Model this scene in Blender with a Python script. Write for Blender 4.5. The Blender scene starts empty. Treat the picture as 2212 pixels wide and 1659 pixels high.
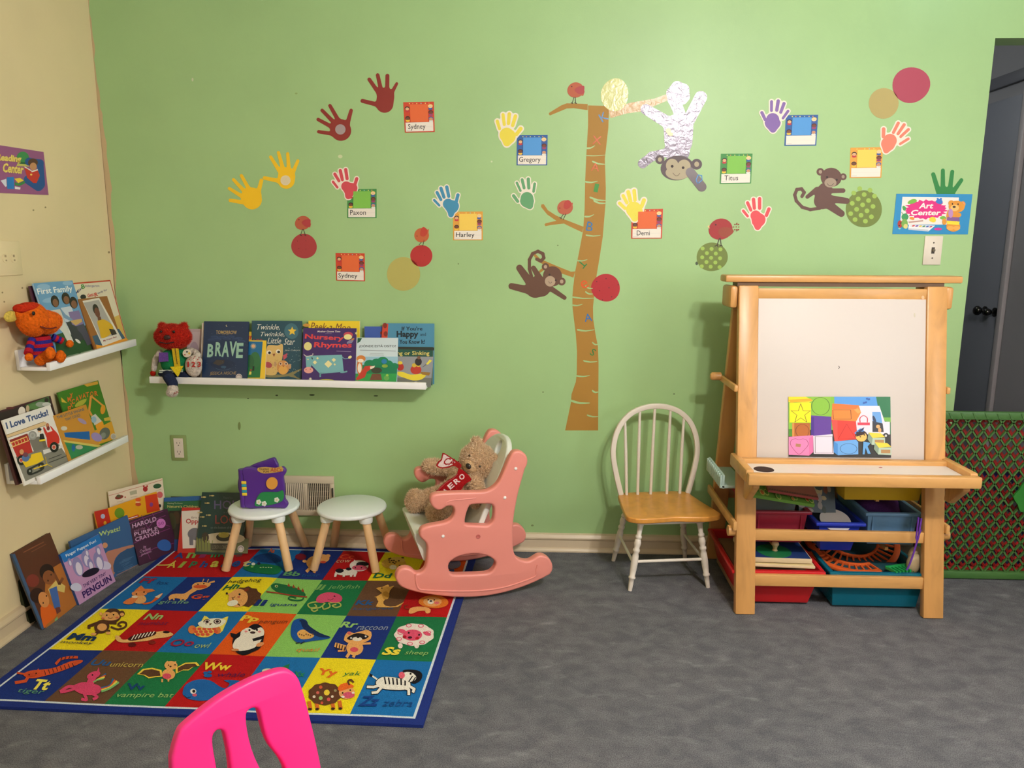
import bpy, bmesh, math, random
import numpy as np
from mathutils import Vector, Matrix
random.seed(7); rng = np.random.default_rng(7)
S = bpy.context.scene; COL = S.collection
# ------------------------------------------------------------------ camera, light, exposure
IW, IH, FPX = 2212, 1659, 1623.0
PIT, YAW, ROL = math.radians(10.45), math.radians(2.25), math.radians(0.2)
CAM = Vector((0, -3.1, 1.306))
FW = Vector((-math.sin(YAW)*math.cos(PIT), math.cos(YAW)*math.cos(PIT), -math.sin(PIT)))
_rt = Vector((math.cos(YAW), math.sin(YAW), 0)); _up = _rt.cross(FW)
RT = math.cos(ROL)*_rt + math.sin(ROL)*_up; UP = -math.sin(ROL)*_rt + math.cos(ROL)*_up
cd = bpy.data.cameras.new('camera'); cam = bpy.data.objects.new('camera', cd); COL.objects.link(cam)
cd.sensor_width = 36; cd.lens = FPX/IW*36; cd.clip_start = .05
m = Matrix((RT, UP, -FW)).transposed().to_4x4(); m.translation = CAM; cam.matrix_world = m
S.camera = cam
S.view_settings.view_transform = 'Standard'; S.view_settings.look = 'None'
S.view_settings.gamma = 1; S.view_settings.use_curve_mapping = False
S.view_settings.exposure = 0.0
wd = bpy.data.worlds.new('world'); S.world = wd; wd.use_nodes = True
wd.node_tree.nodes['Background'].inputs[0].default_value = (.6, .7, .8, 1)
wd.node_tree.nodes['Background'].inputs[1].default_value = .3
def lamp(name, loc, energy, col, r):
    l = bpy.data.lights.new(name, 'POINT'); l.energy = energy; l.color = col; l.shadow_soft_size = r
    o = bpy.data.objects.new(name, l); o.location = loc; COL.objects.link(o); return o
lamp('ceiling_bulb', (.80, -2.42, 2.28), 74, (1, .96, .945), .05)
lamp('ceiling_bulb', (1.08, -2.50, 2.28), 74, (1, .96, .945), .05)
lamp('cool_wall_fill', (1.62, -.42, 2.36), 1.1, (.42, .68, 1), .07)  # added fill without a fixture, for a bluish glow high on the green wall
lamp('passage_fill', (1.2, 1.0, 2.2), 10, (.9, .95, 1), .08)  # added fill that lifts the dark passage, no known lamp
al = bpy.data.lights.new('window_daylight', 'AREA'); al.shape = 'RECTANGLE'; al.size = 1.1; al.size_y = 1.2
al.energy = 32; al.color = (.82, .92, 1)
ao = bpy.data.objects.new('window_daylight', al); COL.objects.link(ao)
ao.location = (2.52, -2.6, 1.45); ao.rotation_euler = (0, math.radians(90), 0)
# ------------------------------------------------------------------ helpers
def ray(px, py): return FW + RT*((px-IW/2)/FPX) - UP*((py-IH/2)/FPX)
def onY(px, py, y=0.): d = ray(px, py); return CAM + d*((y-CAM.y)/d.y)
def onZ(px, py, z=0.): d = ray(px, py); return CAM + d*((z-CAM.z)/d.z)
def onX(px, py, x): d = ray(px, py); return CAM + d*((x-CAM.x)/d.x)
def onP(px, py, o, n): d = ray(px, py); return CAM + d*((Vector(o)-CAM).dot(n)/d.dot(n))
R_ = math.radians
def lin(c): c /= 255.; return c/12.92 if c <= .04045 else ((c+.055)/1.055)**2.4
_M = {}
def M(col, rough=.55, kind='', gain=1., metal=0.):
    """material of an sRGB colour; kind adds grain and relief"""
    key = (tuple(col), rough, kind, gain, metal)
    if key in _M: return _M[key]
    mt = bpy.data.materials.new('%s_%02x%02x%02x' % (kind or 'paint', *[int(c) for c in col])); mt.use_nodes = True
    nt = mt.node_tree; b = nt.nodes['Principled BSDF']
    c = [min(.92, lin(x)*gain) for x in col]
    b.inputs['Base Color'].default_value = (*c, 1); b.inputs['Roughness'].default_value = rough
    b.inputs['Metallic'].default_value = metal
    def noise(scale, det=3, vec=None, dist=0):
        n = nt.nodes.new('ShaderNodeTexNoise'); n.inputs['Scale'].default_value = scale; n.inputs['Detail'].default_value = det
        n.inputs['Distortion'].default_value = dist
        t = nt.nodes.new('ShaderNodeTexCoord')
        if vec:
            mp = nt.nodes.new('ShaderNodeMapping'); mp.inputs['Scale'].default_value = vec
            nt.links.new(t.outputs['Object'], mp.inputs[0]); nt.links.new(mp.outputs[0], n.inputs[0])
        else: nt.links.new(t.outputs['Object'], n.inputs[0])
        return n
    def ramp(n, stops):
        r = nt.nodes.new('ShaderNodeValToRGB'); nt.links.new(n.outputs[0], r.inputs[0])
        r.color_ramp.elements[0].position = stops[0][0]; r.color_ramp.elements[-1].position = stops[-1][0]
        for e, s in zip((r.color_ramp.elements[0], r.color_ramp.elements[-1]), (stops[0], stops[-1])): e.color = (*s[1], 1)
        for p, cc in stops[1:-1]: e = r.color_ramp.elements.new(p); e.color = (*cc, 1)
        return r
    def bump(n, st, dist=.002):
        bp = nt.nodes.new('ShaderNodeBump'); bp.inputs['Strength'].default_value = st; bp.inputs['Distance'].default_value = dist
        nt.links.new(n.outputs[0], bp.inputs['Height']); nt.links.new(bp.outputs[0], b.inputs['Normal'])
    def sc(k): return tuple(min(.95, x*k) for x in c)
    if kind == 'wood':
        n = noise(6, 4, (2.5, 2.5, .5), 1.2); r = ramp(n, [(.3, sc(.82)), (.5, sc(1)), (.75, sc(1.12))])
        nt.links.new(r.outputs[0], b.inputs['Base Color'])
    elif kind == 'woodx':
        n = noise(6, 4, (.5, 2.5, 2.5), 1.2); r = ramp(n, [(.3, sc(.82)), (.5, sc(1)), (.75, sc(1.12))])
        nt.links.new(r.outputs[0], b.inputs['Base Color'])
    elif kind == 'wall':
        n = noise(2.2, 5); r = ramp(n, [(.3, sc(.93)), (.55, sc(1)), (.8, sc(1.05))])
        nt.links.new(r.outputs[0], b.inputs['Base Color'])
        bump(noise(170, 3), .12, .0015)
    elif kind == 'fabric':
        n = noise(420, 2); r = ramp(n, [(.3, sc(.72)), (.7, sc(1.18))]); nt.links.new(r.outputs[0], b.inputs['Base Color'])
        bump(n, .5, .002); b.inputs['Specular IOR Level'].default_value = .15
    elif kind == 'plush':
        n = noise(110, 4); r = ramp(n, [(.3, sc(.7)), (.7, sc(1.15))]); nt.links.new(r.outputs[0], b.inputs['Base Color'])
        bump(n, .9, .006); b.inputs['Specular IOR Level'].default_value = .1
    elif kind == 'foil':
        n = noise(48, 3, None, .6); bump(n, .3, .005)
    elif kind == 'speck':
        n = noise(60, 4); r = ramp(n, [(.35, sc(.55)), (.65, sc(1.3))]); nt.links.new(r.outputs[0], b.inputs['Base Color'])
    elif kind == 'clear':
        b.inputs['Transmission Weight'].default_value = .75; b.inputs['IOR'].default_value = 1.2
    elif kind == 'faint':
        t = nt.nodes.new('ShaderNodeBsdfTransparent'); mx = nt.nodes.new('ShaderNodeMixShader'); mx.inputs[0].default_value = .55
        nt.links.new(t.outputs[0], mx.inputs[1]); nt.links.new(b.outputs[0], mx.inputs[2])
        nt.links.new(mx.outputs[0], nt.nodes['Material Output'].inputs[0])
    elif kind == 'tint':
        t = nt.nodes.new('ShaderNodeBsdfTransparent'); t.inputs[0].default_value = (*[x**.35 for x in c], 1)
        mx = nt.nodes.new('ShaderNodeMixShader'); mx.inputs[0].default_value = .62
        nt.links.new(t.outputs[0], mx.inputs[1]); nt.links.new(b.outputs[0], mx.inputs[2])
        nt.links.new(mx.outputs[0], nt.nodes['Material Output'].inputs[0])
    _M[key] = mt; return mt
def tag(o, label=None, cat=None, group=None, kind=None):
    if label: o['label'] = label
    if cat: o['category'] = cat
    if group: o['group'] = group
    if kind: o['kind'] = kind
    return o
def empty(name, loc, rz=0., mat=None):
    o = bpy.data.objects.new(name, None); COL.objects.link(o); o.empty_display_size = .05
    if mat is not None: o.matrix_basis = mat
    else: o.location = loc; o.rotation_euler = (0, 0, rz)
    return o
def link(name, me, parent=None, mats=()):
    o = bpy.data.objects.new(name, me); COL.objects.link(o)
    for x in mats: me.materials.append(x)
    if parent: o.parent = parent
    return o
class MB:
    """collects shapes into one mesh"""
    def __init__(s): s.v = []; s.f = []; s.mi = []; s.mats = []; s.cur = 0
    def mat(s, mt):
        if mt not in s.mats: s.mats.append(mt)
        s.cur = s.mats.index(mt); return s
    def add(s, vs, fs):
        b = len(s.v); s.v += [tuple(v) for v in vs]
        for f in fs: s.f.append(tuple(i+b for i in f)); s.mi.append(s.cur)
        return s
    def box(s, x0, x1, y0, y1, z0, z1, mtx=None):
        vs = [Vector((x, y, z)) for x in (x0, x1) for y in (y0, y1) for z in (z0, z1)]
        if mtx: vs = [mtx @ v for v in vs]
        return s.add(vs, [(0, 1, 3, 2), (4, 6, 7, 5), (0, 4, 5, 1), (2, 3, 7, 6), (0, 2, 6, 4), (1, 5, 7, 3)])
    def bar(s, a, b, w, d, up=(0, 0, 1)):
        """rectangular bar from a to b, w along side, d along the third axis"""
        a = Vector(a); b = Vector(b); z = (b-a).normalized(); x = Vector(up).cross(z)
        if x.length < 1e-4: x = Vector((1, 0, 0)).cross(z)
        x.normalize(); y = z.cross(x); vs = []
        for p in (a, b):
            for sx, sy in ((-1, -1), (1, -1), (1, 1), (-1, 1)): vs.append(p + x*(w/2*sx) + y*(d/2*sy))
        return s.add(vs, [(3, 2, 1, 0), (4, 5, 6, 7)] + [(i, (i+1) % 4, (i+1) % 4+4, i+4) for i in range(4)])
    def tube(s, pts, rads, seg=12, caps=True):
        pts = [Vector(p) for p in pts]; n = len(pts)
        if not hasattr(rads, '__len__'): rads = [rads]*n
        rings = []; ref = None
        for i, p in enumerate(pts):
            t = (pts[min(i+1, n-1)]-pts[max(i-1, 0)]).normalized()
            if ref is None: ref = Vector((0, 0, 1)) if abs(t.z) < .9 else Vector((1, 0, 0))
            x = (ref - t*ref.dot(t)).normalized(); ref = x; y = t.cross(x)
            rings.append([p + (x*math.cos(a) + y*math.sin(a))*rads[i] for a in [2*math.pi*k/seg for k in range(seg)]])
        vs = [v for r in rings for v in r]; fs = []
        for i in range(n-1):
            for k in range(seg): fs.append((i*seg+k, i*seg+(k+1) % seg, (i+1)*seg+(k+1) % seg, (i+1)*seg+k))
        if caps: fs += [tuple(range(seg-1, -1, -1)), tuple((n-1)*seg+k for k in range(seg))]
        return s.add(vs, fs)
    def lathe(s, prof, mtx=None, seg=24):
        """profile of (radius, height) about z"""
        vs = []; fs = []; n = len(prof)
        for r, z in prof:
            for k in range(seg):
                a = 2*math.pi*k/seg; v = Vector((r*math.cos(a), r*math.sin(a), z)); vs.append(mtx @ v if mtx else v)
        for i in range(n-1):
            for k in range(seg): fs.append((i*seg+k, i*seg+(k+1) % seg, (i+1)*seg+(k+1) % seg, (i+1)*seg+k))
        fs += [tuple(range(seg-1, -1, -1)), tuple((n-1)*seg+k for k in range(seg))]
        return s.add(vs, fs)
    def ball(s, c, r, mtx=None, su=16, sv=10):
        if not hasattr(r, '__len__'): r = (r, r, r)
        vs = []; fs = []; c = Vector(c)
        for i in range(sv+1):
            th = math.pi*i/sv
            for k in range(su):
                a = 2*math.pi*k/su
                v = Vector((r[0]*math.sin(th)*math.cos(a), r[1]*math.sin(th)*math.sin(a), r[2]*math.cos(th)))
                if mtx: v = mtx @ v
                vs.append(c+v)
        for i in range(sv):
            for k in range(su):
                q = (i*su+k, (i+1)*su+k, (i+1)*su+(k+1) % su, i*su+(k+1) % su); fs.append(q)
        return s.add(vs, fs)
    def prism(s, pts, fn, d0, d1):
        """outline pts (a,b) -> fn(a,b,d); front at d1"""
        n = len(pts); vs = [fn(a, b, d1) for a, b in pts] + [fn(a, b, d0) for a, b in pts]
        return s.add(vs, [tuple(range(n)), tuple(range(2*n-1, n-1, -1))] + [(i, i+n, (i+1) % n+n, (i+1) % n) for i in range(n)])
    def build(s, name, mt=None, parent=None, bev=0, smooth=40, seg=2, mtx=None):
        me = bpy.data.meshes.new(name)
        vs = [mtx @ Vector(v) for v in s.v] if mtx else s.v
        me.from_pydata(vs, [], s.f)
        mats = s.mats or [mt]
        for x in mats: me.materials.append(x)
        if len(s.mats) > 1: me.polygons.foreach_set('material_index', s.mi)
        bm = bmesh.new(); bm.from_mesh(me)
        bmesh.ops.remove_doubles(bm, verts=bm.verts, dist=1e-6) if s.v and len(s.v) < 20000 and bev == 0 and smooth > 50 else None
        bmesh.ops.recalc_face_normals(bm, faces=bm.faces)
        if bev:
            es = [e for e in bm.edges if len(e.link_faces) == 2 and e.calc_face_angle(0) > .5]
            bmesh.ops.bevel(bm, geom=es, offset=bev, segments=seg, profile=.5, affect='EDGES', clamp_overlap=True)
        bm.to_mesh(me); bm.free()
        if smooth:
            me.polygons.foreach_set('use_smooth', [True]*len(me.polygons)); me.set_sharp_from_angle(angle=R_(smooth))
        me.update()
        o = bpy.data.objects.new(name, me); COL.objects.link(o)
        if parent: o.parent = parent
        return o
# ---- two-dimensional shapes
def rotpts(pts, ang, c=(0, 0)):
    ca, sa = math.cos(ang), math.sin(ang)
    return [(c[0]+(x-c[0])*ca-(y-c[1])*sa, c[1]+(x-c[0])*sa+(y-c[1])*ca) for x, y in pts]
def ell(cx, cy, rx, ry=None, rot=0, n=28, wob=0., seed=1):
    ry = rx if ry is None else ry; rd = random.Random(seed); ph = [rd.uniform(0, 6.28) for _ in range(3)]
    out = []
    for k in range(n):
        a = 2*math.pi*k/n; w = 1+wob*(math.sin(2*a+ph[0])+.6*math.sin(3*a+ph[1]))
        out.append((cx+rx*w*math.cos(a), cy+ry*w*math.sin(a)))
    return rotpts(out, R_(rot), (cx, cy)) if rot else out
def star(cx, cy, r, r2=.42, n=5, rot=-90):
    return [(cx+(r if k % 2 == 0 else r*r2)*math.cos(R_(rot+180*k/n)), cy+(r if k % 2 == 0 else r*r2)*math.sin(R_(rot+180*k/n))) for k in range(2*n)]
def stroke(pts, w, closed=False):
    """list of quads of a thick polyline with round joints"""
    out = []
    n = len(pts)
    for i in range(n if closed else n-1):
        (x0, y0), (x1, y1) = pts[i], pts[(i+1) % n]; d = math.hypot(x1-x0, y1-y0) or 1e-6
        nx, ny = -(y1-y0)/d*w/2, (x1-x0)/d*w/2; ex, ey = (x1-x0)/d*w*.25, (y1-y0)/d*w*.25
        out.append([(x0+nx-ex, y0+ny-ey), (x1+nx+ex, y1+ny+ey), (x1-nx+ex, y1-ny+ey), (x0-nx-ex, y0-ny-ey)])
    return out
def smoothp(pts, closed=True, k=3):
    """Catmull-Rom through points"""
    n = len(pts); out = []
    for i in range(n if closed else n-1):
        p = [pts[(i+j) % n] if closed else pts[min(max(i+j, 0), n-1)] for j in (-1, 0, 1, 2)]
        for q in range(k):
            t = q/k
            out.append(tuple(.5*(2*p[1][c]+(p[2][c]-p[0][c])*t+(2*p[0][c]-5*p[1][c]+4*p[2][c]-p[3][c])*t*t+(3*p[1][c]-p[0][c]-3*p[2][c]+p[3][c])*t**3) for c in (0, 1)))
    if not closed: out.append(tuple(pts[-1]))
    return out
def sdf(caps, k=0., off=0., n=90):
    """outline of a union of tapered capsules (x0,y0,r0,x1,y1,r1), smoothed by k, grown by off"""
    caps = [c if len(c) == 6 else (c[0], c[1], c[2], c[0]+.001, c[1], c[2]) for c in caps]
    A = np.array(caps, float); mar = k+off+A[:, [2, 5]].max()*1.3+2
    x0, x1 = min(A[:, 0].min(), A[:, 3].min())-mar, max(A[:, 0].max(), A[:, 3].max())+mar
    y0, y1 = min(A[:, 1].min(), A[:, 4].min())-mar, max(A[:, 1].max(), A[:, 4].max())+mar
    h = max(x1-x0, y1-y0)/n; nx = int((x1-x0)/h)+2; ny = int((y1-y0)/h)+2
    X, Y = np.meshgrid(x0+h*np.arange(nx), y0+h*np.arange(ny), indexing='ij'); D = None
    for ax, ay, ar, bx, by, br in caps:
        dx, dy = bx-ax, by-ay; t = np.clip(((X-ax)*dx+(Y-ay)*dy)/(dx*dx+dy*dy), 0, 1)
        d = np.hypot(X-ax-t*dx, Y-ay-t*dy)-(ar+(br-ar)*t)
        if D is None: D = d
        elif k > 0:
            hh = np.clip(.5+.5*(D-d)/k, 0, 1); D = D*(1-hh)+d*hh-k*hh*(1-hh)
        else: D = np.minimum(D, d)
    D = D-off; segs = {}
    def ip(i, j, a, b):
        if i == 0: pass
    def edge(i, j, horiz):
        d0 = D[i, j]; d1 = D[i+1, j] if horiz else D[i, j+1]; t = d0/(d0-d1)
        return (x0+h*(i+(t if horiz else 0)), y0+h*(j+(0 if horiz else t)))
    nxt = {}; pos = {}
    for i in range(nx-1):
        for j in range(ny-1):
            c = (D[i, j] < 0)*1+(D[i+1, j] < 0)*2+(D[i+1, j+1] < 0)*4+(D[i, j+1] < 0)*8
            if c in (0, 15): continue
            e = {'b': (i, j, 1), 'r': (i+1, j, 0), 't': (i, j+1, 1), 'l': (i, j, 0)}
            tab = {1: 'lb', 2: 'br', 3: 'lr', 4: 'rt', 6: 'bt', 7: 'lt', 8: 'tl', 9: 'tb', 11: 'tr', 12: 'rl', 13: 'rb', 14: 'bl', 5: 'lb', 10: 'br'}
            a, b = e[tab[c][0]], e[tab[c][1]]; nxt[a] = b
            for q in (a, b):
                if q not in pos: pos[q] = edge(*q)
    loops = []; seen = set()
    for st in list(nxt):
        if st in seen: continue
        lp = []; q = st
        while q in nxt and q not in seen: seen.add(q); lp.append(pos[q]); q = nxt[q]
        if len(lp) > 6: loops.append(lp)
    lp = max(loops, key=len)
    out = []   # thin out near-collinear points
    for i in range(len(lp)):
        a = lp[i-1] if not out else out[-1]; b = lp[i]
        if math.hypot(a[0]-b[0], a[1]-b[1]) > h*.9: out.append(b)
    return out
_T = {}
def glyphs(txt, shear=0., bold=0.):
    key = (txt, shear, bold)
    if key not in _T:
        c = bpy.data.curves.new('t', 'FONT'); c.body = txt; c.shear = shear; c.offset = bold; c.resolution_u = 2; c.fill_mode = 'FRONT'
        o = bpy.data.objects.new('t', c); me = bpy.data.meshes.new_from_object(o)
        v = [(a.co.x, a.co.y) for a in me.vertices]; f = [tuple(p.vertices) for p in me.polygons]
        bpy.data.objects.remove(o); bpy.data.curves.remove(c); bpy.data.meshes.remove(me)
        xs = [a[0] for a in v] or [0, 1]; ys = [a[1] for a in v] or [0, 1]; x0, x1, y0, y1 = min(xs), max(xs), min(ys), max(ys)
        _T[key] = ([((a-x0)/((x1-x0) or 1), (b-y0)/((y1-y0) or 1)) for a, b in v], f, (x1-x0)/((y1-y0) or 1))
    return _T[key]
class Cv:
    """print on a plane: shapes are given in the frame set by crop(), cast on the plane and kept as plane coordinates"""
    def __init__(s, O, ax, ay, n=None):
        s.O = Vector(O); s.ax = Vector(ax).normalized(); s.ay = Vector(ay).normalized(); s.n = Vector(n) if n else s.ax.cross(s.ay)
        s.mb = MB(); s.k = 0; s.dz = 4e-5; s.gain = 1.; s.kind = ''; s.rough = .5; s.uv = None; s.crop(0, 0, 1); s.zf = None
    def crop(s, ox, oy, sc): s.c = (ox, oy, sc); s.uv = None; return s
    def frame(s, q):
        """local 0..100 frame inside the quad TL,TR,BR,BL (current crop coordinates)"""
        s.uv = [s.pt(*p) for p in q]; return s
    def pt(s, x, y):
        if s.uv:
            (a, b, c, d) = s.uv; u, v = x/100, y/100
            return tuple((a[i]*(1-u)+b[i]*u)*(1-v)+(d[i]*(1-u)+c[i]*u)*v for i in (0, 1))
        w = onP(s.c[0]+x/s.c[2], s.c[1]+y/s.c[2], s.O, s.n)-s.O
        return (w.dot(s.ax), w.dot(s.ay))
    def W(s, a, b, d=0.): return s.O + s.ax*a + s.ay*b + s.n*d
    def _put(s, pts2, faces, col):
        s.k += 1; s.mb.mat(M(col, s.rough, s.kind, s.gain) if not isinstance(col, bpy.types.Material) else col)
        z = s.zf or (lambda a, b: 0)
        s.mb.add([s.W(a, b, s.off+s.k*s.dz+z(a, b)) for a, b in pts2], faces)
    off = 0.
    def poly(s, pts, col): p = [s.pt(*q) for q in pts]; s._put(p, [tuple(range(len(p)))], col); return s
    def rect(s, x0, y0, x1, y1, col): return s.poly([(x0, y0), (x1, y0), (x1, y1), (x0, y1)], col)
    def ell(s, cx, cy, rx, ry, col, rot=0, n=20, wob=0.): return s.poly(ell(cx, cy, rx, ry, rot, n, wob), col)
    def line(s, pts, w, col, closed=False):
        s.k += 1; k = s.k
        for q in stroke(pts, w, closed): s.k = k-1; s.poly(q, col)
        return s
    def blob(s, caps, col, k=0., off=0., n=60): return s.poly(sdf(caps, k, off, n), col)
    def text(s, txt, bl, br, tl, col, shear=0., bold=0.):
        """text fitted to the parallelogram bottom-left, bottom-right, top-left"""
        v, f, _ = glyphs(txt, shear, bold)
        if not v: return s
        a, b, c = s.pt(*bl), s.pt(*br), s.pt(*tl)
        s._put([(a[0]+(b[0]-a[0])*x+(c[0]-a[0])*y, a[1]+(b[1]-a[1])*x+(c[1]-a[1])*y) for x, y in v], f, col); return s
    def tb(s, txt, x0, y0, x1, y1, col, shear=0., bold=0.): return s.text(txt, (x0, y1), (x1, y1), (x0, y0), col, shear, bold)
    def base(s, pts, th, col):
        """extruded sheet below the print"""
        s.mb.mat(M(col, s.rough, s.kind, s.gain) if not isinstance(col, bpy.types.Material) else col)
        p = [s.pt(*q) for q in pts]; s.mb.prism(p, lambda a, b, d: s.W(a, b, d), .0002, th); s.off = max(s.off, th); return s
    def build(s, name, parent=None, origin=None, rel=None):
        inv = None
        if parent is not None: inv = parent.matrix_basis.inverted()
        elif origin is not None: inv = Matrix.Translation(origin).inverted()
        me = bpy.data.meshes.new(name); me.from_pydata([inv @ Vector(v) for v in s.mb.v] if inv else s.mb.v, [], s.mb.f)
        for x in s.mb.mats: me.materials.append(x)
        me.polygons.foreach_set('material_index', s.mb.mi)
        bm = bmesh.new(); bm.from_mesh(me)       # every printed face looks towards the viewer
        nn = s.n if parent is None else (inv.to_3x3() @ s.n)
        for f in bm.faces:
            f.normal_update()
        bmesh.ops.triangulate(bm, faces=[f for f in bm.faces if len(f.verts) > 4])
        bmesh.ops.reverse_faces(bm, faces=[f for f in bm.faces if f.normal.dot(nn) < -.5 and all((v.co-f.verts[0].co).length < 9 for v in f.verts)]) if s.off == 0 else None
        bm.to_mesh(me); bm.free()
        o = bpy.data.objects.new(name, me); COL.objects.link(o)
        if parent is not None: o.parent = parent
        elif origin is not None: o.location = origin
        return o
def solid2(splines, ext, bev, fn, name, mt, parent=None, res=4, smooth=50):
    """filled outline with holes, thickness and rounded rim; fn maps (a,b,d) to local space"""
    c = bpy.data.curves.new('c', 'CURVE'); c.dimensions = '2D'; c.fill_mode = 'BOTH'; c.extrude = max(ext-bev, 1e-4); c.bevel_depth = bev; c.bevel_resolution = res
    c.offset = -bev
    for pts in splines:
        sp = c.splines.new('POLY'); sp.points.add(len(pts)-1); sp.use_cyclic_u = True
        for q, p in zip(sp.points, pts): q.co = (p[0], p[1], 0, 1)
    o = bpy.data.objects.new('c', c); me = bpy.data.meshes.new_from_object(o)
    bpy.data.objects.remove(o); bpy.data.curves.remove(c)
    me.name = name; me.materials.clear(); me.materials.append(mt)
    for v in me.vertices: v.co = fn(*v.co)
    bm = bmesh.new(); bm.from_mesh(me); bmesh.ops.remove_doubles(bm, verts=bm.verts, dist=1e-5); bmesh.ops.recalc_face_normals(bm, faces=bm.faces); bm.to_mesh(me); bm.free()
    me.polygons.foreach_set('use_smooth', [True]*len(me.polygons)); me.set_sharp_from_angle(angle=R_(smooth))
    ob = bpy.data.objects.new(name, me); COL.objects.link(ob)
    if parent: ob.parent = parent
    return ob
def plush(name, balls, vox, mt, parent=None, it=6):
    """soft toy body: ellipsoids melted into one skin; balls = (centre, radii, matrix or None) or ('tube', pts, rads)"""
    mb = MB()
    for b in balls:
        if b[0] == 'tube': mb.tube(b[1], b[2], 16); mb.ball(b[1][0], b[2][0]); mb.ball(b[1][-1], b[2][-1])
        else: mb.ball(b[0], b[1], b[2] if len(b) > 2 else None, 24, 16)
    me = bpy.data.meshes.new(name); me.from_pydata(mb.v, [], mb.f)
    bm = bmesh.new(); bm.from_mesh(me); bmesh.ops.remove_doubles(bm, verts=bm.verts, dist=1e-6); bmesh.ops.recalc_face_normals(bm, faces=bm.faces); bm.to_mesh(me); bm.free()
    o = bpy.data.objects.new(name, me); COL.objects.link(o)
    md = o.modifiers.new('r', 'REMESH'); md.mode = 'VOXEL'; md.voxel_size = vox; md.use_smooth_shade = True
    ms = o.modifiers.new('s', 'SMOOTH'); ms.iterations = it; ms.factor = .5
    dg = bpy.context.evaluated_depsgraph_get(); me2 = bpy.data.meshes.new_from_object(o.evaluated_get(dg))
    o.modifiers.clear(); o.data = me2; me2.materials.clear(); me2.materials.append(mt); me2.name = name
    if parent: o.parent = parent
    return o
def fur(src, n, length, width, cols, name='fur', curl=.6, keep=None):
    """short pile growing from a soft toy's skin, as one mesh"""
    me = src.data; me.calc_loop_triangles(); nt = len(me.loop_triangles)
    tv = np.empty(nt*3, np.int32); me.loop_triangles.foreach_get('vertices', tv); tv = tv.reshape(-1, 3)
    co = np.empty(len(me.vertices)*3, np.float32); me.vertices.foreach_get('co', co); co = co.reshape(-1, 3)
    a, b, c = co[tv[:, 0]], co[tv[:, 1]], co[tv[:, 2]]; nr = np.cross(b-a, c-a); ar = np.linalg.norm(nr, axis=1); nr /= np.maximum(ar, 1e-12)[:, None]
    ix = rng.choice(nt, n, p=ar/ar.sum()); u = rng.random((n, 2)); fl = u.sum(1) > 1; u[fl] = 1-u[fl]
    p = a[ix]+(b-a)[ix]*u[:, :1]+(c-a)[ix]*u[:, 1:]; nn = nr[ix]
    if keep is not None: kk = np.array([keep(q) for q in p]); p, nn = p[kk], nn[kk]; n = len(p)
    rv = rng.normal(size=(n, 3)); d = nn+curl*rv/np.linalg.norm(rv, axis=1)[:, None]; d /= np.linalg.norm(d, axis=1)[:, None]
    sd = np.cross(d, rng.normal(size=(n, 3))); sd /= np.linalg.norm(sd, axis=1)[:, None]
    L = length*(.6+.8*rng.random((n, 1))); V = np.stack([p-sd*width/2-nn*.0005, p+sd*width/2-nn*.0005, p+d*L], 1).reshape(-1, 3)
    m2 = bpy.data.meshes.new(name); m2.from_pydata(V.tolist(), [], np.arange(3*n).reshape(-1, 3).tolist())
    for cc in cols: m2.materials.append(M(cc, .9, ''))
    m2.polygons.foreach_set('material_index', rng.integers(0, len(cols), n).tolist())
    o = bpy.data.objects.new(name, m2); COL.objects.link(o); o.parent = src; o['kind'] = 'stuff'; return o
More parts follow.
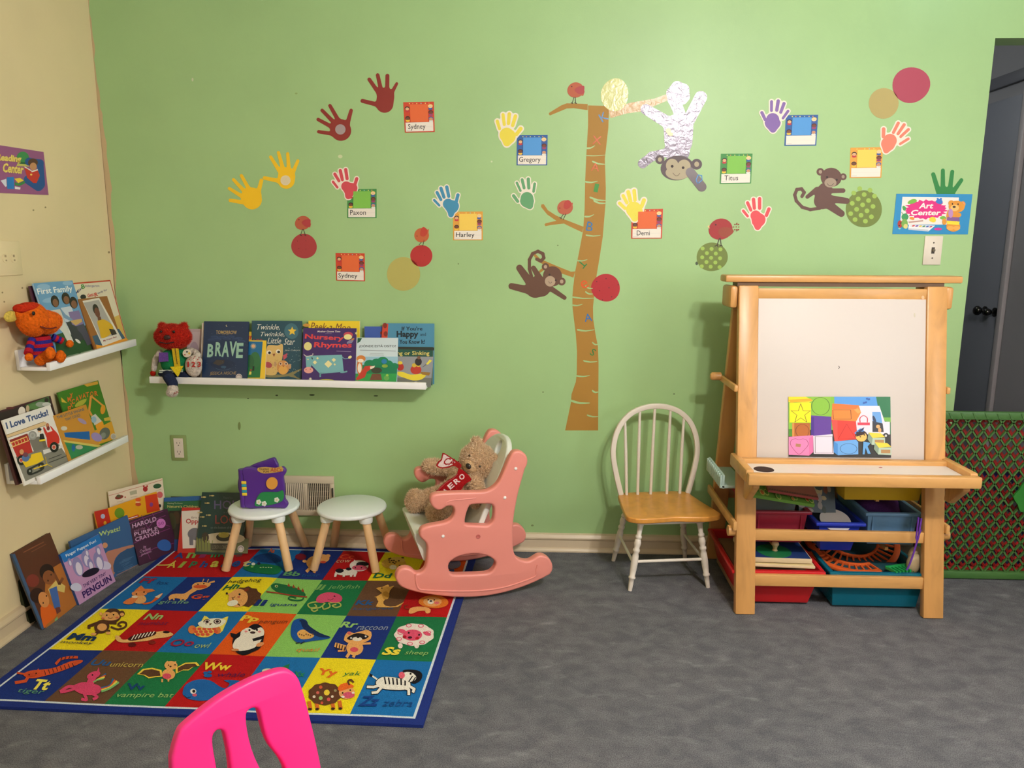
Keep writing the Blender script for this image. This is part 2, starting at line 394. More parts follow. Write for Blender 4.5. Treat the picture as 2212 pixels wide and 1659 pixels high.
# ------------------------------------------------------------------ the room
XL, XR, YF, ZC = -1.79, 2.6, -4.7, 2.44
DX0, DX1, DZ = 1.702, 2.46, 2.083
GREEN = (160, 196, 134)
wallg = M(GREEN, .45, 'wall'); wallb = M((226, 206, 160), .5, 'wall'); trimw = M((208, 190, 160), .35)
def struct(o): o['kind'] = 'structure'; return o
def carpet():
    mt = bpy.data.materials.new('carpet'); mt.use_nodes = True; nt = mt.node_tree; b = nt.nodes['Principled BSDF']
    b.inputs['Roughness'].default_value = .95; b.inputs['Specular IOR Level'].default_value = .1
    tc = nt.nodes.new('ShaderNodeTexCoord')
    def nz(sc, det, dist=0, sy=1.):
        mp = nt.nodes.new('ShaderNodeMapping'); mp.inputs['Scale'].default_value = (1, sy, 1); nt.links.new(tc.outputs['Object'], mp.inputs[0])
        n = nt.nodes.new('ShaderNodeTexNoise'); n.inputs['Scale'].default_value = sc; n.inputs['Detail'].default_value = det; n.inputs['Distortion'].default_value = dist
        nt.links.new(mp.outputs[0], n.inputs[0]); return n
    def rp(n, a, b_, ca, cb):
        r = nt.nodes.new('ShaderNodeValToRGB'); nt.links.new(n.outputs[0], r.inputs[0]); e = r.color_ramp.elements
        e[0].position = a; e[1].position = b_; e[0].color = (*ca, 1); e[1].color = (*cb, 1); return r
    def mul(a, b_, k=1., mode='MULTIPLY'):
        x = nt.nodes.new('ShaderNodeMix'); x.data_type = 'RGBA'; x.blend_type = mode; x.inputs[0].default_value = k
        nt.links.new(a.outputs[0] if 'Color' in a.outputs else a.outputs[2], x.inputs[6]); nt.links.new(b_.outputs[0], x.inputs[7]); return x
    g = rp(nz(330, 4), .34, .66, (.082, .084, .09), (.184, .186, .195))
    patch = rp(nz(16, 9, .3, 1.3), .36, .66, (.8, .8, .83), (1.16, 1.14, 1.14)); big = rp(nz(1.3, 2), .3, .7, (.86, .88, .9), (1.08, 1.06, 1.05))
    x = mul(g, patch); x2 = nt.nodes.new('ShaderNodeMix'); x2.data_type = 'RGBA'; x2.blend_type = 'MULTIPLY'; x2.inputs[0].default_value = 1
    nt.links.new(x.outputs[2], x2.inputs[6]); nt.links.new(big.outputs[0], x2.inputs[7])
    sm = rp(nz(11, 6, .3, 1.9), .6, .8, (0, 0, 0), (.085, .083, .082))          # chalky smudges trodden into the pile
    x3 = nt.nodes.new('ShaderNodeMix'); x3.data_type = 'RGBA'; x3.blend_type = 'ADD'; x3.inputs[0].default_value = 1
    nt.links.new(x2.outputs[2], x3.inputs[6]); nt.links.new(sm.outputs[0], x3.inputs[7]); nt.links.new(x3.outputs[2], b.inputs['Base Color'])
    bp = nt.nodes.new('ShaderNodeBump'); bp.inputs['Strength'].default_value = .6; bp.inputs['Distance'].default_value = .004
    nt.links.new(nz(420, 3).outputs[0], bp.inputs['Height']); nt.links.new(bp.outputs[0], b.inputs['Normal']); return mt
struct(MB().box(XL-.1, XR+.1, YF-.1, 2.1, -.1, 0).build('floor', carpet(), smooth=0))
struct(MB().box(XL-.1, XR+.1, YF-.1, 2.1, ZC, ZC+.1).build('ceiling', M((225, 218, 200), .8, 'wall'), smooth=0))
wb = MB().box(XL-.1, DX0, 0, .11, 0, ZC).box(DX0, DX1, 0, .11, DZ, ZC).box(DX1, XR, 0, .11, 0, ZC).build('wall_back', wallg, smooth=0); struct(wb)
wl = MB().box(XL-.1, XL, YF, 0, 0, ZC).build('wall_left', wallb, smooth=0); struct(wl)
struct(MB().box(XR, XR+.1, YF, 2.1, 0, ZC).build('wall_right', M((214, 205, 196), .6, 'wall'), smooth=0))
struct(MB().box(XL-.1, XR+.1, YF-.1, YF, 0, ZC).build('wall_front', M((214, 205, 196), .6, 'wall'), smooth=0))
# beige paint lapping round the corner on to the green wall, and the scuffs on both walls
def cvY(y=0.): return Cv((0, y, 0), (1, 0, 0), (0, 0, 1))
def cvX(x=XL): return Cv((x, 0, 0), (0, 1, 0), (0, 0, 1))
lap = [(XL+.0005, 0.), (XL+.0005, ZC)]; z = ZC
while z > 0: lap.append((XL+.012+.009*math.sin(z*5.1)+random.uniform(-.004, .007), z)); z -= random.uniform(.02, .06)
lap.append((XL+.014, 0))
MB().prism(lap, lambda a, b, d: (a, -d, b), 0, .0006).build('paint_overlap', M((196, 172, 132), .5), wb, smooth=0)
c = cvY(); c.off = .0003; random.seed(3)
for x, y, rx, ry, col in [(735, 338, 5, 4, (205, 214, 170)), (416, 172, 2, 4, (205, 210, 180)), (517, 920, 3, 9, (120, 140, 80)), (1062, 349, 2, 2, (205, 215, 180)), (1173, 847, 2, 1.5, (110, 130, 80)),
                          (1456, 851, 2, 1.5, (90, 105, 70)), (640, 202, 3, 2, (140, 165, 100)), (990, 570, 1.5, 1.5, (110, 130, 80)), (1446, 977, 2, 1.5, (90, 105, 70)), (1532, 1010, 8, 1.2, (140, 170, 110)), (1505, 569, 3, 4, (70, 85, 60)), (1205, 530, 1.5, 1.5, (100, 120, 70)),
                          (536, 861, 2, 1, (60, 80, 45)), (598, 854, 3, 1.5, (60, 80, 45)), (674, 853, 6, 2, (60, 80, 45)), (812, 855, 5, 1.5, (60, 80, 45)), (1150, 1135, 3, 2, (115, 135, 85))]:
    c.ell(x, y, rx, ry, col, n=10)
c.build('scuff_marks', wb)
c = cvX(); c.off = .0003
for x, y, r in [(72, 454, 2), (98, 448, 2), (48, 622, 2), (5, 632, 2), (9, 652, 2), (30, 564, 2), (235, 545, 2.5)]: c.ell(x, y, r, r, (150, 130, 92), n=8)
c.build('scuff_marks', wl)
# baseboards with a beaded top and a shoe
prof = [(0, 0), (.028, 0), (.028, .006), (.022, .014), (.016, .018), (.014, .05), (.02, .056), (.02, .062), (.012, .074), (0, .078)]
struct(MB().prism(prof, lambda a, b, d: (d, -a, b), XL, DX0).build('baseboard_back', trimw, smooth=0))
struct(MB().prism(prof, lambda a, b, d: (XL+a, d, b), YF, -.028).build('baseboard_left', M((200, 180, 146), .4), smooth=0))
# passage beyond the doorway, with its closed grey door
HX = 2.25; hallm = M((128, 126, 130), .6, 'wall')
struct(MB().box(HX, XR, .115, 2.1, 0, ZC).build('wall_passage', hallm, smooth=0))
struct(MB().box(DX0-1.2, HX, 1.6, 1.7, 0, ZC).build('wall_passage', hallm, smooth=0))
struct(MB().box(DX0-1.3, DX0-1.2, .11, 1.7, 0, ZC).build('wall_passage', hallm, smooth=0))
ky = onX(2134, 671, HX).y; sy = onX(2172, 670, HX).y; kz = onX(2134, 671, HX).z
d1 = struct(empty('door_1', (HX, sy+.42, 0)))
hz = onX(2172, 188, HX).z
MB().box(-.012, 0, -.38, .38, .01, hz-.06).build('door_leaf', M((104, 107, 116), .4), d1, bev=.003)
MB().box(-.02, 0, -.42, -.385, 0, hz).box(-.02, 0, .385, .44, 0, hz).build('door_casing', M((150, 144, 146), .4), d1, bev=.003)
MB().box(-.02, 0, -.42, .44, hz, hz+.055).build('door_head', M((84, 84, 92), .4), d1, bev=.003)
kn = empty('x', (0, 0, 0)); bpy.data.objects.remove(kn)
for dy, r in ((0, .024), (-.085, .019)):
    mx = Matrix.Translation((-.012, ky-(sy+.42)+dy, kz)) @ Matrix.Rotation(R_(-90), 4, 'Y')
    MB().lathe([(.022, 0), (.022, .006), (.009, .009), (.008, .022), (r*.75, .027), (r, .038), (r*.95, .048), (r*.6, .056), (.002, .058)], mx, 20).build('door_knob', M((70, 68, 66), .12, '', 1, 1.), d1)
# a window with blinds in the side wall behind the camera
w1 = struct(empty('window_1', (XR, -2.6, 1.45)))
MB().box(-.03, 0, -.66, -.6, -.7, .7).box(-.03, 0, .6, .66, -.7, .7).box(-.03, 0, -.66, .66, .64, .7).box(-.05, 0, -.7, .7, -.72, -.66).build('window_frame', trimw, w1, bev=.004)
for k in range(25):
    MB().box(-.004, .004, -.59, .59, -.0008, .0008, Matrix.Translation((-.015, 0, -.6+k*.05)) @ Matrix.Rotation(R_(35), 4, 'Y') @ Matrix.Scale(3, 4, (1, 0, 0))).build('blind_slat', M((225, 225, 220), .5), w1, smooth=0)
# ---- wall plates
def plate(label, mtx, two=False, col=(225, 214, 196), rim=None, sw=False, grp=None, w=.07, h=.114):
    t = empty('light_switch' if sw else 'wall_outlet', None, mat=mtx); tag(t, label, 'switch' if sw else 'outlet')
    MB().box(-w/2, w/2, -.005, -.0006, -h/2, h/2).build('cover_plate', M(rim or col, .35), t, bev=.002)
    dark = M((70, 60, 50), .5)
    if rim: MB().box(-.0205, .0205, -.0058, -.004, -.043, .043).build('socket_strap', M(col, .35), t)
    if sw:
        MB().box(-.006, .006, -.0062, -.0045, -.0125, .0125).build('slot', dark, t)
        MB().box(-.004, .004, -.016, -.005, .0, .009, Matrix.Rotation(R_(18), 4, 'X')).build('toggle', M((120, 110, 96), .3), t, bev=.001)
        for s in (-1, 1): MB().lathe([(.003, 0), (.003, .001), (.001, .0015)], Matrix.Translation((0, -.005, s*.03)) @ Matrix.Rotation(R_(90), 4, 'X'), 8).build('screw', dark, t)
    else:
        for s in ((1, -1) if not two else (0,)):
            for sx in ((0,) if not two else (-.02, .02)):
                r = MB().prism([(sx+x, s*.0195+z) for x, z in ell(0, 0, .0165, .0155, n=20)], lambda a, b, d: (a, -d, b), .004, .0066).build('receptacle', M(col, .35), t)
                if two:
                    MB().box(sx-.006, sx+.002, -.0075, -.006, .004, .012).box(sx-.003, sx+.003, -.0075, -.006, -.009, -.004).build('slot', M((165, 145, 112), .6), r, smooth=0)
                else:
                    MB().box(sx-.007, sx-.0055, -.0072, -.006, s*.0195-.001, s*.0195+.007).box(sx+.0055, sx+.007, -.0072, -.006, s*.0195-.001, s*.0195+.007).box(sx-.002, sx+.002, -.0072, -.006, s*.0195-.009, s*.0195-.005).build('slot', dark, r, smooth=0)
    return t
o = onY(387.5, 967, 0); plate('white duplex outlet in a green painted cover low on the green wall', Matrix.Translation(o), rim=(138, 158, 96))
t = bpy.data.objects[-1] if False else None
o = onY(2014, 541, 0); plate('white toggle light switch below the Art Center sign', Matrix.Translation(o), sw=True)
o = onX(18, 558, XL); plate('beige wall plate with two sockets on the beige wall', Matrix.Translation(o) @ Matrix.Rotation(R_(90), 4, 'Z'), two=True, col=(228, 208, 164), w=.116)
# ---- air register behind the stools
v0, v1 = onY(600, 1026, 0), onY(725.5, 1112.7, 0); vx0, vx1, vz0, vz1 = v0.x, v1.x, v1.z, v0.z
vt = tag(empty('air_register', ((vx0+vx1)/2, 0, vz0)), 'beige metal air register with upright slats behind the round stools', 'vent')
W, H = (vx1-vx0)/2, vz1-vz0; regm = M((206, 192, 166), .4)
fr = MB().box(-W, W, -.014, -.001, H*.82, H).box(-W, W, -.014, -.001, 0, H*.14).box(-W, -W+.018, -.014, -.001, H*.14, H*.82).box(W-.018, W, -.014, -.001, H*.14, H*.82).box(-.006, .006, -.014, -.001, H*.14, H*.82).build('frame', regm, vt, bev=.002)
MB().box(-W+.01, W-.01, -.003, -.0008, H*.1, H*.86).build('dark_core', M((22, 18, 16), .9), vt, smooth=0)
for side in (-1, 1):
    x0, x1 = ((-W+.018, -.006) if side < 0 else (.006, W-.018)); n = 12
    for k in range(n):
        x = x0+(k+.5)*(x1-x0)/n
        MB().box(-.0016 if side > 0 else -.0028, .0016 if side > 0 else .0028, -.004, .004, H*.14, H*.82, Matrix.Translation((x, -.0085, 0)) @ Matrix.Rotation(R_(8 if side > 0 else 20), 4, 'Z')).build('slat', regm, vt, smooth=0)
for k in range(5): MB().box(.006, W-.018, -.0045, -.0035, -.0006, .0006, Matrix.Translation((0, 0, H*(.22+.13*k)))).build('cross_wire', M((150, 140, 120), .4), vt, smooth=0)
MB().box(W-.008, W-.003, -.022, -.012, H*.5, H*.72).build('lever', M((50, 45, 40), .5), vt)
# ------------------------------------------------------------------ picture ledges
ledge = M((248, 245, 242), .3)
def ledge_shelf(label, mtx, L):
    t = empty('picture_ledge', None, mat=mtx); tag(t, label, 'shelf')
    # local: x along, -y out of the wall, z up, base at z=0
    MB().box(0, L, -.014, -.001, 0, .07).build('back_plate', ledge, t, bev=.0015)
    MB().box(0, L, -.106, -.014, 0, .012).build('tray', ledge, t, bev=.0015)
    MB().box(0, L, -.12, -.106, 0, .028).build('front_lip', ledge, t, bev=.0015)
    return t
ZB = .735
pa, pb = onY(323, 828, -.12), onY(920, 842, -.12)
bt = Matrix.Translation((pa.x, 0, pa.z)) @ Matrix.Rotation(-math.atan2(pb.z-pa.z, pb.x-pa.x), 4, 'Y')
ledge_shelf('long white picture ledge full of books on the green wall', bt, pb.x-pa.x)
def zshelf(x): return pa.z+(pb.z-pa.z)*(x-pa.x)/(pb.x-pa.x)+.012
Lx = XL+.12
ua, ub = onX(109.7, 801.4, Lx), onX(295.5, 746.5, Lx); la, lb = onX(88.6, 1047, Lx), onX(278, 954, Lx)
def lmat(a, b): return Matrix.Translation((XL, a.y, a.z)) @ Matrix.Rotation(R_(90), 4, 'Z') @ Matrix.Rotation(-math.atan2(b.z-a.z, b.y-a.y), 4, 'Y')
ledge_shelf('upper short white picture ledge on the beige wall', lmat(ua, ub), ub.y-ua.y)
ledge_shelf('lower short white picture ledge on the beige wall', lmat(la, lb), lb.y-la.y)
def zup(y): return ua.z+(ub.z-ua.z)*(y-ua.y)/(ub.y-ua.y)+.012
def zlow(y): return la.z+(lb.z-la.z)*(y-la.y)/(lb.y-la.y)+.012
# ------------------------------------------------------------------ paper cut-outs and stickers on the green wall
C6, C7, C8, C9, C4 = (480, 130, 3.319), (920, 150, 3.319), (1300, 150, 3.6864), (1620, 120, 3.456), (1090, 520, 3.770)
def finish(c, name, label, cat, px, group=None):
    o = onY(c.c[0]+px[0]/c.c[2], c.c[1]+px[1]/c.c[2], 0); return tag(c.build(name, None, o), label, cat, group)
def cv(crop, th=.0012, rough=.6):
    c = cvY().crop(*crop); c.rough = rough; return c
mirror = M((225, 225, 225), .06, '', 1, 1.)
def hand(crop, caps, col, label, disc=None, k=16):
    c = cv(crop); c.base(sdf(caps, k, 0, 110), .0012, col); o = finish(c, 'paper_hand', label, 'hand cutout', caps[-1][:2])
    if disc:
        d = cv(crop); d.off = .0013; d.base(ell(disc[0], disc[1], disc[2], n=28), .0022, disc[3]); d.build('mirror_disc' if disc[3] is mirror else 'grey_disc', o)
    return o
def F(*a): return [tuple(x) for x in a]
RD, YL = (138, 44, 36), (250, 196, 28)
hand(C6, F((1055, 138, 13, 1125, 240, 15), (1115, 107, 13, 1143, 230, 15), (1185, 112, 14, 1183, 230, 15), (1252, 168, 10, 1210, 245, 14), (1006, 292, 14, 1110, 318, 16), (1172, 262, 62, 1165, 315, 62)), RD, 'dark red paper hand with spread fingers and no disc')
hand(C6, F((688, 425, 12, 790, 480, 15), (717, 360, 12, 805, 450, 15), (773, 326, 12, 832, 430, 15), (925, 360, 12, 900, 450, 16), (692, 513, 12, 790, 528, 14), (848, 495, 72, 852, 505, 73)), RD, 'dark red paper hand with a grey round disc', (848, 497, 37, (165, 150, 148)))
hand(C6, F((52, 920, 11, 140, 975, 14), (82, 857, 11, 160, 940, 14), (138, 827, 11, 198, 935, 14), (282, 862, 13, 258, 955, 16), (60, 1005, 13, 140, 1018, 14), (212, 985, 72, 215, 1000, 70)), YL, 'plain yellow paper hand without a mirror disc')
hand(C6, F((348, 694, 11, 408, 790, 14), (404, 662, 11, 435, 775, 14), (470, 670, 11, 478, 775, 14), (543, 722, 11, 512, 795, 13), (304, 845, 13, 405, 865, 15), (462, 835, 62, 460, 862, 60)), YL, 'yellow paper hand with a round mirror disc in its palm', (455, 862, 36, mirror))
hand(C9, F((1368, 887, 15, 1405, 1010, 18), (1440, 858, 14, 1440, 1000, 17), (1510, 867, 14, 1492, 1000, 17), (1578, 930, 14, 1515, 1020, 17), (1460, 1050, 68)), (40, 128, 62), 'dark green paper hand sticking up behind the Art Center sign')
def handprint(crop, fingers, palm, col, label, dark):
    caps = fingers+palm; c = cv(crop); r = fingers[0][2]; c.base(sdf(caps, r*1.2, r*.85, 110), .0012, (236, 226, 208))
    for f in fingers: c.poly(sdf([f[:3]+f[3:5]+(f[2]*.95,)], 0, 0, 34), col)
    c.poly(sdf(palm, r*2, 0, 50), col)
    return finish(c, 'paper_handprint', label, 'hand cutout', palm[0][:2])
handprint(C6, F((795, 872, 9, 826, 912, 9), (808, 817, 11, 838, 866, 11), (847, 792, 12, 862, 857, 11), (886, 785, 12, 896, 850, 11), (965, 850, 12, 950, 900, 10)), F((890, 905, 36, 915, 925, 48), (940, 915, 28), (905, 975, 22)), (208, 74, 84), 'pink red handprint cutout overlapping a green name card', 0)
handprint(C7, F((60, 937, 9, 96, 975, 9), (80, 882, 11, 108, 934, 11), (108, 852, 12, 130, 916, 11), (150, 843, 12, 164, 910, 11), (230, 900, 12, 216, 955, 10)), F((160, 965, 38, 185, 985, 48), (205, 975, 28), (180, 1040, 20)), (62, 140, 176), 'blue handprint cutout overlapping a yellow name card', 0)
handprint(C7, F((512, 372, 12, 528, 425, 11), (553, 325, 12, 562, 395, 12), (598, 320, 13, 592, 388, 12), (642, 335, 13, 622, 402, 12), (680, 425, 14, 650, 465, 11)), F((580, 470, 52, 590, 480, 54), (580, 530, 22)), (232, 214, 72), 'yellow handprint cutout overlapping a blue name card', 0)
handprint(C7, F((652, 813, 9, 678, 870, 9), (690, 791, 11, 704, 850, 10), (734, 786, 12, 738, 850, 11), (780, 820, 10, 772, 875, 9), (629, 906, 12, 658, 946, 9)), F((725, 925, 46, 725, 940, 50), (745, 980, 22)), (98, 160, 108), 'soft green handprint cutout hanging on its own', 0)
handprint(C8, F((142, 1066, 14, 184, 1106, 13), (170, 1006, 14, 200, 1062, 14), (210, 976, 16, 228, 1048, 15), (257, 966, 15, 264, 1040, 14), (335, 1042, 16, 316, 1092, 14)), F((255, 1115, 62, 265, 1130, 60), (262, 1190, 22)), (232, 218, 80), 'yellow handprint cutout overlapping an orange name card', 0)
handprint(C8, F((1351, 257, 12, 1350, 328, 11), (1404, 252, 14, 1392, 325, 13), (1450, 272, 13, 1424, 342, 12), (1482, 332, 11, 1442, 388, 10), (1274, 345, 13, 1300, 400, 10)), F((1360, 400, 52, 1360, 420, 64), (1362, 480, 24)), (130, 100, 166), 'purple handprint cutout overlapping a blank blue card', 0)
handprint(C8, F((1126, 1126, 11, 1160, 1168, 10), (1160, 1062, 13, 1186, 1120, 12), (1207, 1035, 14, 1214, 1105, 13), (1256, 1030, 14, 1256, 1105, 13), (1330, 1112, 14, 1310, 1162, 11)), F((1225, 1165, 42, 1245, 1195, 58), (1240, 1255, 24)), (222, 78, 86), 'coral red handprint cutout hanging on its own beside a red bird', 0)
handprint(C9, F((1106, 505, 12, 1070, 575, 11), (1150, 517, 12, 1104, 585, 11), (1182, 552, 11, 1124, 606, 10), (1181, 622, 10, 1120, 660, 10), (997, 550, 14, 995, 605, 11)), F((1045, 635, 50, 1030, 660, 52), (1015, 710, 20)), (226, 128, 104), 'orange handprint cutout overlapping a blank yellow card', 0)
# ---- name cards
def card(crop, q, base, panel, word, label, wx=(12, 70)):
    c = cv(crop); c.base(q, .001, base); c.frame(q); ctr = (q[0][0]+q[2][0])/2, (q[0][1]+q[2][1])/2
    for x, col in ((20, (240, 225, 120)), (31, (235, 150, 90)), (44, (240, 225, 120)), (58, (150, 200, 190)), (72, (240, 225, 120)), (84, (235, 150, 90))): c.poly(star(x, 5, 2.6), col)
    for x, y, sk, hr, sh in ((12, 22, (226, 176, 130), (40, 26, 24), (190, 50, 60)), (12, 54, (120, 70, 48), (50, 28, 26), (240, 190, 60)), (88, 16, (238, 205, 160), (240, 205, 120), (60, 90, 160)), (89, 36, (122, 66, 50), (80, 30, 32), (150, 60, 110)), (89, 57, (205, 150, 110), (50, 90, 160), (225, 225, 215))):
        c.ell(x, y+7, 7, 4, sh, n=12); c.ell(x, y-1.5, 8, 6.5, hr, n=14); c.ell(x, y, 6, 5, sk, n=14)
        for s in (-2, 2): c.ell(x+s, y-.3, .7, .7, (40, 25, 20), n=6)
    c.rect(21, 8, 80, 66, panel); c.rect(4, 67, 96, 97, (236, 228, 214)); c.line([(6, 82), (94, 82)], .4, (200, 195, 190)); c.line([(6, 93), (22, 93)], .8, (170, 165, 160))
    if word:
        v, f, asp = glyphs(word, 0, -.004); desc = any(ch in word for ch in 'ygp')
        c.tb(word, wx[0], 72, wx[1], 94 if desc else 89, (45, 42, 42), 0, .004)
    c.uv = None; return finish(c, 'name_card', label, 'card', ctr)
OR, ORP, BL, BLP, GR, GRP, YE, YEP = (204, 68, 40), (226, 104, 52), (44, 92, 156), (78, 150, 214), (66, 140, 72), (126, 190, 76), (224, 160, 62), (244, 206, 88)
card(C6, [(1298, 302), (1518, 297), (1524, 515), (1310, 520)], OR, ORP, 'Sydney', 'orange name card beside a dark red paper hand')
card(C6, [(897, 925), (1107, 922), (1107, 1132), (897, 1132)], GR, GRP, 'Paxon', 'green name card under a pink red handprint', (10, 64))
card(C6, [(813, 1382), (1022, 1385), (1024, 1585), (818, 1580)], OR, ORP, 'Sydney', 'orange name card on its own above the long book ledge', (8, 74))
card(C7, [(652, 472), (873, 470), (870, 688), (650, 688)], BL, BLP, 'Gregory', 'blue name card with handwriting under a yellow handprint', (8, 78))
card(C7, [(195, 1020), (408, 1018), (408, 1225), (195, 1225)], YE, YEP, 'Harley', 'yellow name card with handwriting under a blue handprint', (10, 72))
card(C8, [(237, 1115), (487, 1110), (478, 1347), (233, 1348)], OR, ORP, 'Demi', 'orange name card under a yellow handprint', (18, 60))
card(C8, [(948, 672), (1200, 670), (1188, 908), (938, 912)], GR, GRP, 'Titus', 'green name card on its own beside the silver monkey', (14, 58))
card(C9, [(268, 445), (509, 442), (494, 672), (256, 674)], BL, BLP, '', 'blue name card left blank under a purple handprint')
card(C9, [(750, 688), (993, 683), (980, 912), (743, 915)], YE, YEP, '', 'yellow name card left blank under an orange handprint')
# ---- round stickers
def disc(crop, x, y, rx, ry, col, label, wob=.02, dots=(), mt=None, seed=1, dc=None, dr=0):
    c = cv(crop); c.base(ell(x, y, rx, ry, 0, 40, wob, seed), .0008, mt or col)
    for d in dots: c.ell(d[0], d[1], d[2] if len(d) > 2 else dr, (d[2] if len(d) > 2 else dr)*(.97), dc, n=16)
    return finish(c, 'round_sticker', label, 'sticker', (x, y))
disc(C6, 587, 1333, 92, 88, (166, 56, 58), 'dull red round sticker under a bird, left of the orange name card', .02, [(540, 1297), (600, 1295), (550, 1350), (600, 1355)], None, 2, (120, 40, 42), 3)
disc(C6, 1428, 1403, 78, 79, (178, 44, 42), 'bright red round sticker under a bird and over a faint cream circle', .015, [(1450, 1400), (1395, 1450)], None, 3, (120, 30, 32), 3)
disc(C6, 1300, 1533, 118, 122, (206, 196, 110), 'faint cream round sticker half under a red one above the ledge', .01, (), M((214, 202, 112), .6, 'faint'), 4)
disc(C7, 1354, 182, 101, 116, (206, 204, 130), 'shiny pale cream bubbled round sticker on top of the tree', .03, (), M((206, 206, 132), .25, 'foil'), 5)
disc(C4, 823, 383, 120, 110, (176, 36, 44), 'crimson spotted round sticker stuck on the tree trunk', .025, [(750, 333), (826, 308), (925, 358), (850, 383), (773, 407), (872, 457), (797, 482)], None, 6, (95, 24, 28), 5)
gd, gl = (112, 128, 58), (156, 188, 84)
def dots_in(x, y, rx, ry, step, rot, r):
    out = []
    for i in range(-4, 5):
        for j in range(-6, 7):
            a, b = (i+(j % 2)*.5)*step, j*step*.5; a, b = a*math.cos(rot)-b*math.sin(rot), a*math.sin(rot)+b*math.cos(rot)
            if (a/(rx-r*.8))**2+(b/(ry-r*.8))**2 < .96: out.append((x+a, y+b, r))
    return out
disc(C8, 878, 1493, 122, 116, gd, 'green spotted round sticker under the red bird', .02, dots_in(870, 1500, 122, 114, 71, .05, 16), None, 7, gl, 16)
disc(C9, 850, 1145, 133, 140, gd, 'large green spotted round sticker at the feet of a sitting monkey', .015, dots_in(840, 1115, 130, 150, 78, .15, 18), None, 8, gl, 18)
disc(C9, 1203, 220, 140, 134, (170, 66, 86), 'plain dark pink round sticker near the doorway', .025, (), None, 9)
disc(C9, 998, 357, 112, 114, (206, 186, 128), 'faint tan round sticker beside the dark pink one', .01, (), M((212, 190, 122), .6, 'faint'), 10)
# ---- tree sticker
c = cv(C7, .001); TR = (166, 122, 44); tree = empty('tree_sticker', onY(1256, 930, 0)); tag(tree, 'tall brown tree sticker with bare branches on the green wall', 'sticker')
tp = [C7[0]+0, 0]
def c4to7(p): return ((C4[0]+p[0]/C4[2]-C7[0])*C7[2], (C4[1]+p[1]/C4[2]-C7[1])*C7[2])
left = [(1163, 258), (1163, 400), (1150, 620), (1142, 800), (1138, 1000), (1128, 1150), (1100, 1300), (1070, 1450), (1056, 1560)] + [c4to7(p) for p in ((552, 455), (553, 540), (565, 640), (580, 760), (590, 900), (588, 1080), (580, 1150), (545, 1250), (540, 1320), (515, 1440), (493, 1545))]
right = [(1302, 262), (1312, 300), (1308, 420), (1283, 640), (1290, 850), (1288, 960), (1268, 1200), (1245, 1350), (1225, 1470)] + [c4to7(p) for p in ((728, 465), (720, 540), (722, 640), (740, 760), (760, 860), (765, 1000), (763, 1300), (762, 1545))]
c.base(left+right[::-1], .0005, TR)
slit = wallg
def slits(cc, lst):
    for x0, y0, x1, y1, w in lst: cc.poly(smoothp([(x0, y0-w), ((x0+x1)/2, (y0+y1)/2+w*.3), (x1, y1-w*.5), (x1, y1+w*.3), ((x0+x1)/2, (y0+y1)/2+w*2), (x0, y0+w)], True, 2), slit)
slits(c, [(1153, 565, 1210, 548, 6), (1152, 618, 1285, 614, 3), (1195, 660, 1282, 680, 6), (1144, 805, 1228, 802, 6), (1178, 918, 1288, 940, 7), (1205, 942, 1286, 960, 7), (1140, 1055, 1202, 1042, 6), (1150, 1188, 1248, 1190, 5), (1086, 1370, 1155, 1364, 5), (1145, 1555, 1195, 1570, 6), (1145, 1595, 1195, 1610, 6), (1050, 1632, 1206, 1640, 5)])
c.crop(*C4); slits(c, [(552, 525, 632, 518, 6), (595, 726, 726, 726, 7), (716, 830, 760, 845, 7), (645, 978, 750, 984, 6), (586, 1100, 690, 1098, 6), (714, 1220, 762, 1232, 8), (540, 1302, 688, 1322, 9), (674, 1420, 762, 1432, 6)])
c.build('trunk', tree)
def branch(crop, pts, mt=TR): c = cv(crop); c.base(pts, .0004, mt); return c.build('branch', tree)
branch(C7, [(1160, 248), (1160, 292), (1060, 278), (1010, 280), (890, 330), (880, 321), (885, 310), (970, 258), (1010, 243), (1080, 245)])
branch(C7, [(825, 985), (828, 968), (845, 966), (875, 1010), (930, 1045), (980, 1070), (1130, 1128), (1122, 1168), (1050, 1135), (990, 1105), (900, 1115), (858, 1124), (850, 1112), (858, 1103), (935, 1085), (870, 1040)])
branch(C4, [(235, 118), (250, 106), (290, 148), (440, 212), (540, 252), (575, 250), (560, 300), (480, 272), (400, 245), (320, 240), (290, 262), (270, 262), (290, 235), (340, 205), (270, 170)])
branch(C8, [(48, 318), (230, 265), (420, 232), (520, 195), (545, 175), (548, 215), (530, 245), (310, 335), (200, 350), (70, 388)], M((196, 158, 104), .3, 'foil'))
# wooden-look foil letters stuck on the trunk
def tinylet(crop, x, y, w, ch, col, rot, label):
    c = cv(crop); v, f, a = glyphs(ch, 0, .02); c.off = .001; h = w
    P = lambda u, t: rotpts([(x+(u-.5)*w*max(a, .5), y-(t-.5)*h)], R_(rot), (x, y))[0]
    c.text(ch, P(0, 0), P(1, 0), P(0, 1), M(col, .25)); return finish(c, 'letter_sticker', label, 'sticker', (x, y))
BLU, ORG, GRN = (58, 120, 176), (206, 84, 40), (40, 130, 70)
tinylet(C7, 1275, 340, 62, 'K', BLU, -30, 'blue foil letter K at the top of the tree trunk')
tinylet(C7, 1226, 508, 60, 'X', (200, 90, 40), 5, 'copper foil letter X high on the tree trunk')
tinylet(C7, 1214, 700, 58, 'A', (206, 100, 62), 5, 'orange foil letter A on the tree trunk')
tinylet(C7, 1222, 850, 60, 'I', (60, 140, 60), 12, 'green foil letter I on the tree trunk')
tinylet(C7, 1175, 1126, 66, 'B', BLU, 12, 'blue foil letter B in the middle of the tree trunk')
tinylet(C4, 633, 190, 62, 'T', GRN, 130, 'green foil letter T beside the lower branch')
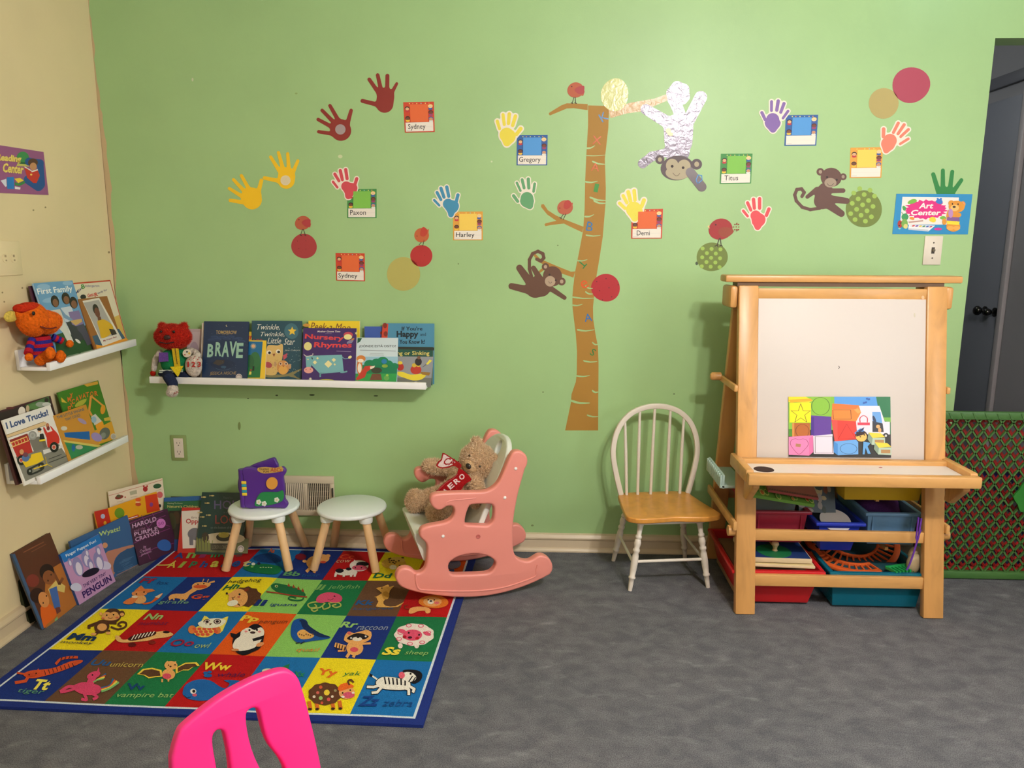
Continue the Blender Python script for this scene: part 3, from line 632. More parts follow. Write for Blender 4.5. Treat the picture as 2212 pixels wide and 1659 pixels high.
tinylet(C4, 650, 355, 66, 'e', (222, 92, 44), -25, 'orange foil letter e beside the crimson sticker')
tinylet(C4, 680, 626, 62, 'A', (48, 116, 190), -8, 'blue foil letter A low on the tree trunk')
tinylet(C4, 720, 908, 58, 'S', GRN, 30, 'green foil letter S low on the tree trunk')
# ---- monkeys
def monkey(crop, body, tail, head, ears, muzzle, eyes, smile, col, face, label, tw, mt=None, extra=None):
    c = cv(crop); ct = head[:2]
    if tail: c.base(sdf([(tail[i][0], tail[i][1], tw, tail[i+1][0], tail[i+1][1], tw) for i in range(len(tail)-1)], 4, 0, 110), .0007, mt or col)
    c.base(sdf(body, 14, 0, 120), .0009, mt or col)
    for e in ears: c.base(ell(e[0], e[1], e[2], n=22), .001, col)
    c.base(ell(head[0], head[1], head[2], head[3], head[4] if len(head) > 4 else 0, 32), .0011, col)
    for e in ears: c.ell(e[0], e[1], e[2]*.45, e[2]*.5, face)
    for m_ in muzzle: c.ell(*m_[:4], face, n=26, rot=m_[4] if len(m_) > 4 else 0)
    for e in eyes: c.ell(e[0], e[1], e[2], e[2], (42, 28, 26), n=12)
    c.line(smoothp(smile, False), 3.2, (60, 44, 40))
    if extra: extra(c)
    return finish(c, 'monkey_sticker', label, 'sticker', ct)
BR, BF = (98, 66, 48), (176, 154, 128)
monkey(C4, F((265, 370, 80, 250, 385, 80), (300, 380, 75), (235, 222, 20, 295, 320, 26), (370, 385, 22, 488, 464, 17), (122, 222, 27, 200, 330, 34), (56, 370, 25, 180, 398, 32)), [(222, 300), (202, 230), (202, 155), (228, 105), (272, 86), (312, 106), (320, 140), (296, 165), (262, 150)],
       (390, 290, 78, 82), [(333, 212, 30), (465, 332, 32)], [(371, 330, 43, 43)], [(366, 276, 8), (417, 322, 8)], [(360, 328), (364, 342), (374, 345), (384, 336)], BR, BF, 'brown monkey sticker swinging by its tail from the tree branch', 13)
monkey(C9, F((545, 1040, 58, 540, 1085, 62), (560, 1000, 50), (600, 1010, 18, 695, 1008, 17), (500, 1000, 20, 428, 1055, 14), (610, 1072, 28, 722, 1085, 22), (590, 1115, 32, 682, 1180, 25)), [(520, 1140), (450, 1150), (390, 1132), (346, 1085), (334, 1040), (350, 1000), (385, 995), (405, 1022), (388, 1052)],
       (606, 910, 78, 72), [(525, 868, 28), (695, 905, 26)], [(600, 950, 45, 36)], [(575, 908, 8), (647, 928, 8)], [(575, 955), (590, 970), (608, 970), (625, 955)], (98, 68, 60), (160, 142, 122), 'brown monkey sticker sitting with a curled tail near the doorway', 12)
foil = M((122, 113, 126), .26, 'foil', 1, .12); fd = (92, 80, 84)
def _ex(c):
    c.rough = .3; c.line([(760, 905), (750, 880), (768, 840), (795, 845), (798, 880), (770, 905)], 7, (60, 140, 210), True)
    c.ell(530, 490, 20, 26, (230, 200, 120), n=9, wob=.12); c.ell(545, 515, 22, 16, (220, 190, 110), n=9, wob=.12)
    c.blob([(705, 820, 38, 795, 935, 38)], fd)
    c.line([(760, 905), (750, 880), (768, 840), (795, 845), (798, 880), (770, 905)], 7, (60, 140, 210), True)
monkey(C8, F((610, 470, 118, 610, 570, 112), (600, 650, 100), (500, 665, 34, 400, 692, 36), (400, 692, 36, 325, 750, 38), (350, 318, 42, 530, 425, 50), (788, 222, 50, 690, 410, 48), (700, 800, 40, 790, 925, 42)), [(630, 380), (600, 300), (570, 240), (560, 190), (600, 140), (650, 160), (655, 215), (640, 235)],
       (600, 785, 132, 98, -6), [(462, 718, 36), (755, 755, 43)], [(560, 765, 50, 54), (655, 770, 52, 52), (605, 822, 98, 56)], [(560, 772, 11), (647, 783, 11)], [(565, 825), (585, 845), (605, 845), (620, 828)], fd, (176, 164, 136), 'silver foil monkey sticker hanging upside down by its tail', 46, foil, _ex)
# ---- birds
def bird(crop, x, y, rx, ry, body, wing, wingpts, legs, label, eye, tail=None, beak=None):
    c = cv(crop); c.base(ell(x, y, rx, ry, -20, 30, .01), .0012, body)
    if tail: c.poly(tail, body)
    if beak: c.poly(beak, (230, 200, 140))
    c.poly(smoothp(wingpts, True), wing); c.ell(eye[0], eye[1], rx*.07, rx*.07, (60, 26, 24), n=10)
    for p in legs: c.line(p, rx*.06+1, (60, 44, 38))
    return finish(c, 'bird_sticker', label, 'sticker', (x, y))
BB, BW = (182, 92, 62), (176, 58, 62)
bird(C6, 578, 1167, 56, 50, BB, BW, [(570, 1165), (592, 1145), (630, 1140), (634, 1165), (630, 1190), (600, 1195)], [[(577, 1212), (562, 1256)], [(582, 1212), (598, 1256)], [(555, 1250), (572, 1258)], [(588, 1252), (602, 1258)]], 'rust brown bird sticker on the dull red round sticker', (551, 1144), [(600, 1195), (638, 1170), (632, 1200)])
bird(C6, 1430, 1255, 52, 52, (190, 96, 52), (186, 60, 42), [(1420, 1255), (1425, 1215), (1443, 1196), (1470, 1215), (1468, 1245), (1445, 1265)], [[(1428, 1305), (1412, 1324)], [(1448, 1290), (1438, 1332)]], 'rust brown bird sticker on the bright red round sticker', (1397, 1261), [(1462, 1220), (1482, 1210), (1478, 1260)])
bird(C7, 1073, 148, 59, 55, BB, (172, 68, 70), [(1065, 148), (1090, 125), (1132, 118), (1136, 145), (1130, 172), (1095, 176)], [[(1062, 200), (1048, 244)], [(1071, 200), (1074, 244)], [(1040, 240), (1055, 244)], [(1065, 240), (1082, 244)]], 'rust brown bird sticker on the top branch of the tree', (1046, 123), [(1100, 185), (1140, 155), (1128, 190)])
bird(C7, 998, 990, 56, 52, BB, (178, 60, 52), [(988, 990), (995, 950), (1020, 936), (1042, 955), (1036, 985), (1010, 1002)], [[(985, 1038), (966, 1068)], [(1004, 1036), (984, 1078)], [(958, 1058), (974, 1070)]], 'rust brown bird sticker on the side branch of the tree', (960, 994), [(1030, 960), (1054, 955), (1048, 1000)])
b5 = bird(C8, 945, 1272, 95, 84, (160, 44, 46), (150, 66, 46), [(930, 1280), (960, 1258), (1020, 1262), (1050, 1290), (1010, 1330), (960, 1335), (932, 1310)], [[(936, 1345), (916, 1402)], [(943, 1345), (950, 1402)], [(900, 1408), (918, 1398), (925, 1412)], [(938, 1408), (949, 1398), (960, 1408)]], 'large red bird sticker with a beaded tail standing on green spots', (907, 1237), [(1000, 1220), (1050, 1285), (1000, 1340)], [(855, 1238), (840, 1252), (858, 1268)])
c = cv(C8); c.off = .0015
for k in range(16):
    a = k/16*12.6; c.ell(1075+26*math.cos(a)*(.6+.4*math.sin(a*.5)), 1255+30*math.sin(a), 5, 5, (150, 60, 44), n=8)
c.build('beaded_tail', b5)
# ---- centre signs
c = cv(C9); q = [(1093, 1032), (1660, 1035), (1625, 1335), (1062, 1332)]; c.base(q, .0018, (40, 140, 196))
c.poly([(1137, 1055), (1558, 1060), (1545, 1262), (1118, 1262)], (238, 232, 226))
sp = []
for k in range(44):
    a = 2*math.pi*k/44; r = 1+(.1 if k % 2 else -.06)+.05*math.sin(k*2.3); sp.append((1312+150*r*math.cos(a), 1150+68*r*math.sin(a)))
c.poly(smoothp(sp, True, 2), (222, 40, 130))
c.tb('Art', 1258, 1100, 1368, 1143, (245, 238, 230), .2, .03); c.tb('Center', 1200, 1152, 1424, 1193, (245, 238, 230), .2, .03)
for x, y, rx, ry, r, col in ((1210, 1090, 34, 17, -20, (120, 180, 70)), (1150, 1140, 18, 14, 60, (70, 160, 80)), (1412, 1090, 24, 20, 0, (50, 120, 200)), (1400, 1070, 8, 8, 0, (50, 120, 200)), (1424, 1070, 8, 8, 0, (50, 120, 200)), (1440, 1212, 22, 14, 0, (120, 180, 70)), (1208, 1216, 18, 12, 10, (235, 150, 60)), (1362, 1225, 24, 22, 0, (250, 215, 60))): c.ell(x, y, rx, ry, col, rot=r, wob=.08)
c.poly([(1180, 1240), (1290, 1228), (1292, 1238), (1185, 1250)], (190, 150, 140))
c.poly([(1185, 1262), (1380, 1270), (1330, 1312), (1180, 1288)], (240, 240, 240)); c.poly([(1180, 1288), (1330, 1300), (1330, 1314), (1180, 1300)], (200, 205, 215)); c.poly([(1200, 1262), (1375, 1272), (1335, 1290), (1190, 1278)], (225, 225, 230))
for k, col in enumerate(((220, 60, 60), (120, 60, 160), (240, 200, 40), (60, 140, 80), (50, 90, 180), (200, 40, 90))): c.ell(1218+26*k, 1271+1.4*k, 12, 5, col, rot=-15, n=12)
c.ell(1402, 1295, 30, 10, (205, 50, 150))
c.ell(1118, 1258, 18, 28, (180, 50, 45)); c.ell(1125, 1250, 5, 6, (40, 30, 30)); c.ell(1112, 1270, 5, 6, (40, 30, 30))          # ladybird
c.ell(1155, 1205, 26, 26, (60, 150, 90)); c.ell(1152, 1255, 24, 36, (120, 170, 80)); c.ell(1160, 1275, 16, 18, (220, 210, 130)); c.ell(1114, 1292, 10, 6, (150, 210, 190)); c.line([(1140, 1185), (1130, 1170)], 4, (60, 130, 80)); c.line([(1160, 1183), (1165, 1168)], 4, (60, 130, 80))
AM = (226, 150, 50)                                                                                                          # bear with a paint tin
c.ell(1515, 1275, 52, 40, AM); c.ell(1505, 1200, 42, 60, AM); c.ell(1492, 1288, 28, 16, (236, 170, 80)); c.ell(1540, 1288, 26, 16, (236, 170, 80)); c.poly([(1465, 1232), (1562, 1240), (1558, 1266), (1468, 1258)], (248, 220, 60)); c.poly([(1470, 1205), (1560, 1208), (1562, 1238), (1465, 1232)], (130, 90, 150))
c.ell(1500, 1103, 22, 22, AM); c.ell(1586, 1110, 20, 22, AM); c.ell(1586, 1110, 12, 14, (226, 140, 140)); c.ell(1540, 1128, 60, 44, AM); c.ell(1525, 1138, 32, 24, (240, 190, 110)); c.ell(1521, 1130, 12, 8, (60, 40, 36)); c.ell(1508, 1108, 5, 7, (50, 34, 30)); c.ell(1550, 1110, 5, 7, (50, 34, 30))
c.ell(1495, 1178, 18, 34, (190, 140, 190)); c.ell(1448, 1240, 16, 24, AM); c.ell(1550, 1190, 24, 18, AM)
finish(c, 'art_center_sign', 'blue bordered Art Center sign with a bear and paint box', 'sign', (1350, 1180))
c = cvX().crop(0, 300, 4.878); c.rough = .45; q = [(-560, -20), (455, 138), (508, 592), (-560, 545)]; q[0] = (-560, -18); c.base(q, .0016, (150, 84, 130))
c.ell(235, 200, 66, 66, (62, 138, 78)); c.poly([(180, 255), (300, 265), (300, 292), (170, 285)], (196, 186, 96)); c.poly([(200, 240), (275, 245), (275, 268), (200, 262)], (40, 100, 60))
c.blob([(300, 240, 42, 420, 250, 32), (420, 260, 34, 430, 480, 40), (290, 430, 46, 400, 500, 50)], (32, 78, 140), 20)
c.ell(342, 250, 52, 44, (88, 52, 38)); c.ell(345, 290, 36, 40, (196, 140, 96)); c.poly([(250, 295), (325, 345), (392, 330), (415, 385), (380, 465), (345, 465), (280, 410)], (196, 46, 40)); c.poly([(255, 290), (325, 330), (330, 345), (250, 298)], (236, 230, 215)); c.poly([(325, 340), (392, 318), (394, 332), (328, 352)], (236, 230, 215)); c.ell(323, 376, 12, 10, (236, 200, 90))
c.poly([(65, 405), (140, 400), (145, 530), (70, 525)], (38, 120, 190)); c.poly([(0, 440), (60, 420), (65, 500), (50, 505)], (215, 215, 225)); c.poly([(145, 420), (205, 412), (245, 438), (185, 465)], (240, 206, 60)); c.poly([(150, 455), (190, 470), (255, 440), (255, 470), (195, 498), (150, 485)], (60, 130, 70)); c.poly([(150, 500), (210, 512), (205, 535), (150, 528)], (235, 225, 225))
ye, yo = (232, 208, 110), (190, 150, 66)
for dx, col, bd in ((2, yo, .06), (0, ye, .03)): c.text('Reading', (-52+dx, 246), (214+dx, 268), (-46+dx, 152), col, .1, bd); c.text('Center', (20+dx, 352), (240+dx, 372), (25+dx, 252), col, .1, bd)
tag(c.build('reading_center_sign', None, onX(0, 375, XL)), 'purple Reading Center sign on the beige wall', 'sign')
# ------------------------------------------------------------------ books
def book(label, O, ax, ay, w, h, t, board, name='picture_book', spine=None, pages=(232, 222, 200), hard=True, kind=''):
    """O = bottom-left corner of the front cover; returns the thing and a print canvas on its cover"""
    ax = Vector(ax).normalized(); ay = Vector(ay); ay = (ay-ax*ay.dot(ax)).normalized(); n = ax.cross(ay); O = Vector(O)
    m = Matrix((ax, -n, ay)).transposed().to_4x4(); m.translation = O+ax*w/2
    b = tag(empty(name, None, mat=m), label, 'book')
    e = .0018 if hard else .0006; i = .003 if hard else 0; bm = M(board, .35, kind)
    MB().box(-w/2, w/2, 0, e, 0, h).build('front_cover', bm, b, smooth=0)
    MB().box(-w/2, w/2, t-e, t, 0, h).build('back_cover', bm, b, smooth=0)
    MB().box(-w/2, -w/2+e, e, t-e, 0, h).build('spine', M(spine or board, .35, kind), b, smooth=0)
    MB().box(-w/2+e, w/2-i, e, t-e, i, h-i).build('pages', M(pages, .8), b, smooth=0)
    c = Cv(O, ax, ay, n); c.rough = .35; c.off = .0002; c.thing = b; c.wh = (w, h); return c
def done(c): return c.build('cover_print', c.thing)
def fill(c, col):
    """full-cover colour"""
    w, h = c.wh; e = .0004; c._put([(e, e), (w-e, e), (w-e, h-e), (e, h-e)], [(0, 1, 2, 3)], col); return c
def W4(c):
    """0..100 frame over the whole cover, (0,0) top left"""
    w, h = c.wh; c.uv = [(0, h), (w, h), (w, 0), (0, 0)]; return c
def back_book(label, p0, p1, ptop, yb, yt, t, board, **k):
    ym = (yb+yt)/2; x0 = onY(p0, ptop+55, ym).x; x1 = onY(p1, ptop+55, ym).x; zb = min(zshelf(x0), zshelf(x1))
    zt = onY((p0+p1)/2, ptop, yt).z; h = math.hypot(zt-zb, yt-yb)
    return book(label, (x0, yb, zb+.0008), (1, 0, 0), (0, yt-yb, zt-zb), x1-x0, h, t, board, **k)
def left_book(label, tl, tr, br, bl, xb, xt, zf, t, board, **k):
    xb, xt = XL+xb, XL+xt
    y0 = (onX(*tl, xt).y+onX(*bl, xb).y)/2; y1 = (onX(*tr, xt).y+onX(*br, xb).y)/2; zb = min(zf(y0), zf(y1))+.0005
    zt = (onX(*tl, xt).z+onX(*tr, xt).z)/2
    return book(label, (xb, y0, zb), (0, 1, 0), (xt-xb, 0, zt-zb), y1-y0, math.hypot(zt-zb, xt-xb), t, board, **k)
def floor_book(label, bl, br, tl, t, board, dz=.0006, **k):
    a, b = onZ(*bl, dz), onZ(*br, dz); ax = (b-a).normalized(); p = onP(*tl, a, ax)
    return book(label, a, ax, p-a, (b-a).length, (p-a).length, t, board, **k)
def corner_book(label, tl, tr, off, t, board, **k):
    tl, tr = Vector(tl), Vector(tr); ax = (tr-tl); ax.z = 0; w = ax.length; ax.normalize(); o = Vector((ax.y, -ax.x, 0))
    bl = Vector((tl.x, tl.y, .0006))+o*off; return book(label, bl, ax, Vector((tl.x, tl.y, (tl.z+tr.z)/2))-bl, w, math.hypot((tl.z+tr.z)/2, off), t, board, **k)
A3, A4 = (310, 660, 6.32), (630, 660, 6.703)
NAVY = (28, 50, 82)
# -- long ledge on the green wall
c = back_book('pale pink grey book mostly hidden beside the red plush toy', 404, 437, 711, -.045, -.024, .006, (196, 176, 172), hard=False)
W4(c).rect(8, 6, 92, 94, (206, 188, 186)); c.ell(50, 45, 30, 20, (180, 158, 166), wob=.08); c.line([(35, 40), (45, 60), (65, 50)], 3, (120, 105, 110)); done(c)
c = back_book('white book whose edge shows beside the navy book', 434, 520, 698, -.085, -.032, .005, (226, 216, 200), hard=False); done(c)
c = back_book('navy blue picture book titled BRAVE with pale green lettering', 437.7, 534.8, 694.8, -.1, -.04, .007, NAVY)
fill(c, NAVY); c.crop(*A3); c.ell(1137, 275, 13, 13, (222, 208, 150)); c.ell(1143, 272, 11, 11, NAVY)
c.text('TOMORROW', (988, 388), (1272, 392), (992, 340), (190, 160, 96), 0, .01); c.tb("I'LL BE", 1078, 385, 1160, 402, (120, 120, 110))
for x, y in ((970, 430), (1080, 435), (1190, 428), (1300, 450), (930, 470), (1010, 462), (1260, 462), (1340, 490), (1140, 455)): c.ell(x, y, 55, 20, (46, 70, 106), n=16); c.ell(x-8, y+6, 46, 14, (36, 58, 94), n=16)
for k, (ch, x0, x1, yb, yt) in enumerate((('B', 868, 950, 705, 525), ('R', 975, 1062, 690, 500), ('A', 1065, 1165, 700, 490), ('V', 1165, 1265, 690, 490), ('E', 1262, 1355, 715, 510))): c.text(ch, (x0+4, yb+8), (x1+4, yb+8), (x0+4+14, yt+8), (56, 98, 110), 0, .04); c.text(ch, (x0, yb), (x1, yb), (x0+14, yt), (150, 190, 168), 0, .03)
c.ell(1085, 800, 170, 60, (24, 44, 74)); c.poly([(950, 790), (1000, 740), (1110, 745), (1100, 790), (1030, 820)], (64, 58, 56)); c.line(smoothp([(990, 860), (1085, 885), (1190, 862)], False), 4, (70, 100, 124)); c.ell(1095, 840, 36, 18, (50, 84, 112))
c.text('JESSICA HISCHE', (905, 960), (1262, 955), (915, 905), (170, 146, 96), 0, .0); c.ell(1305, 975, 44, 42, (214, 204, 196)); c.ell(1305, 975, 38, 36, (160, 150, 146)); c.ell(1305, 980, 30, 24, (205, 196, 190))
for k in range(22): c.ell(random.uniform(860, 1420), random.uniform(240, 900), 3, 3, (110, 130, 140), n=6)
done(c)
c = back_book('yellow bordered book with red title letters behind the navy one', 515, 574.2, 717, -.09, -.035, .006, (236, 196, 52), hard=False)
c.crop(*A3); c.poly([(1300, 488), (1628, 492), (1590, 985), (1290, 985)], (28, 106, 150)); c.poly([(1300, 800), (1605, 790), (1590, 985), (1290, 985)], (36, 110, 62)); c.ell(1525, 740, 70, 110, (50, 110, 66), wob=.05); c.ell(1450, 760, 60, 90, (40, 96, 60), wob=.06); c.ell(1500, 555, 26, 26, (214, 160, 120)); c.ell(1500, 555, 40, 40, (120, 140, 150)); c.ell(1500, 555, 24, 24, (220, 170, 124))
c.text('THINGS', (1300, 466), (1628, 466), (1310, 412), (190, 50, 40), 0, .03); c.poly([(1490, 830), (1515, 826), (1512, 890), (1486, 890)], (30, 40, 40)); c.poly([(1448, 898), (1475, 905), (1472, 942), (1438, 944)], (226, 206, 90)); c.ell(1466, 882, 12, 14, (150, 60, 50)); done(c)
TW = (34, 76, 92)
c = back_book('teal picture book with a yellow star and owls', 542.6, 651, 693.5, -.075, -.03, .006, TW)
c.crop(*A3); c.ell(2020, 350, 95, 110, (62, 108, 122), wob=.03); c.poly(star(2030, 350, 62, .45), (236, 196, 62))
for s, x0, x1, y0, y1 in (('Twinkle,', 1552, 1860, 255, 340), ('Twinkle,', 1600, 1925, 360, 430), ('Little', 1690, 1880, 440, 520), ('Star', 1915, 2070, 450, 535)): c.tb(s, x0, y0, x1, y1, (226, 222, 208), .35, .0)
c.tb('Jane Cabrera', 1925, 598, 2135, 626, (200, 196, 180), .3)
c.poly(smoothp([(1660, 930), (1800, 940), (1960, 935), (2150, 860), (2150, 885), (2050, 945), (2145, 1000), (2100, 1000), (1980, 965), (1800, 985), (1650, 975)], True, 2), (132, 124, 84))
c.poly(smoothp([(1690, 560), (1750, 540), (1830, 545), (1895, 525), (1905, 600), (1895, 720), (1850, 860), (1800, 945), (1680, 945), (1655, 900), (1670, 740)], True, 3), (214, 180, 110))
for x, y in ((1715, 640), (1840, 628)): c.ell(x, y, 32, 28, (236, 230, 214)); c.ell(x+6, y+6, 20, 18, (30, 26, 24))
c.poly([(1762, 660), (1800, 656), (1782, 702)], (140, 74, 50)); c.ell(1705, 810, 52, 40, (176, 74, 84), rot=25); c.poly([(1905, 680), (1965, 650), (1955, 710), (1912, 745)], (186, 80, 96))
c.ell(1905, 845, 84, 98, (208, 146, 84)); c.ell(1905, 880, 60, 60, (222, 168, 82)); c.ell(1800, 800, 18, 36, (190, 150, 110)); c.ell(2000, 830, 18, 36, (190, 150, 110))
for x in (1872, 1948): c.ell(x, 795, 24, 22, (220, 190, 160)); c.ell(x, 795, 12, 12, (90, 60, 50))
c.poly([(1895, 820), (1925, 820), (1910, 840)], (150, 70, 50))
for k in range(34): c.ell(random.uniform(1920, 2150), random.uniform(560, 900), 4, 4, (170, 190, 190), n=6)
for k in range(40): c.ell(random.uniform(1700, 1880), random.uniform(740, 920), 5, 3, (150, 112, 60), n=6)
done(c)
c = back_book('bright yellow book peeping over the purple nursery book', 666.6, 777, 693.5, -.05, -.022, .008, (240, 208, 48), hard=False)
c.crop(*A4); c.text('Peek-a-Moo', (270, 350), (850, 372), (275, 245), (120, 70, 40), .25); c.ell(215, 285, 50, 24, (206, 150, 70)); done(c)
PU = (62, 40, 100)
c = back_book('purple nursery rhymes book with a pale blue cow', 653.1, 768.7, 709, -.1, -.045, .005, PU, hard=False)
c.crop(*A4); c.tb('Mother Goose Time', 372, 362, 705, 388, (226, 220, 210), .25, .02); c.tb('presents', 490, 400, 578, 414, (150, 140, 170)); RDN = (214, 66, 70)
c.text('Nursery', (188, 500), (750, 530), (196, 408), RDN, 0, .03); c.text('Rhymes', (318, 628), (866, 634), (330, 530), RDN, 0, .03); c.line([(650, 660), (858, 667)], 7, (160, 150, 180))
c.ell(235, 590, 58, 60, (226, 216, 140)); c.ell(820, 425, 68, 44, (190, 70, 86)); c.ell(815, 455, 60, 40, (230, 220, 150)); c.poly([(840, 500), (900, 505), (870, 545), (800, 555), (800, 530)], (130, 130, 160)); c.ell(885, 490, 26, 12, (196, 130, 70), rot=-30); c.poly(star(936, 402, 26, .4, 6), (226, 220, 140)); c.poly(star(272, 1065, 30, .4, 8), (226, 226, 190)); c.ell(500, 1120, 160, 56, (190, 186, 70))
CB = (118, 176, 180); c.poly([(202, 730), (730, 712), (755, 955), (410, 990), (285, 860), (280, 895), (212, 895)], CB); c.line(smoothp([(415, 1030), (420, 990), (460, 975), (700, 955)], False), 22, CB); c.line(smoothp([(690, 910), (715, 965), (800, 955)], False), 22, CB); c.line(smoothp([(735, 745), (770, 772), (820, 765)], False), 10, CB); c.ell(845, 748, 28, 20, (230, 222, 150), rot=-30)
c.ell(246, 935, 68, 46, (226, 160, 150)); c.ell(210, 925, 8, 8, (170, 80, 84)); c.ell(272, 922, 8, 8, (170, 80, 84)); c.line(smoothp([(178, 706), (215, 735), (300, 720), (308, 694)], False), 10, (226, 220, 200)); c.ell(298, 765, 8, 18, (40, 34, 60), rot=-15)
for x, y, r in ((532, 848, 58), (338, 824, 32), (376, 764, 20), (612, 788, 32), (625, 853, 18), (238, 780, 12)): c.poly([(x-r, y), (x, y-r*.95), (x+r, y), (x, y+r*.95)], (232, 222, 160))
done(c)
c = back_book('plain blue book standing behind the teal song book', 788, 890, 706, -.04, -.022, .006, (60, 92, 170), hard=False); c.crop(*A4); c.ell(1300, 396, 20, 24, (130, 50, 46)); done(c)
c = back_book('teal board book with a red dotted spine edge', 827, 937, 699, -.062, -.03, .016, (74, 138, 168), pages=(222, 206, 170))
c.crop(*A4); c.poly([(1320, 262), (1400, 264), (1378, 600), (1290, 600)], (206, 70, 50))
for x, y in ((1352, 290), (1362, 410), (1340, 520)): c.ell(x, y, 30, 38, (128, 44, 36))
DK = (18, 36, 46); c.tb("If You're", 1595, 305, 1895, 362, DK, 0, .02); c.tb('Happy', 1520, 368, 1835, 482, DK, 0, .04); c.tb('and', 1862, 392, 1945, 438, DK, 0, .0); c.tb('You Know It!', 1560, 492, 1928, 556, DK, 0, .02); done(c)
c = back_book('white fronted picture book with a fox and a green bush', 769.5, 858.7, 730, -.1, -.05, .004, (202, 218, 222), hard=False)
c.crop(*A4); c.poly([(955, 740), (1540, 740), (1525, 1115), (905, 1110)], (150, 190, 206)); c.tb('\u00bfD\u00d3NDE EST\u00c1 OSITO?', 975, 562, 1510, 612, (56, 62, 64), 0, .01); c.line([(990, 645), (1505, 660)], 9, (150, 160, 164)); c.line([(1140, 695), (1330, 700)], 5, (150, 160, 164)); c.line([(1130, 715), (1335, 722)], 5, (150, 160, 164)); c.poly([(955, 470), (1020, 474), (990, 525), (952, 545)], (20, 84, 60))
for x, y, r in ((1130, 850, 80), (1230, 830, 78), (1320, 810, 84), (1400, 850, 70), (1490, 880, 60), (1080, 900, 60)): c.ell(x, y, r, r*.8, (16, 126, 84))
c.poly([(1020, 860), (1530, 860), (1525, 990), (1010, 990)], (16, 120, 80)); c.poly([(915, 985), (1525, 985), (1515, 1112), (905, 1108)], (46, 150, 74))
c.ell(985, 890, 40, 120, (206, 120, 54)); c.ell(1005, 770, 66, 50, (208, 128, 62)); c.ell(985, 905, 28, 70, (236, 226, 206)); c.ell(1000, 800, 44, 26, (240, 226, 204)); c.poly([(930, 1060), (1010, 960), (1060, 880), (1130, 870), (1210, 880), (1150, 920), (1090, 960), (1060, 1040), (950, 1085)], (186, 56, 40)); c.poly([(1135, 885), (1208, 870), (1190, 910), (1140, 920)], (236, 220, 200))
c.ell(1230, 940, 78, 44, (56, 60, 46)); c.poly([(1165, 990), (1290, 990), (1310, 1080), (1130, 1080)], (110, 68, 50)); c.ell(1340, 810, 40, 34, (40, 120, 170)); c.ell(1350, 876, 44, 24, (130, 160, 60)); c.ell(1375, 1050, 40, 36, (100, 160, 80)); c.ell(1385, 1010, 20, 16, (150, 190, 80)); done(c)
c = back_book('green banded photo book of yellow rafts at the end of the ledge', 843, 935, 749.5, -.088, -.052, .005, (26, 78, 66), hard=False, pages=(220, 196, 120))
c.crop(*A4); c.poly([(1480, 735), (2055, 742), (2015, 1185), (1450, 1150)], (142, 146, 150)); c.poly([(1490, 595), (2065, 608), (2062, 650), (1485, 630)], (40, 46, 40)); c.tb('Floating or Sinking', 1330, 660, 1995, 735, (226, 206, 110), 0, .01)
c.poly([(1455, 1040), (2025, 1050), (2015, 1185), (1450, 1150)], (110, 112, 104)); c.poly(smoothp([(1530, 960), (1620, 965), (1720, 1000), (1900, 990), (1945, 1010), (1880, 1070), (1760, 1085), (1640, 1050), (1540, 1010)], True), (226, 206, 58)); c.poly([(1850, 960), (2010, 970), (1990, 1015), (1890, 1000)], (150, 112, 50)); c.ell(1575, 890, 50, 54, (176, 50, 42)); c.ell(1570, 830, 36, 24, (226, 200, 60)); c.ell(1800, 930, 80, 66, (186, 56, 44)); c.ell(1775, 865, 34, 30, (206, 176, 60)); c.ell(1835, 865, 30, 26, (206, 176, 60)); c.ell(1835, 815, 50, 56, (44, 40, 44)); c.ell(1842, 755, 24, 26, (120, 86, 66)); c.poly([(1940, 855), (2000, 780), (2032, 800), (1975, 855)], (226, 216, 70)); c.line([(1900, 890), (1950, 850)], 6, (60, 56, 50)); c.ell(1800, 1115, 30, 12, (206, 206, 200)); c.line([(1810, 1115), (1935, 1118)], 14, (220, 215, 205)); done(c)
# -- upper ledge on the beige wall
B1, B2 = (0, 560, 6.38), (0, 800, 6.38)
c = left_book('white song book with a thin red border behind the brown portrait book', (157, 610), (237.5, 606), (277, 735.5), (196, 757), .062, .012, zup, .004, (226, 212, 184), hard=False)
W4(c); c.line([(1, 1), (98.5, 1), (98.5, 99), (1, 99)], 2, (196, 62, 38), True); c.poly([(60, 60), (97, 55), (97, 98), (60, 98)], (218, 180, 90)); c.crop(*B1)
c.text('Miss', (1050, 490), (1140, 400), (1035, 455), (46, 40, 96), 0, .02); c.text('B', (1130, 412), (1175, 400), (1112, 350), (70, 140, 60), 0, .03); c.text('indergarten', (1172, 392), (1370, 390), (1168, 350), (70, 60, 130)); c.text('Gets', (1210, 530), (1290, 505), (1200, 480), (200, 50, 44), 0, .02); c.text('R', (1308, 525), (1350, 500), (1295, 470), (204, 60, 50), 0, .03); c.text('eady for', (1348, 490), (1480, 440), (1340, 452), (80, 60, 120)); c.ell(1145, 520, 40, 34, (40, 34, 40)); done(c)
c = left_book('dark purple book behind the blue family book', (61, 622), (120, 610), (172, 768), (110, 795), .055, .02, zup, .008, (70, 36, 56)); W4(c).rect(0, 0, 100, 100, (90, 44, 66)); c.rect(4, 30, 96, 96, (196, 130, 70)); done(c)
c = left_book('blue picture book about a family standing beside the orange plush', (71.3, 613.3), (154.4, 604.7), (207.7, 755), (130, 778), .098, .036, zup, .008, (110, 160, 196), spine=(160, 190, 210))
fill(c, (104, 154, 192)); c.crop(*B1); c.poly([(745, 1050), (1210, 900), (1325, 1240), (790, 1385)], (34, 78, 40)); c.ell(600, 380, 90, 40, (140, 178, 206)); c.ell(700, 560, 120, 36, (136, 174, 204), rot=-10); c.ell(930, 330, 70, 30, (140, 178, 206))
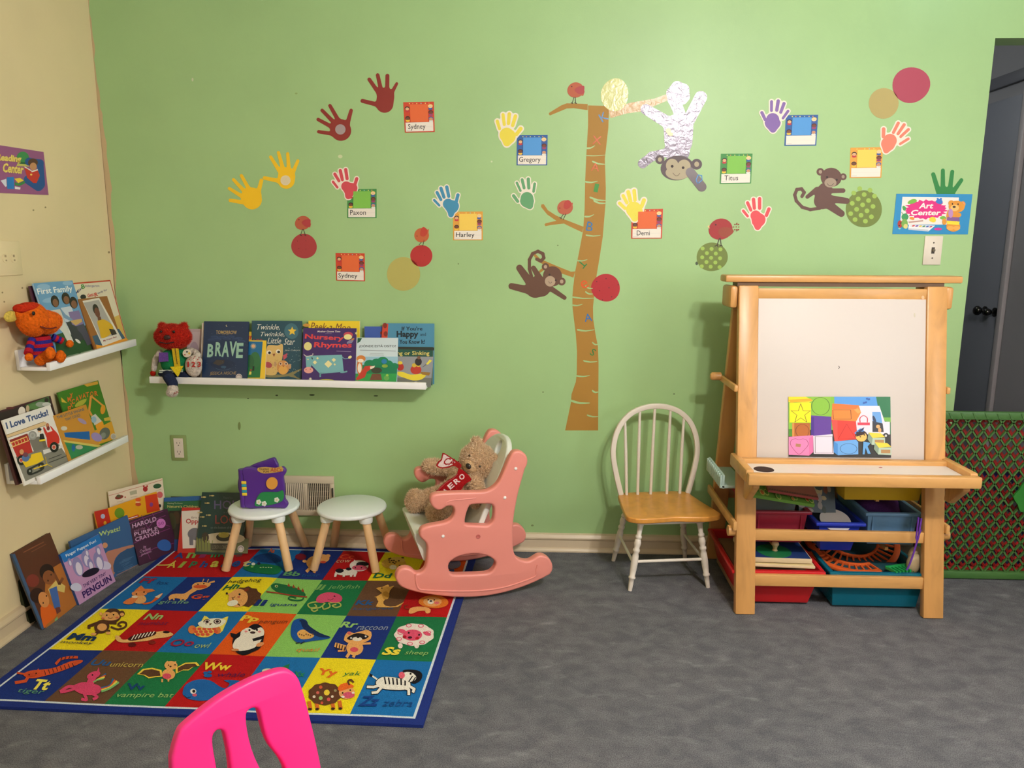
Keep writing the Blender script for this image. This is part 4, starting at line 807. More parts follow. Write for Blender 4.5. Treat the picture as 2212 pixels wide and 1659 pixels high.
c.text('First Family', (530, 512), (1010, 462), (500, 405), (236, 234, 226), 0, .02); c.poly([(1100, 700), (1185, 1000), (1325, 1240), (1265, 1250), (1180, 1010)], (18, 20, 20))
sk = (126, 82, 60)
for x, y, hr, sh, ln in ((755, 580, (36, 26, 26), (206, 200, 186), (206, 206, 196)), (905, 540, (40, 30, 28), (196, 204, 214), (52, 54, 62)), (1010, 600, (34, 24, 26), (130, 112, 156), (70, 66, 84))):
    c.poly([(x-70, y+130), (x+75, y+105), (x+150, y+330), (x+20, y+400), (x-20, y+300)], sh); c.poly([(x+10, y+330), (x+140, y+290), (x+260, y+560), (x+190, y+590), (x+110, y+430)], ln); c.ell(x, y, 56, 84, hr, rot=-14); c.ell(x+8, y+22, 38, 56, sk, rot=-14)
c.poly([(800, 640), (900, 760), (1000, 830), (985, 860), (880, 810)], (120, 150, 180)); c.poly([(960, 850), (1120, 820), (1130, 860), (1040, 915)], (196, 160, 96)); c.poly([(920, 910), (990, 960), (1000, 1060), (950, 1020)], (220, 220, 215)); c.poly([(900, 860), (1060, 930), (1080, 1100), (1010, 1130), (960, 990)], (52, 54, 60)); c.ell(960, 1120, 46, 18, (214, 210, 200), rot=30); c.ell(1070, 1130, 46, 18, (214, 210, 200), rot=40)
c.line([(920, 1340), (1075, 1300)], 8, (150, 170, 140)); c.line([(1110, 1290), (1270, 1250)], 8, (150, 170, 140)); done(c)
c = left_book('brown book with a framed portrait of a person in yellow', (167, 644.6), (224, 642), (273, 734), (208.5, 755), .104, .055, zup, .005, (150, 96, 44), hard=False)
fill(c, (150, 94, 42)); c.crop(*B1); c.poly([(1270, 1060), (1640, 960), (1740, 1110), (1340, 1240)], (62, 92, 116)); c.poly([(1320, 1175), (1400, 1190), (1740, 1085), (1770, 1115), (1335, 1245)], (226, 152, 50)); c.poly([(1135, 575), (1365, 530), (1680, 1100), (1415, 1200)], (222, 214, 200)); c.poly([(1150, 600), (1360, 560), (1610, 1035), (1385, 1095)], (170, 164, 158)); c.poly(smoothp([(1340, 850), (1430, 830), (1540, 900), (1560, 985), (1500, 1050), (1400, 1090), (1370, 980)], True), (214, 168, 34)); c.poly([(1500, 960), (1580, 970), (1610, 1030), (1540, 1050)], (54, 40, 40)); c.ell(1318, 690, 40, 74, (36, 28, 28), rot=-14); c.ell(1338, 735, 34, 72, (112, 62, 48), rot=-16); c.poly([(1340, 790), (1385, 790), (1395, 835), (1350, 845)], (112, 62, 48)); c.text('My Friend Paul', (1425, 1145), (1605, 1085), (1420, 1115), (150, 40, 34), 0, .02); done(c)
# -- lower ledge on the beige wall
c = left_book('dark maroon book with a photograph strip above the truck book', (2, 888), (106, 855), (150, 985), (28, 1035), .072, .03, zlow, .01, (64, 26, 30)); W4(c).rect(2, 2, 98, 98, (40, 28, 26)); c.crop(*B2)
c.poly([(350, 480), (670, 360), (690, 470), (380, 560)], (70, 110, 56)); c.ell(300, 570, 50, 70, (226, 216, 200)); c.ell(380, 530, 24, 50, (190, 166, 130)); c.ell(480, 500, 80, 40, (90, 130, 70)); c.ell(560, 470, 70, 36, (150, 160, 140)); c.ell(640, 410, 30, 30, (40, 30, 30)); c.ell(140, 520, 60, 16, (90, 34, 34)); c.ell(640, 470, 60, 30, (200, 200, 190)); done(c)
c = left_book('white truck book with a red fire engine on its cover', (2, 908), (109, 875), (150.5, 995), (55, 1040), .1, .05, zlow, .005, (230, 224, 214), hard=False)
fill(c, (232, 226, 216)); c.crop(*B2); c.text('I Love Trucks!', (95, 812), (672, 620), (70, 720), (56, 80, 124), 0, .04)
c.poly([(80, 890), (600, 705), (640, 715), (625, 760), (105, 930)], (222, 190, 140)); c.line([(85, 895), (600, 708)], 5, (70, 50, 40)); c.line([(108, 930), (620, 762)], 5, (70, 50, 40))
c.poly([(215, 1190), (810, 1015), (965, 1245), (350, 1530)], (128, 124, 112)); c.poly([(130, 965), (380, 880), (450, 1130), (235, 1200)], (184, 42, 38)); c.poly([(130, 960), (375, 870), (382, 895), (138, 990)], (140, 40, 36)); c.poly([(590, 1100), (860, 1030), (870, 1060), (600, 1160)], (220, 214, 206)); c.poly([(400, 960), (600, 880), (650, 1060), (470, 1130)], (120, 114, 104))
for a, b in (((130, 1005), (365, 915)), ((155, 1060), (390, 970))): c.line([a, b], 13, (226, 190, 110))
for k in range(6): c.line([(155+42*k, 1002-16*k), (172+42*k, 1048-16*k)], 9, (226, 190, 110))
c.ell(445, 898, 60, 62, (150, 148, 142)); c.ell(445, 898, 40, 42, (170, 168, 162)); c.ell(445, 898, 18, 20, (150, 148, 142))
c.poly(smoothp([(590, 790), (680, 760), (740, 820), (800, 890), (815, 1000), (700, 1060), (650, 1050), (640, 930)], True, 2), (204, 44, 36)); c.poly([(600, 770), (670, 745), (720, 835), (650, 860)], (230, 222, 210)); c.ell(650, 760, 24, 32, (190, 120, 80)); c.ell(660, 800, 22, 30, (130, 50, 50)); c.poly([(540, 880), (590, 870), (620, 980), (545, 990)], (34, 32, 34)); c.poly([(535, 960), (620, 945), (622, 972), (540, 985)], (236, 206, 50)); c.poly([(575, 990), (625, 985), (640, 1060), (600, 1070)], (110, 100, 84)); c.ell(540, 840, 22, 26, (220, 170, 130)); c.ell(538, 815, 30, 20, (30, 26, 28)); c.poly([(510, 860), (545, 850), (540, 920), (515, 910)], (226, 222, 214))
for x, y, r in ((742, 1060, 62), (290, 1240, 60)): c.ell(x, y, r, r*1.15, (26, 24, 24)); c.ell(x-4, y, r*.5, r*.56, (226, 200, 190)); c.ell(x-4, y, r*.36, r*.4, (204, 80, 56))
c.poly([(300, 1260), (415, 1210), (425, 1160), (560, 1125), (600, 1235), (500, 1290), (350, 1340)], (236, 196, 34)); c.poly(smoothp([(370, 1370), (440, 1330), (560, 1270), (600, 1290), (600, 1360), (520, 1410), (420, 1445), (375, 1430)], True, 2), (40, 38, 36)); c.poly(smoothp([(395, 1385), (450, 1350), (555, 1295), (580, 1305), (575, 1345), (500, 1390), (420, 1420)], True, 2), (128, 124, 112))
for x, y in ((405, 1390), (555, 1320)): c.ell(x, y, 34, 42, (30, 28, 28)); c.ell(x, y, 14, 16, (150, 150, 144))
c.line([(460, 1360), (640, 1300)], 14, (236, 196, 34)); c.line(smoothp([(620, 1200), (640, 1290), (710, 1330)], False), 10, (206, 176, 60)); c.ell(345, 1210, 52, 50, (82, 112, 160)); c.ell(345, 1165, 34, 34, (110, 60, 76)); c.ell(290, 1125, 30, 36, (206, 150, 100)); c.line([(665, 1225), (840, 1160)], 8, (50, 48, 46)); c.line([(665, 1275), (935, 1170)], 8, (50, 48, 46)); done(c)
c = left_book('green and yellow excavator book behind the orange train book', (125.4, 845.5), (211.6, 823.5), (251, 948), (165, 985), .07, .02, zlow, .004, (62, 112, 34), hard=False)
fill(c, (66, 124, 36)); c.crop(*B2); c.poly([(1150, 195), (1345, 150), (1352, 190), (1200, 225)], (214, 160, 56)); c.poly([(840, 370), (925, 450), (850, 440)], (214, 180, 60)); c.poly([(1420, 760), (1535, 700), (1605, 940), (1300, 1040), (1200, 900)], (216, 156, 40)); c.poly([(1430, 660), (1520, 640), (1525, 690), (1440, 700)], (206, 170, 60)); c.poly(smoothp([(1030, 490), (1080, 430), (1195, 390), (1150, 470), (1060, 505)], True, 2), (176, 176, 60))
for ch, x, y in zip('MYEXCAVATOR', (955, 985, 960, 985, 1010, 1065, 1110, 1160, 1205, 1265, 1325), (400, 350, 530, 480, 430, 395, 372, 350, 335, 325, 320)): c.text(ch, (x-22, y+38), (x+24, y+28), (x-30, y-30), (222, 112, 40), 0, .03)
c.line([(1250, 360), (1225, 560), (1260, 620)], 30, (222, 150, 64)); c.line([(1260, 360), (1420, 490)], 24, (222, 150, 64)); c.ell(1415, 540, 34, 66, (226, 150, 40), rot=8); c.ell(1370, 760, 56, 76, (230, 152, 34)); c.poly([(1250, 640), (1310, 600), (1400, 700), (1300, 760)], (206, 200, 186)); c.ell(1290, 680, 36, 46, (150, 180, 196)); c.ell(1440, 870, 70, 86, (96, 100, 90), rot=25); c.ell(1420, 900, 34, 44, (130, 136, 124), rot=25); c.ell(1560, 912, 40, 42, (206, 196, 184)); c.ell(1560, 912, 30, 32, (176, 166, 156)); done(c)
c = left_book('orange train story book with a dark spine on the lower ledge', (110, 899), (181, 876), (222.6, 963), (154, 992), .102, .06, zlow, .007, (196, 136, 46), spine=(44, 32, 26))
fill(c, (198, 138, 48)); c.crop(*B2); c.poly([(890, 990), (1420, 1040), (985, 1225)], (44, 128, 76)); c.poly([(870, 960), (1400, 1035), (1350, 1060), (890, 990)], (206, 186, 90))
c.text('THE LITTLE ENGINE', (790, 670), (1165, 550), (775, 635), (66, 96, 110), 0, .02); c.text('THAT COULD', (905, 700), (1110, 630), (890, 665), (66, 96, 110), 0, .02)
c.poly([(880, 860), (1230, 840), (1240, 960), (900, 920)], (20, 92, 160)); c.ell(1330, 920, 80, 56, (150, 130, 180), rot=30); c.ell(1130, 700, 70, 28, (160, 140, 170), rot=30); c.ell(880, 800, 44, 30, (206, 200, 180)); c.ell(1090, 1060, 50, 30, (180, 176, 156)); c.ell(1010, 1070, 26, 50, (24, 96, 150)); done(c)
# -- books leaning along the floor
D1, D2 = (0, 1010, 4.255), (340, 900, 4.254)
c = floor_book('thick dark green book behind the brown children book', (66, 1352), (145, 1298), (20, 1192), .012, (42, 50, 26)); fill(c, (46, 50, 30)); done(c)
c = floor_book('large brown book with two painted children and a blue spine', (94, 1360), (169, 1304), (27, 1195.7), .012, (78, 46, 30), spine=(54, 78, 106))
fill(c, (86, 48, 32)); c.crop(*D1); c.poly([(110, 800), (135, 790), (410, 1480), (385, 1490)], (58, 84, 116)); c.poly([(420, 960), (600, 850), (715, 1250), (420, 1480), (400, 1420)], (170, 104, 44)); c.ell(300, 1040, 60, 60, (120, 50, 40)); c.line([(215, 780), (400, 685)], 9, (130, 76, 50)); c.line([(290, 775), (420, 705)], 8, (120, 72, 48))
c.poly([(440, 1120), (520, 1030), (600, 1090), (590, 1150), (520, 1130), (490, 1240)], (206, 180, 100)); c.poly([(450, 1120), (520, 1090), (555, 1280), (500, 1300)], (64, 98, 158)); c.line([(480, 940), (545, 1070), (575, 1020)], 26, (122, 72, 42)); c.ell(430, 960, 68, 74, (40, 26, 22)); c.ell(448, 1010, 56, 66, (132, 78, 44), rot=-10); c.ell(440, 1040, 6, 9, (30, 20, 20)); c.ell(468, 985, 6, 9, (30, 20, 20)); c.poly(smoothp([(370, 1290), (440, 1250), (510, 1310), (510, 1370), (430, 1440), (400, 1470)], True), (212, 96, 28)); c.ell(340, 1175, 66, 70, (44, 26, 22)); c.ell(400, 1215, 48, 74, (204, 136, 76), rot=-15); c.ell(395, 1245, 6, 9, (40, 26, 22)); c.ell(425, 1180, 6, 9, (40, 26, 22)); c.poly([(505, 1290), (545, 1280), (560, 1320), (520, 1350)], (110, 60, 50)); c.poly([(500, 1400), (525, 1370), (530, 1395), (505, 1415)], (120, 170, 110)); done(c)
c = corner_book('tall white picture word book in the corner', (-1.778, -.205, .297), (-1.646, -.014, .306), .018, .005, (222, 206, 176)); fill(c, (224, 208, 180)); c.crop(*D1)
c.line([(1000, 258), (1090, 235), (1180, 205), (1290, 175), (1400, 140), (1490, 112)], 4, (190, 100, 80)); c.ell(1095, 272, 40, 18, (130, 50, 34), rot=-14); c.ell(1090, 262, 20, 14, (90, 84, 50)); c.poly([(1190, 222), (1255, 205), (1260, 240), (1198, 255)], (170, 166, 136)); c.ell(1335, 198, 22, 24, (160, 40, 36)); c.ell(1320, 172, 8, 10, (170, 60, 50)); c.ell(1352, 172, 8, 10, (170, 60, 50)); c.ell(1445, 170, 38, 22, (44, 84, 50), rot=-8); c.ell(1468, 250, 28, 30, (204, 96, 96)); c.ell(1468, 352, 12, 16, (30, 28, 28)); c.ell(1150, 272, 7, 7, (170, 70, 60))
for a in ((1075, 318, 1130, 304), (1200, 275, 1260, 262), (1320, 245, 1375, 232), (1430, 212, 1480, 200)): c.line([a[:2], a[2:]], 4, (180, 165, 140))
done(c)
c = corner_book('yellow book with a red spine panel and a green ball', (-1.772, -.318, .256), (-1.66, -.045, .246), .03, .005, (224, 158, 26), spine=(180, 44, 30)); fill(c, (224, 158, 26)); c.crop(*D1)
c.poly([(865, 405), (990, 375), (1050, 640), (930, 690)], (190, 46, 30)); c.poly([(1330, 262), (1440, 238), (1470, 390), (1350, 420)], (206, 60, 26)); c.ell(945, 448, 20, 22, (170, 176, 200)); c.ell(1098, 418, 46, 48, (104, 140, 34)); c.ell(1270, 295, 26, 18, (220, 92, 40)); c.ell(1270, 338, 26, 18, (196, 70, 40)); c.ell(1265, 318, 22, 6, (240, 200, 150)); c.ell(1390, 340, 16, 20, (130, 60, 130)); c.ell(965, 510, 14, 18, (226, 160, 40)); c.poly([(1150, 470), (1270, 430), (1276, 452), (1156, 492)], (200, 50, 36)); c.line([(1165, 476), (1262, 446)], 8, (235, 225, 215)); done(c)
c = floor_book('blue picture book with a curved shoreline behind the penguin book', (180, 1285), (301, 1218), (150.4, 1170), .008, (52, 86, 128)); fill(c, (54, 92, 136)); c.crop(*D1)
c.poly(smoothp([(960, 800), (1080, 745), (1220, 710), (1225, 730), (1110, 780), (1050, 860), (1060, 960), (1000, 1000)], True), (176, 120, 96)); c.poly(smoothp([(1040, 900), (1100, 790), (1235, 735), (1278, 890), (1080, 985)], True, 2), (44, 80, 116)); c.line([(1070, 990), (1275, 890)], 8, (150, 112, 100)); c.text('Wyatt!', (918, 645), (1112, 590), (905, 592), (176, 196, 110), .1, .02); c.ell(965, 715, 24, 26, (200, 140, 100))
for k in range(10): c.line([(1080+random.uniform(0, 60), 850+k*12), (1180+random.uniform(0, 60), 815+k*12)], 3, (84, 120, 150))
done(c)
c = floor_book('maroon book with lilac title letters about a crayon', (302, 1222), (385, 1191), (277, 1125), .005, (54, 22, 44)); fill(c, (56, 20, 46)); c.crop(*D1)
for a in ([(1180, 520), (1300, 470), (1500, 400)], [(1300, 440), (1360, 560), (1420, 480), (1520, 440)], [(1220, 700), (1350, 640), (1560, 560)], [(1280, 820), (1420, 740), (1620, 690)], [(1330, 720), (1380, 840)], [(1400, 420), (1440, 500), (1560, 540)]): c.line(a, 5, (122, 44, 106))
LI = (190, 150, 180); c.text('HAROLD', (1218, 560), (1440, 490), (1212, 518), LI, 0, .02); c.text('and the', (1232, 595), (1335, 565), (1228, 570), (150, 100, 130), .2); c.text('PURPLE', (1236, 635), (1452, 575), (1230, 600), LI, 0, .02); c.text('CRAYON', (1245, 682), (1462, 612), (1240, 645), LI, 0, .02); c.text('by', (1318, 752), (1345, 742), (1316, 720), LI, .2); c.text('Crockett', (1285, 785), (1385, 755), (1283, 758), LI, .2); c.text('Johnson', (1295, 820), (1390, 785), (1293, 793), LI, .2)
c.ell(1480, 513, 42, 44, (190, 110, 176)); c.text('50', (1455, 535), (1508, 522), (1450, 505), (140, 60, 130), 0, .02); c.ell(1510, 715, 62, 56, (36, 84, 150), wob=.06); done(c)
def wall_book(label, x0, x1, ptop, yb, yt, t, board, **k):
    ym = (yb+yt)/2; a = onY(x0, ptop+60, ym).x; b = onY(x1, ptop+60, ym).x; zt = onY((x0+x1)/2, ptop, yt).z
    return book(label, (a, yb, .0006), (1, 0, 0), (0, yt-yb, zt), b-a, math.hypot(zt, yt-yb), t, board, **k)
c = wall_book('green and blue nature book against the green wall in the corner', 362, 425, 1073, -.115, -.02, .006, (40, 96, 66)); fill(c, (44, 40, 34)); c.crop(*D2)
c.poly([(60, 745), (520, 722), (520, 770), (60, 782)], (36, 92, 150)); c.poly([(60, 782), (520, 765), (520, 850), (60, 868)], (32, 96, 60)); c.tb('Getting To Know', 92, 790, 232, 806, (200, 200, 170)); c.tb("Nature's Children", 92, 812, 378, 838, (196, 190, 110), 0, .01); c.ell(175, 930, 36, 60, (70, 52, 34), wob=.08); c.ell(130, 960, 40, 80, (60, 62, 40), wob=.1); c.poly([(60, 1130), (520, 1120), (520, 1260), (60, 1260)], (28, 62, 120)); done(c)
c = wall_book('white book with a red frame and a grey animal, behind the dark green book', 388.5, 455, 1097, -.135, -.06, .012, (184, 44, 32), pages=(226, 214, 190)); fill(c, (190, 46, 34)); c.crop(*D2)
c.poly([(222, 868), (520, 850), (540, 1200), (232, 1212)], (226, 218, 204)); c.tb('Eric Carle', 315, 918, 455, 936, (90, 60, 60)); c.tb('Opposites', 262, 938, 520, 996, (186, 52, 50), 0, .02); c.ell(345, 1080, 62, 60, (112, 112, 118), wob=.07); c.poly([(292, 1090), (330, 1090), (330, 1182), (296, 1182)], (108, 108, 114)); c.poly([(365, 1090), (400, 1090), (402, 1180), (370, 1180)], (108, 108, 114)); done(c)
c = wall_book('dark green lake book leaning behind the stool with the purple toy', 428, 527, 1064, -.15, -.04, .006, (26, 56, 52)); fill(c, (26, 58, 54)); c.crop(*D2)
c.tb("There's a", 605, 735, 690, 755, (86, 96, 100)); c.tb('HOLE', 522, 770, 790, 850, (92, 84, 124), 0, .01); c.tb('in the', 610, 870, 660, 890, (86, 96, 100)); c.tb('LOG', 532, 905, 722, 985, (140, 58, 52), 0, .01); c.tb('on the bottom of the lake', 490, 1008, 740, 1030, (110, 120, 116))
c.poly([(360, 1120), (840, 1120), (832, 1258), (352, 1240)], (96, 100, 66)); c.ell(610, 1120, 195, 56, (196, 184, 152)); c.ell(440, 1110, 34, 48, (60, 50, 40)); c.ell(610, 1108, 70, 38, (44, 44, 32)); c.ell(610, 1088, 50, 26, (160, 150, 60)); c.ell(575, 1074, 10, 10, (180, 170, 70)); c.ell(645, 1074, 10, 10, (180, 170, 70))
for x in range(370, 500, 14): c.line([(x, 1235), (x+random.uniform(-10, 14), 1090+random.uniform(0, 60))], 6, (134, 142, 70))
c.poly([(495, 1165), (650, 1165), (650, 1228), (495, 1228)], (60, 58, 46)); c.tb('LOREN LONG', 505, 1182, 640, 1218, (130, 124, 96)); c.ell(767, 1214, 30, 31, (206, 200, 190)); c.ell(767, 1214, 24, 25, (150, 140, 140)); c.ell(767, 1217, 18, 16, (205, 198, 190))
for x, y in ((432, 740), (508, 727), (465, 795), (478, 905), (420, 922), (440, 1005), (400, 880)): c.ell(x, y, 17, 7, (196, 176, 110), n=10); c.poly([(x-15, y), (x-28, y-8), (x-28, y+8)], (196, 176, 110))
done(c)
c = floor_book('blue finger puppet book with a lilac penguin cover', (171.6, 1307), (250, 1255.6), (130.4, 1198), .014, (36, 88, 150), spine=(34, 76, 136), pages=(206, 196, 190)); fill(c, (186, 140, 178)); c.crop(*D1)
c.poly([(550, 800), (905, 612), (940, 690), (590, 875)], (32, 110, 180)); c.text('Finger Puppet Fun!', (612, 832), (888, 690), (600, 800), (236, 236, 232), 0, .01); c.ell(960, 900, 60, 40, (196, 190, 214), wob=.06); c.ell(700, 1100, 50, 40, (196, 196, 216), wob=.06)
for x, y, s in ((715, 910, 1.), (790, 840, .85), (905, 860, .95), (830, 890, .6), (640, 870, .4), (900, 760, .5), (795, 780, .4)): c.ell(x, y, 48*s, 92*s, (136, 130, 176), rot=-14); c.ell(x+10*s, y+20*s, 28*s, 62*s, (214, 204, 220), rot=-14)
c.ell(832, 965, 82, 34, (22, 18, 40), rot=-24, wob=.04); c.text('THE VERY TINY', (765, 1108), (975, 985), (758, 1078), (52, 34, 90), 0, .01); c.text('PENGUIN', (770, 1205), (1030, 1040), (748, 1145), (52, 30, 90), 0, .03); done(c)
# ------------------------------------------------------------------ alphabet rug
RZ = .007
rugc = Cv((0, 0, RZ), (1, 0, 0), (0, 1, 0)); RQ = [rugc.pt(*p) for p in ((385, 1186), (1013, 1196), (892.3, 1550.7), (-31.6, 1511))]   # back-left, back-right, front-right, front-left of the white line
def rug_uv(u, v): return tuple((RQ[0][i]*(1-u)+RQ[1][i]*u)*(1-v)+(RQ[3][i]*(1-u)+RQ[2][i]*u)*v for i in (0, 1))
r0, r1 = rugc.pt(590, 1182), rugc.pt(500, 1412)
def rug_z(a, b):
    """the rug lies in shallow folds"""
    t = (b-r0[1])/(r1[1]-r0[1]); x = r0[0]+(r1[0]-r0[0])*t
    return .0045*math.exp(-((a-x)/.09)**2)*min(1, max(0, 1.2-t*.7)) + .0022*math.sin(9*a+4*b+1)*math.sin(6*b+2*a) + .0022
rug = tag(empty('alphabet_rug', (*rug_uv(.5, .5), 0)), 'colourful animal alphabet rug with a dark blue border on the carpet', 'rug')
def rug_patch(u0, u1, v0, v1, nu, nv, mt, name, z0=0., skirt=False):
    vs = []; fs = []
    for j in range(nv+1):
        for i in range(nu+1):
            a, b = rug_uv(u0+(u1-u0)*i/nu, v0+(v1-v0)*j/nv); vs.append((a, b, RZ+rug_z(a, b)+z0))
    for j in range(nv):
        for i in range(nu): q = j*(nu+1)+i; fs.append((q, q+1, q+nu+2, q+nu+1))
    if skirt:
        ring = [i for i in range(nu+1)] + [j*(nu+1)+nu for j in range(1, nv+1)] + [nv*(nu+1)+i for i in range(nu-1, -1, -1)] + [j*(nu+1) for j in range(nv-1, 0, -1)]
        base = len(vs); vs += [(vs[i][0], vs[i][1], .001) for i in ring]; n = len(ring)
        fs += [(ring[k], ring[(k+1) % n], base+(k+1) % n, base+k) for k in range(n)]
    return vs, fs
RUGF = 'fabric'
vs, fs = rug_patch(-.027, 1.028, -.03, 1.03, 46, 40, None, '', -.0006, True)
mb = MB(); mb.add(vs, fs); mb.build('border', M((28, 46, 116), .95, RUGF), rug, smooth=60, mtx=Matrix.Translation(-Vector(rug.location)))
vs, fs = rug_patch(-.006, 1.006, -.007, 1.007, 44, 36, None, '', -.0003)
mb = MB(); mb.add(vs, fs); mb.build('white_line', M((206, 216, 222), .95, RUGF), rug, smooth=60, mtx=Matrix.Translation(-Vector(rug.location)))
RA, RB = (0, 1160, 3.95), (440, 1160, 3.8138)
K = dict(R=(172, 20, 22), S=(26, 104, 166), N=(24, 46, 116), Y=(238, 212, 34), G=(26, 110, 64), L=(134, 190, 94), B=(98, 68, 46), O=(216, 86, 22))
TA = (226, 164, 96)
def square(col, row, bg, crop, draw, span=1, name='printed_square'):
    c = Cv((0, 0, RZ), (1, 0, 0), (0, 1, 0)); c.kind = RUGF; c.rough = .95; c.zf = rug_z; c.dz = 5e-5
    e = 0.; vs, fs = rug_patch(col/7+e, (col+span)/7-e, row/4+e, (row+1)/4-e, 8*span, 10, None, '')
    c.mb.mat(M(K[bg], .95, RUGF)); c.mb.add(vs, fs); c.off = .0018; c.crop(*crop); draw(c); return c.build(name, rug)
def eyes(c, pts, r=9, col=(30, 24, 22)):
    for x, y in pts: c.ell(x, y, r, r, col, n=10)
def letters(c, s, word, a, b, h, col, col2=None, wb=None, bold=.03):
    c.text(s, a, b, h, col, .12, bold)
    if word: c.text(word, *wb, col2 or col, .2, .0)
def t_title(c):
    cols = [(40, 76, 140), (130, 180, 90), (150, 50, 96), (60, 150, 90), (50, 130, 90), (120, 60, 60)]
    for k, ch in enumerate('Animal'): x = 1480+105*k; c.text(ch, (x, 190-2*k), (x+80, 186-2*k), (x+18, 140-2*k), cols[k], .1, .03)
    cols = [(214, 190, 70), (150, 170, 70), (50, 120, 80), (40, 76, 140), (200, 190, 80), (40, 90, 140), (40, 70, 130), (206, 190, 130)]
    for k, ch in enumerate('Alphabet'): x = 1420+92*k; c.text(ch, (x, 268), (x+70, 268), (x+20, 215), cols[k], .2, .03)
    c.line(smoothp([(1340, 245), (1400, 245), (1450, 240), (1500, 210)], False), 9, (214, 190, 90))
square(0, 0, 'R', RA, t_title, 2)
def t_a(c):
    c.text('Aa', (530, 142), (580, 148), (545, 105), (200, 96, 50), .1, .03); c.ell(530, 190, 110, 42, (20, 60, 118), wob=.08); c.poly(smoothp([(330, 262), (400, 240), (520, 240), (640, 262), (620, 310), (560, 325), (430, 315), (350, 290)], True), (20, 108, 62)); c.ell(410, 238, 16, 12, (226, 226, 214)); c.ell(455, 236, 14, 12, (30, 40, 70)); c.ell(400, 262, 12, 8, (120, 176, 90))
    for x in range(470, 570, 22): c.ell(x, 268+(x % 4), 8, 4, (200, 220, 150), n=8)
square(2, 0, 'S', RB, t_a)
def t_b(c):
    c.ell(800, 172, 46, 26, (120, 24, 40)); c.ell(905, 215, 60, 48, TA, rot=-20); c.ell(975, 185, 62, 34, TA); c.ell(1025, 165, 20, 14, TA); c.ell(985, 215, 24, 10, (190, 70, 50)); eyes(c, [(965, 180)], 7); c.line([(890, 250), (850, 290)], 24, TA); c.line([(930, 255), (910, 295)], 24, TA); c.ell(832, 208, 18, 12, TA); letters(c, 'Bb', 'bear', (650, 330), (790, 330), (665, 292), (90, 150, 100), (24, 84, 140), ((805, 335), (955, 330), (812, 312)))
square(3, 0, 'N', RB, t_b)
def t_c(c):
    letters(c, 'Cc', 'cow', (1115, 190), (1235, 188), (1128, 152), (206, 70, 36), (214, 176, 140), ((1090, 220), (1208, 218), (1098, 198)))
    W_ = (230, 222, 212); c.ell(1175, 298, 92, 26, W_); c.ell(1280, 245, 78, 46, W_); c.poly([(1235, 215), (1240, 195), (1268, 212)], W_); c.ell(1310, 230, 52, 18, (30, 26, 34)); c.ell(1285, 262, 64, 22, (206, 84, 110)); c.ell(1120, 285, 34, 18, (30, 26, 34)); c.ell(1195, 272, 24, 12, (30, 26, 34))
    for x in (1080, 1150, 1210, 1240): c.poly([(x, 305), (x+22, 305), (x+12, 335), (x-6, 335)], W_)
    eyes(c, [(1262, 240), (1250, 262), (1300, 262)], 6)
square(4, 0, 'R', RB, t_c)
def t_d(c):
    c.text('Dd', (1392, 345), (1545, 345), (1408, 305), (30, 100, 60), .1, .03); c.ell(1570, 225, 100, 50, (220, 170, 70), wob=.04); c.ell(1590, 195, 70, 26, (226, 180, 90)); c.ell(1560, 255, 30, 20, (226, 216, 180))
    for k in range(14): c.ell(1520+random.uniform(0, 150), 175+random.uniform(0, 75), 9, 5, (70, 40, 30), n=8)
square(5, 0, 'Y', RB, t_d)
def t_e(c): c.ell(2050, 230, 70, 40, (120, 120, 140)); c.text('Ee', (1960, 300), (2060, 300), (1975, 260), (60, 90, 150), .1, .03)
square(6, 0, 'O', RB, t_e)
def t_f(c):
    letters(c, 'Ff', 'fox', (1180, 398), (1310, 402), (1215, 352), (150, 36, 58), (30, 70, 124), ((1335, 412), (1440, 410), (1345, 382))); O_ = (216, 120, 62)
    c.poly(smoothp([(1215, 575), (1290, 560), (1340, 510), (1390, 485), (1360, 530), (1290, 575), (1235, 585)], True), (212, 90, 34)); c.poly([(1320, 520), (1390, 485), (1355, 530)], (226, 206, 170)); c.ell(1190, 540, 60, 40, (222, 166, 104)); c.poly(smoothp([(1050, 570), (1110, 530), (1180, 520), (1140, 575), (1090, 585)], True), O_); c.poly([(1125, 505), (1155, 460), (1205, 420), (1235, 450), (1300, 450), (1325, 465), (1240, 490), (1190, 510)], O_); c.ell(1190, 490, 66, 22, (222, 140, 80)); c.ell(1150, 520, 26, 12, (226, 206, 180)); eyes(c, [(1165, 495), (1230, 478)], 7)
square(0, 1, 'S', RA, t_f)
def t_g(c):
    c.poly(smoothp([(1445, 540), (1450, 505), (1500, 490), (1570, 490), (1620, 460), (1660, 435), (1690, 455), (1620, 500), (1590, 540), (1500, 530)], True), TA); c.poly(smoothp([(1640, 420), (1680, 395), (1750, 395), (1800, 410), (1770, 440), (1700, 460), (1650, 455)], True), TA); c.ell(1710, 432, 60, 16, (206, 86, 44)); c.line([(1790, 400), (1830, 390)], 14, TA); c.line([(1770, 392), (1780, 372)], 8, TA); c.line([(1730, 390), (1740, 368)], 8, TA)
    for x in (1445, 1480, 1540, 1575): c.line([(x, 520), (x+5, 545)], 13, TA)
    eyes(c, [(1690, 412), (1740, 408)], 6); letters(c, 'Gg', 'giraffe', (1620, 550), (1780, 550), (1640, 500), (200, 74, 46), (120, 166, 130), ((1345, 585), (1600, 590), (1365, 545)))
square(1, 1, 'N', RA, t_g)
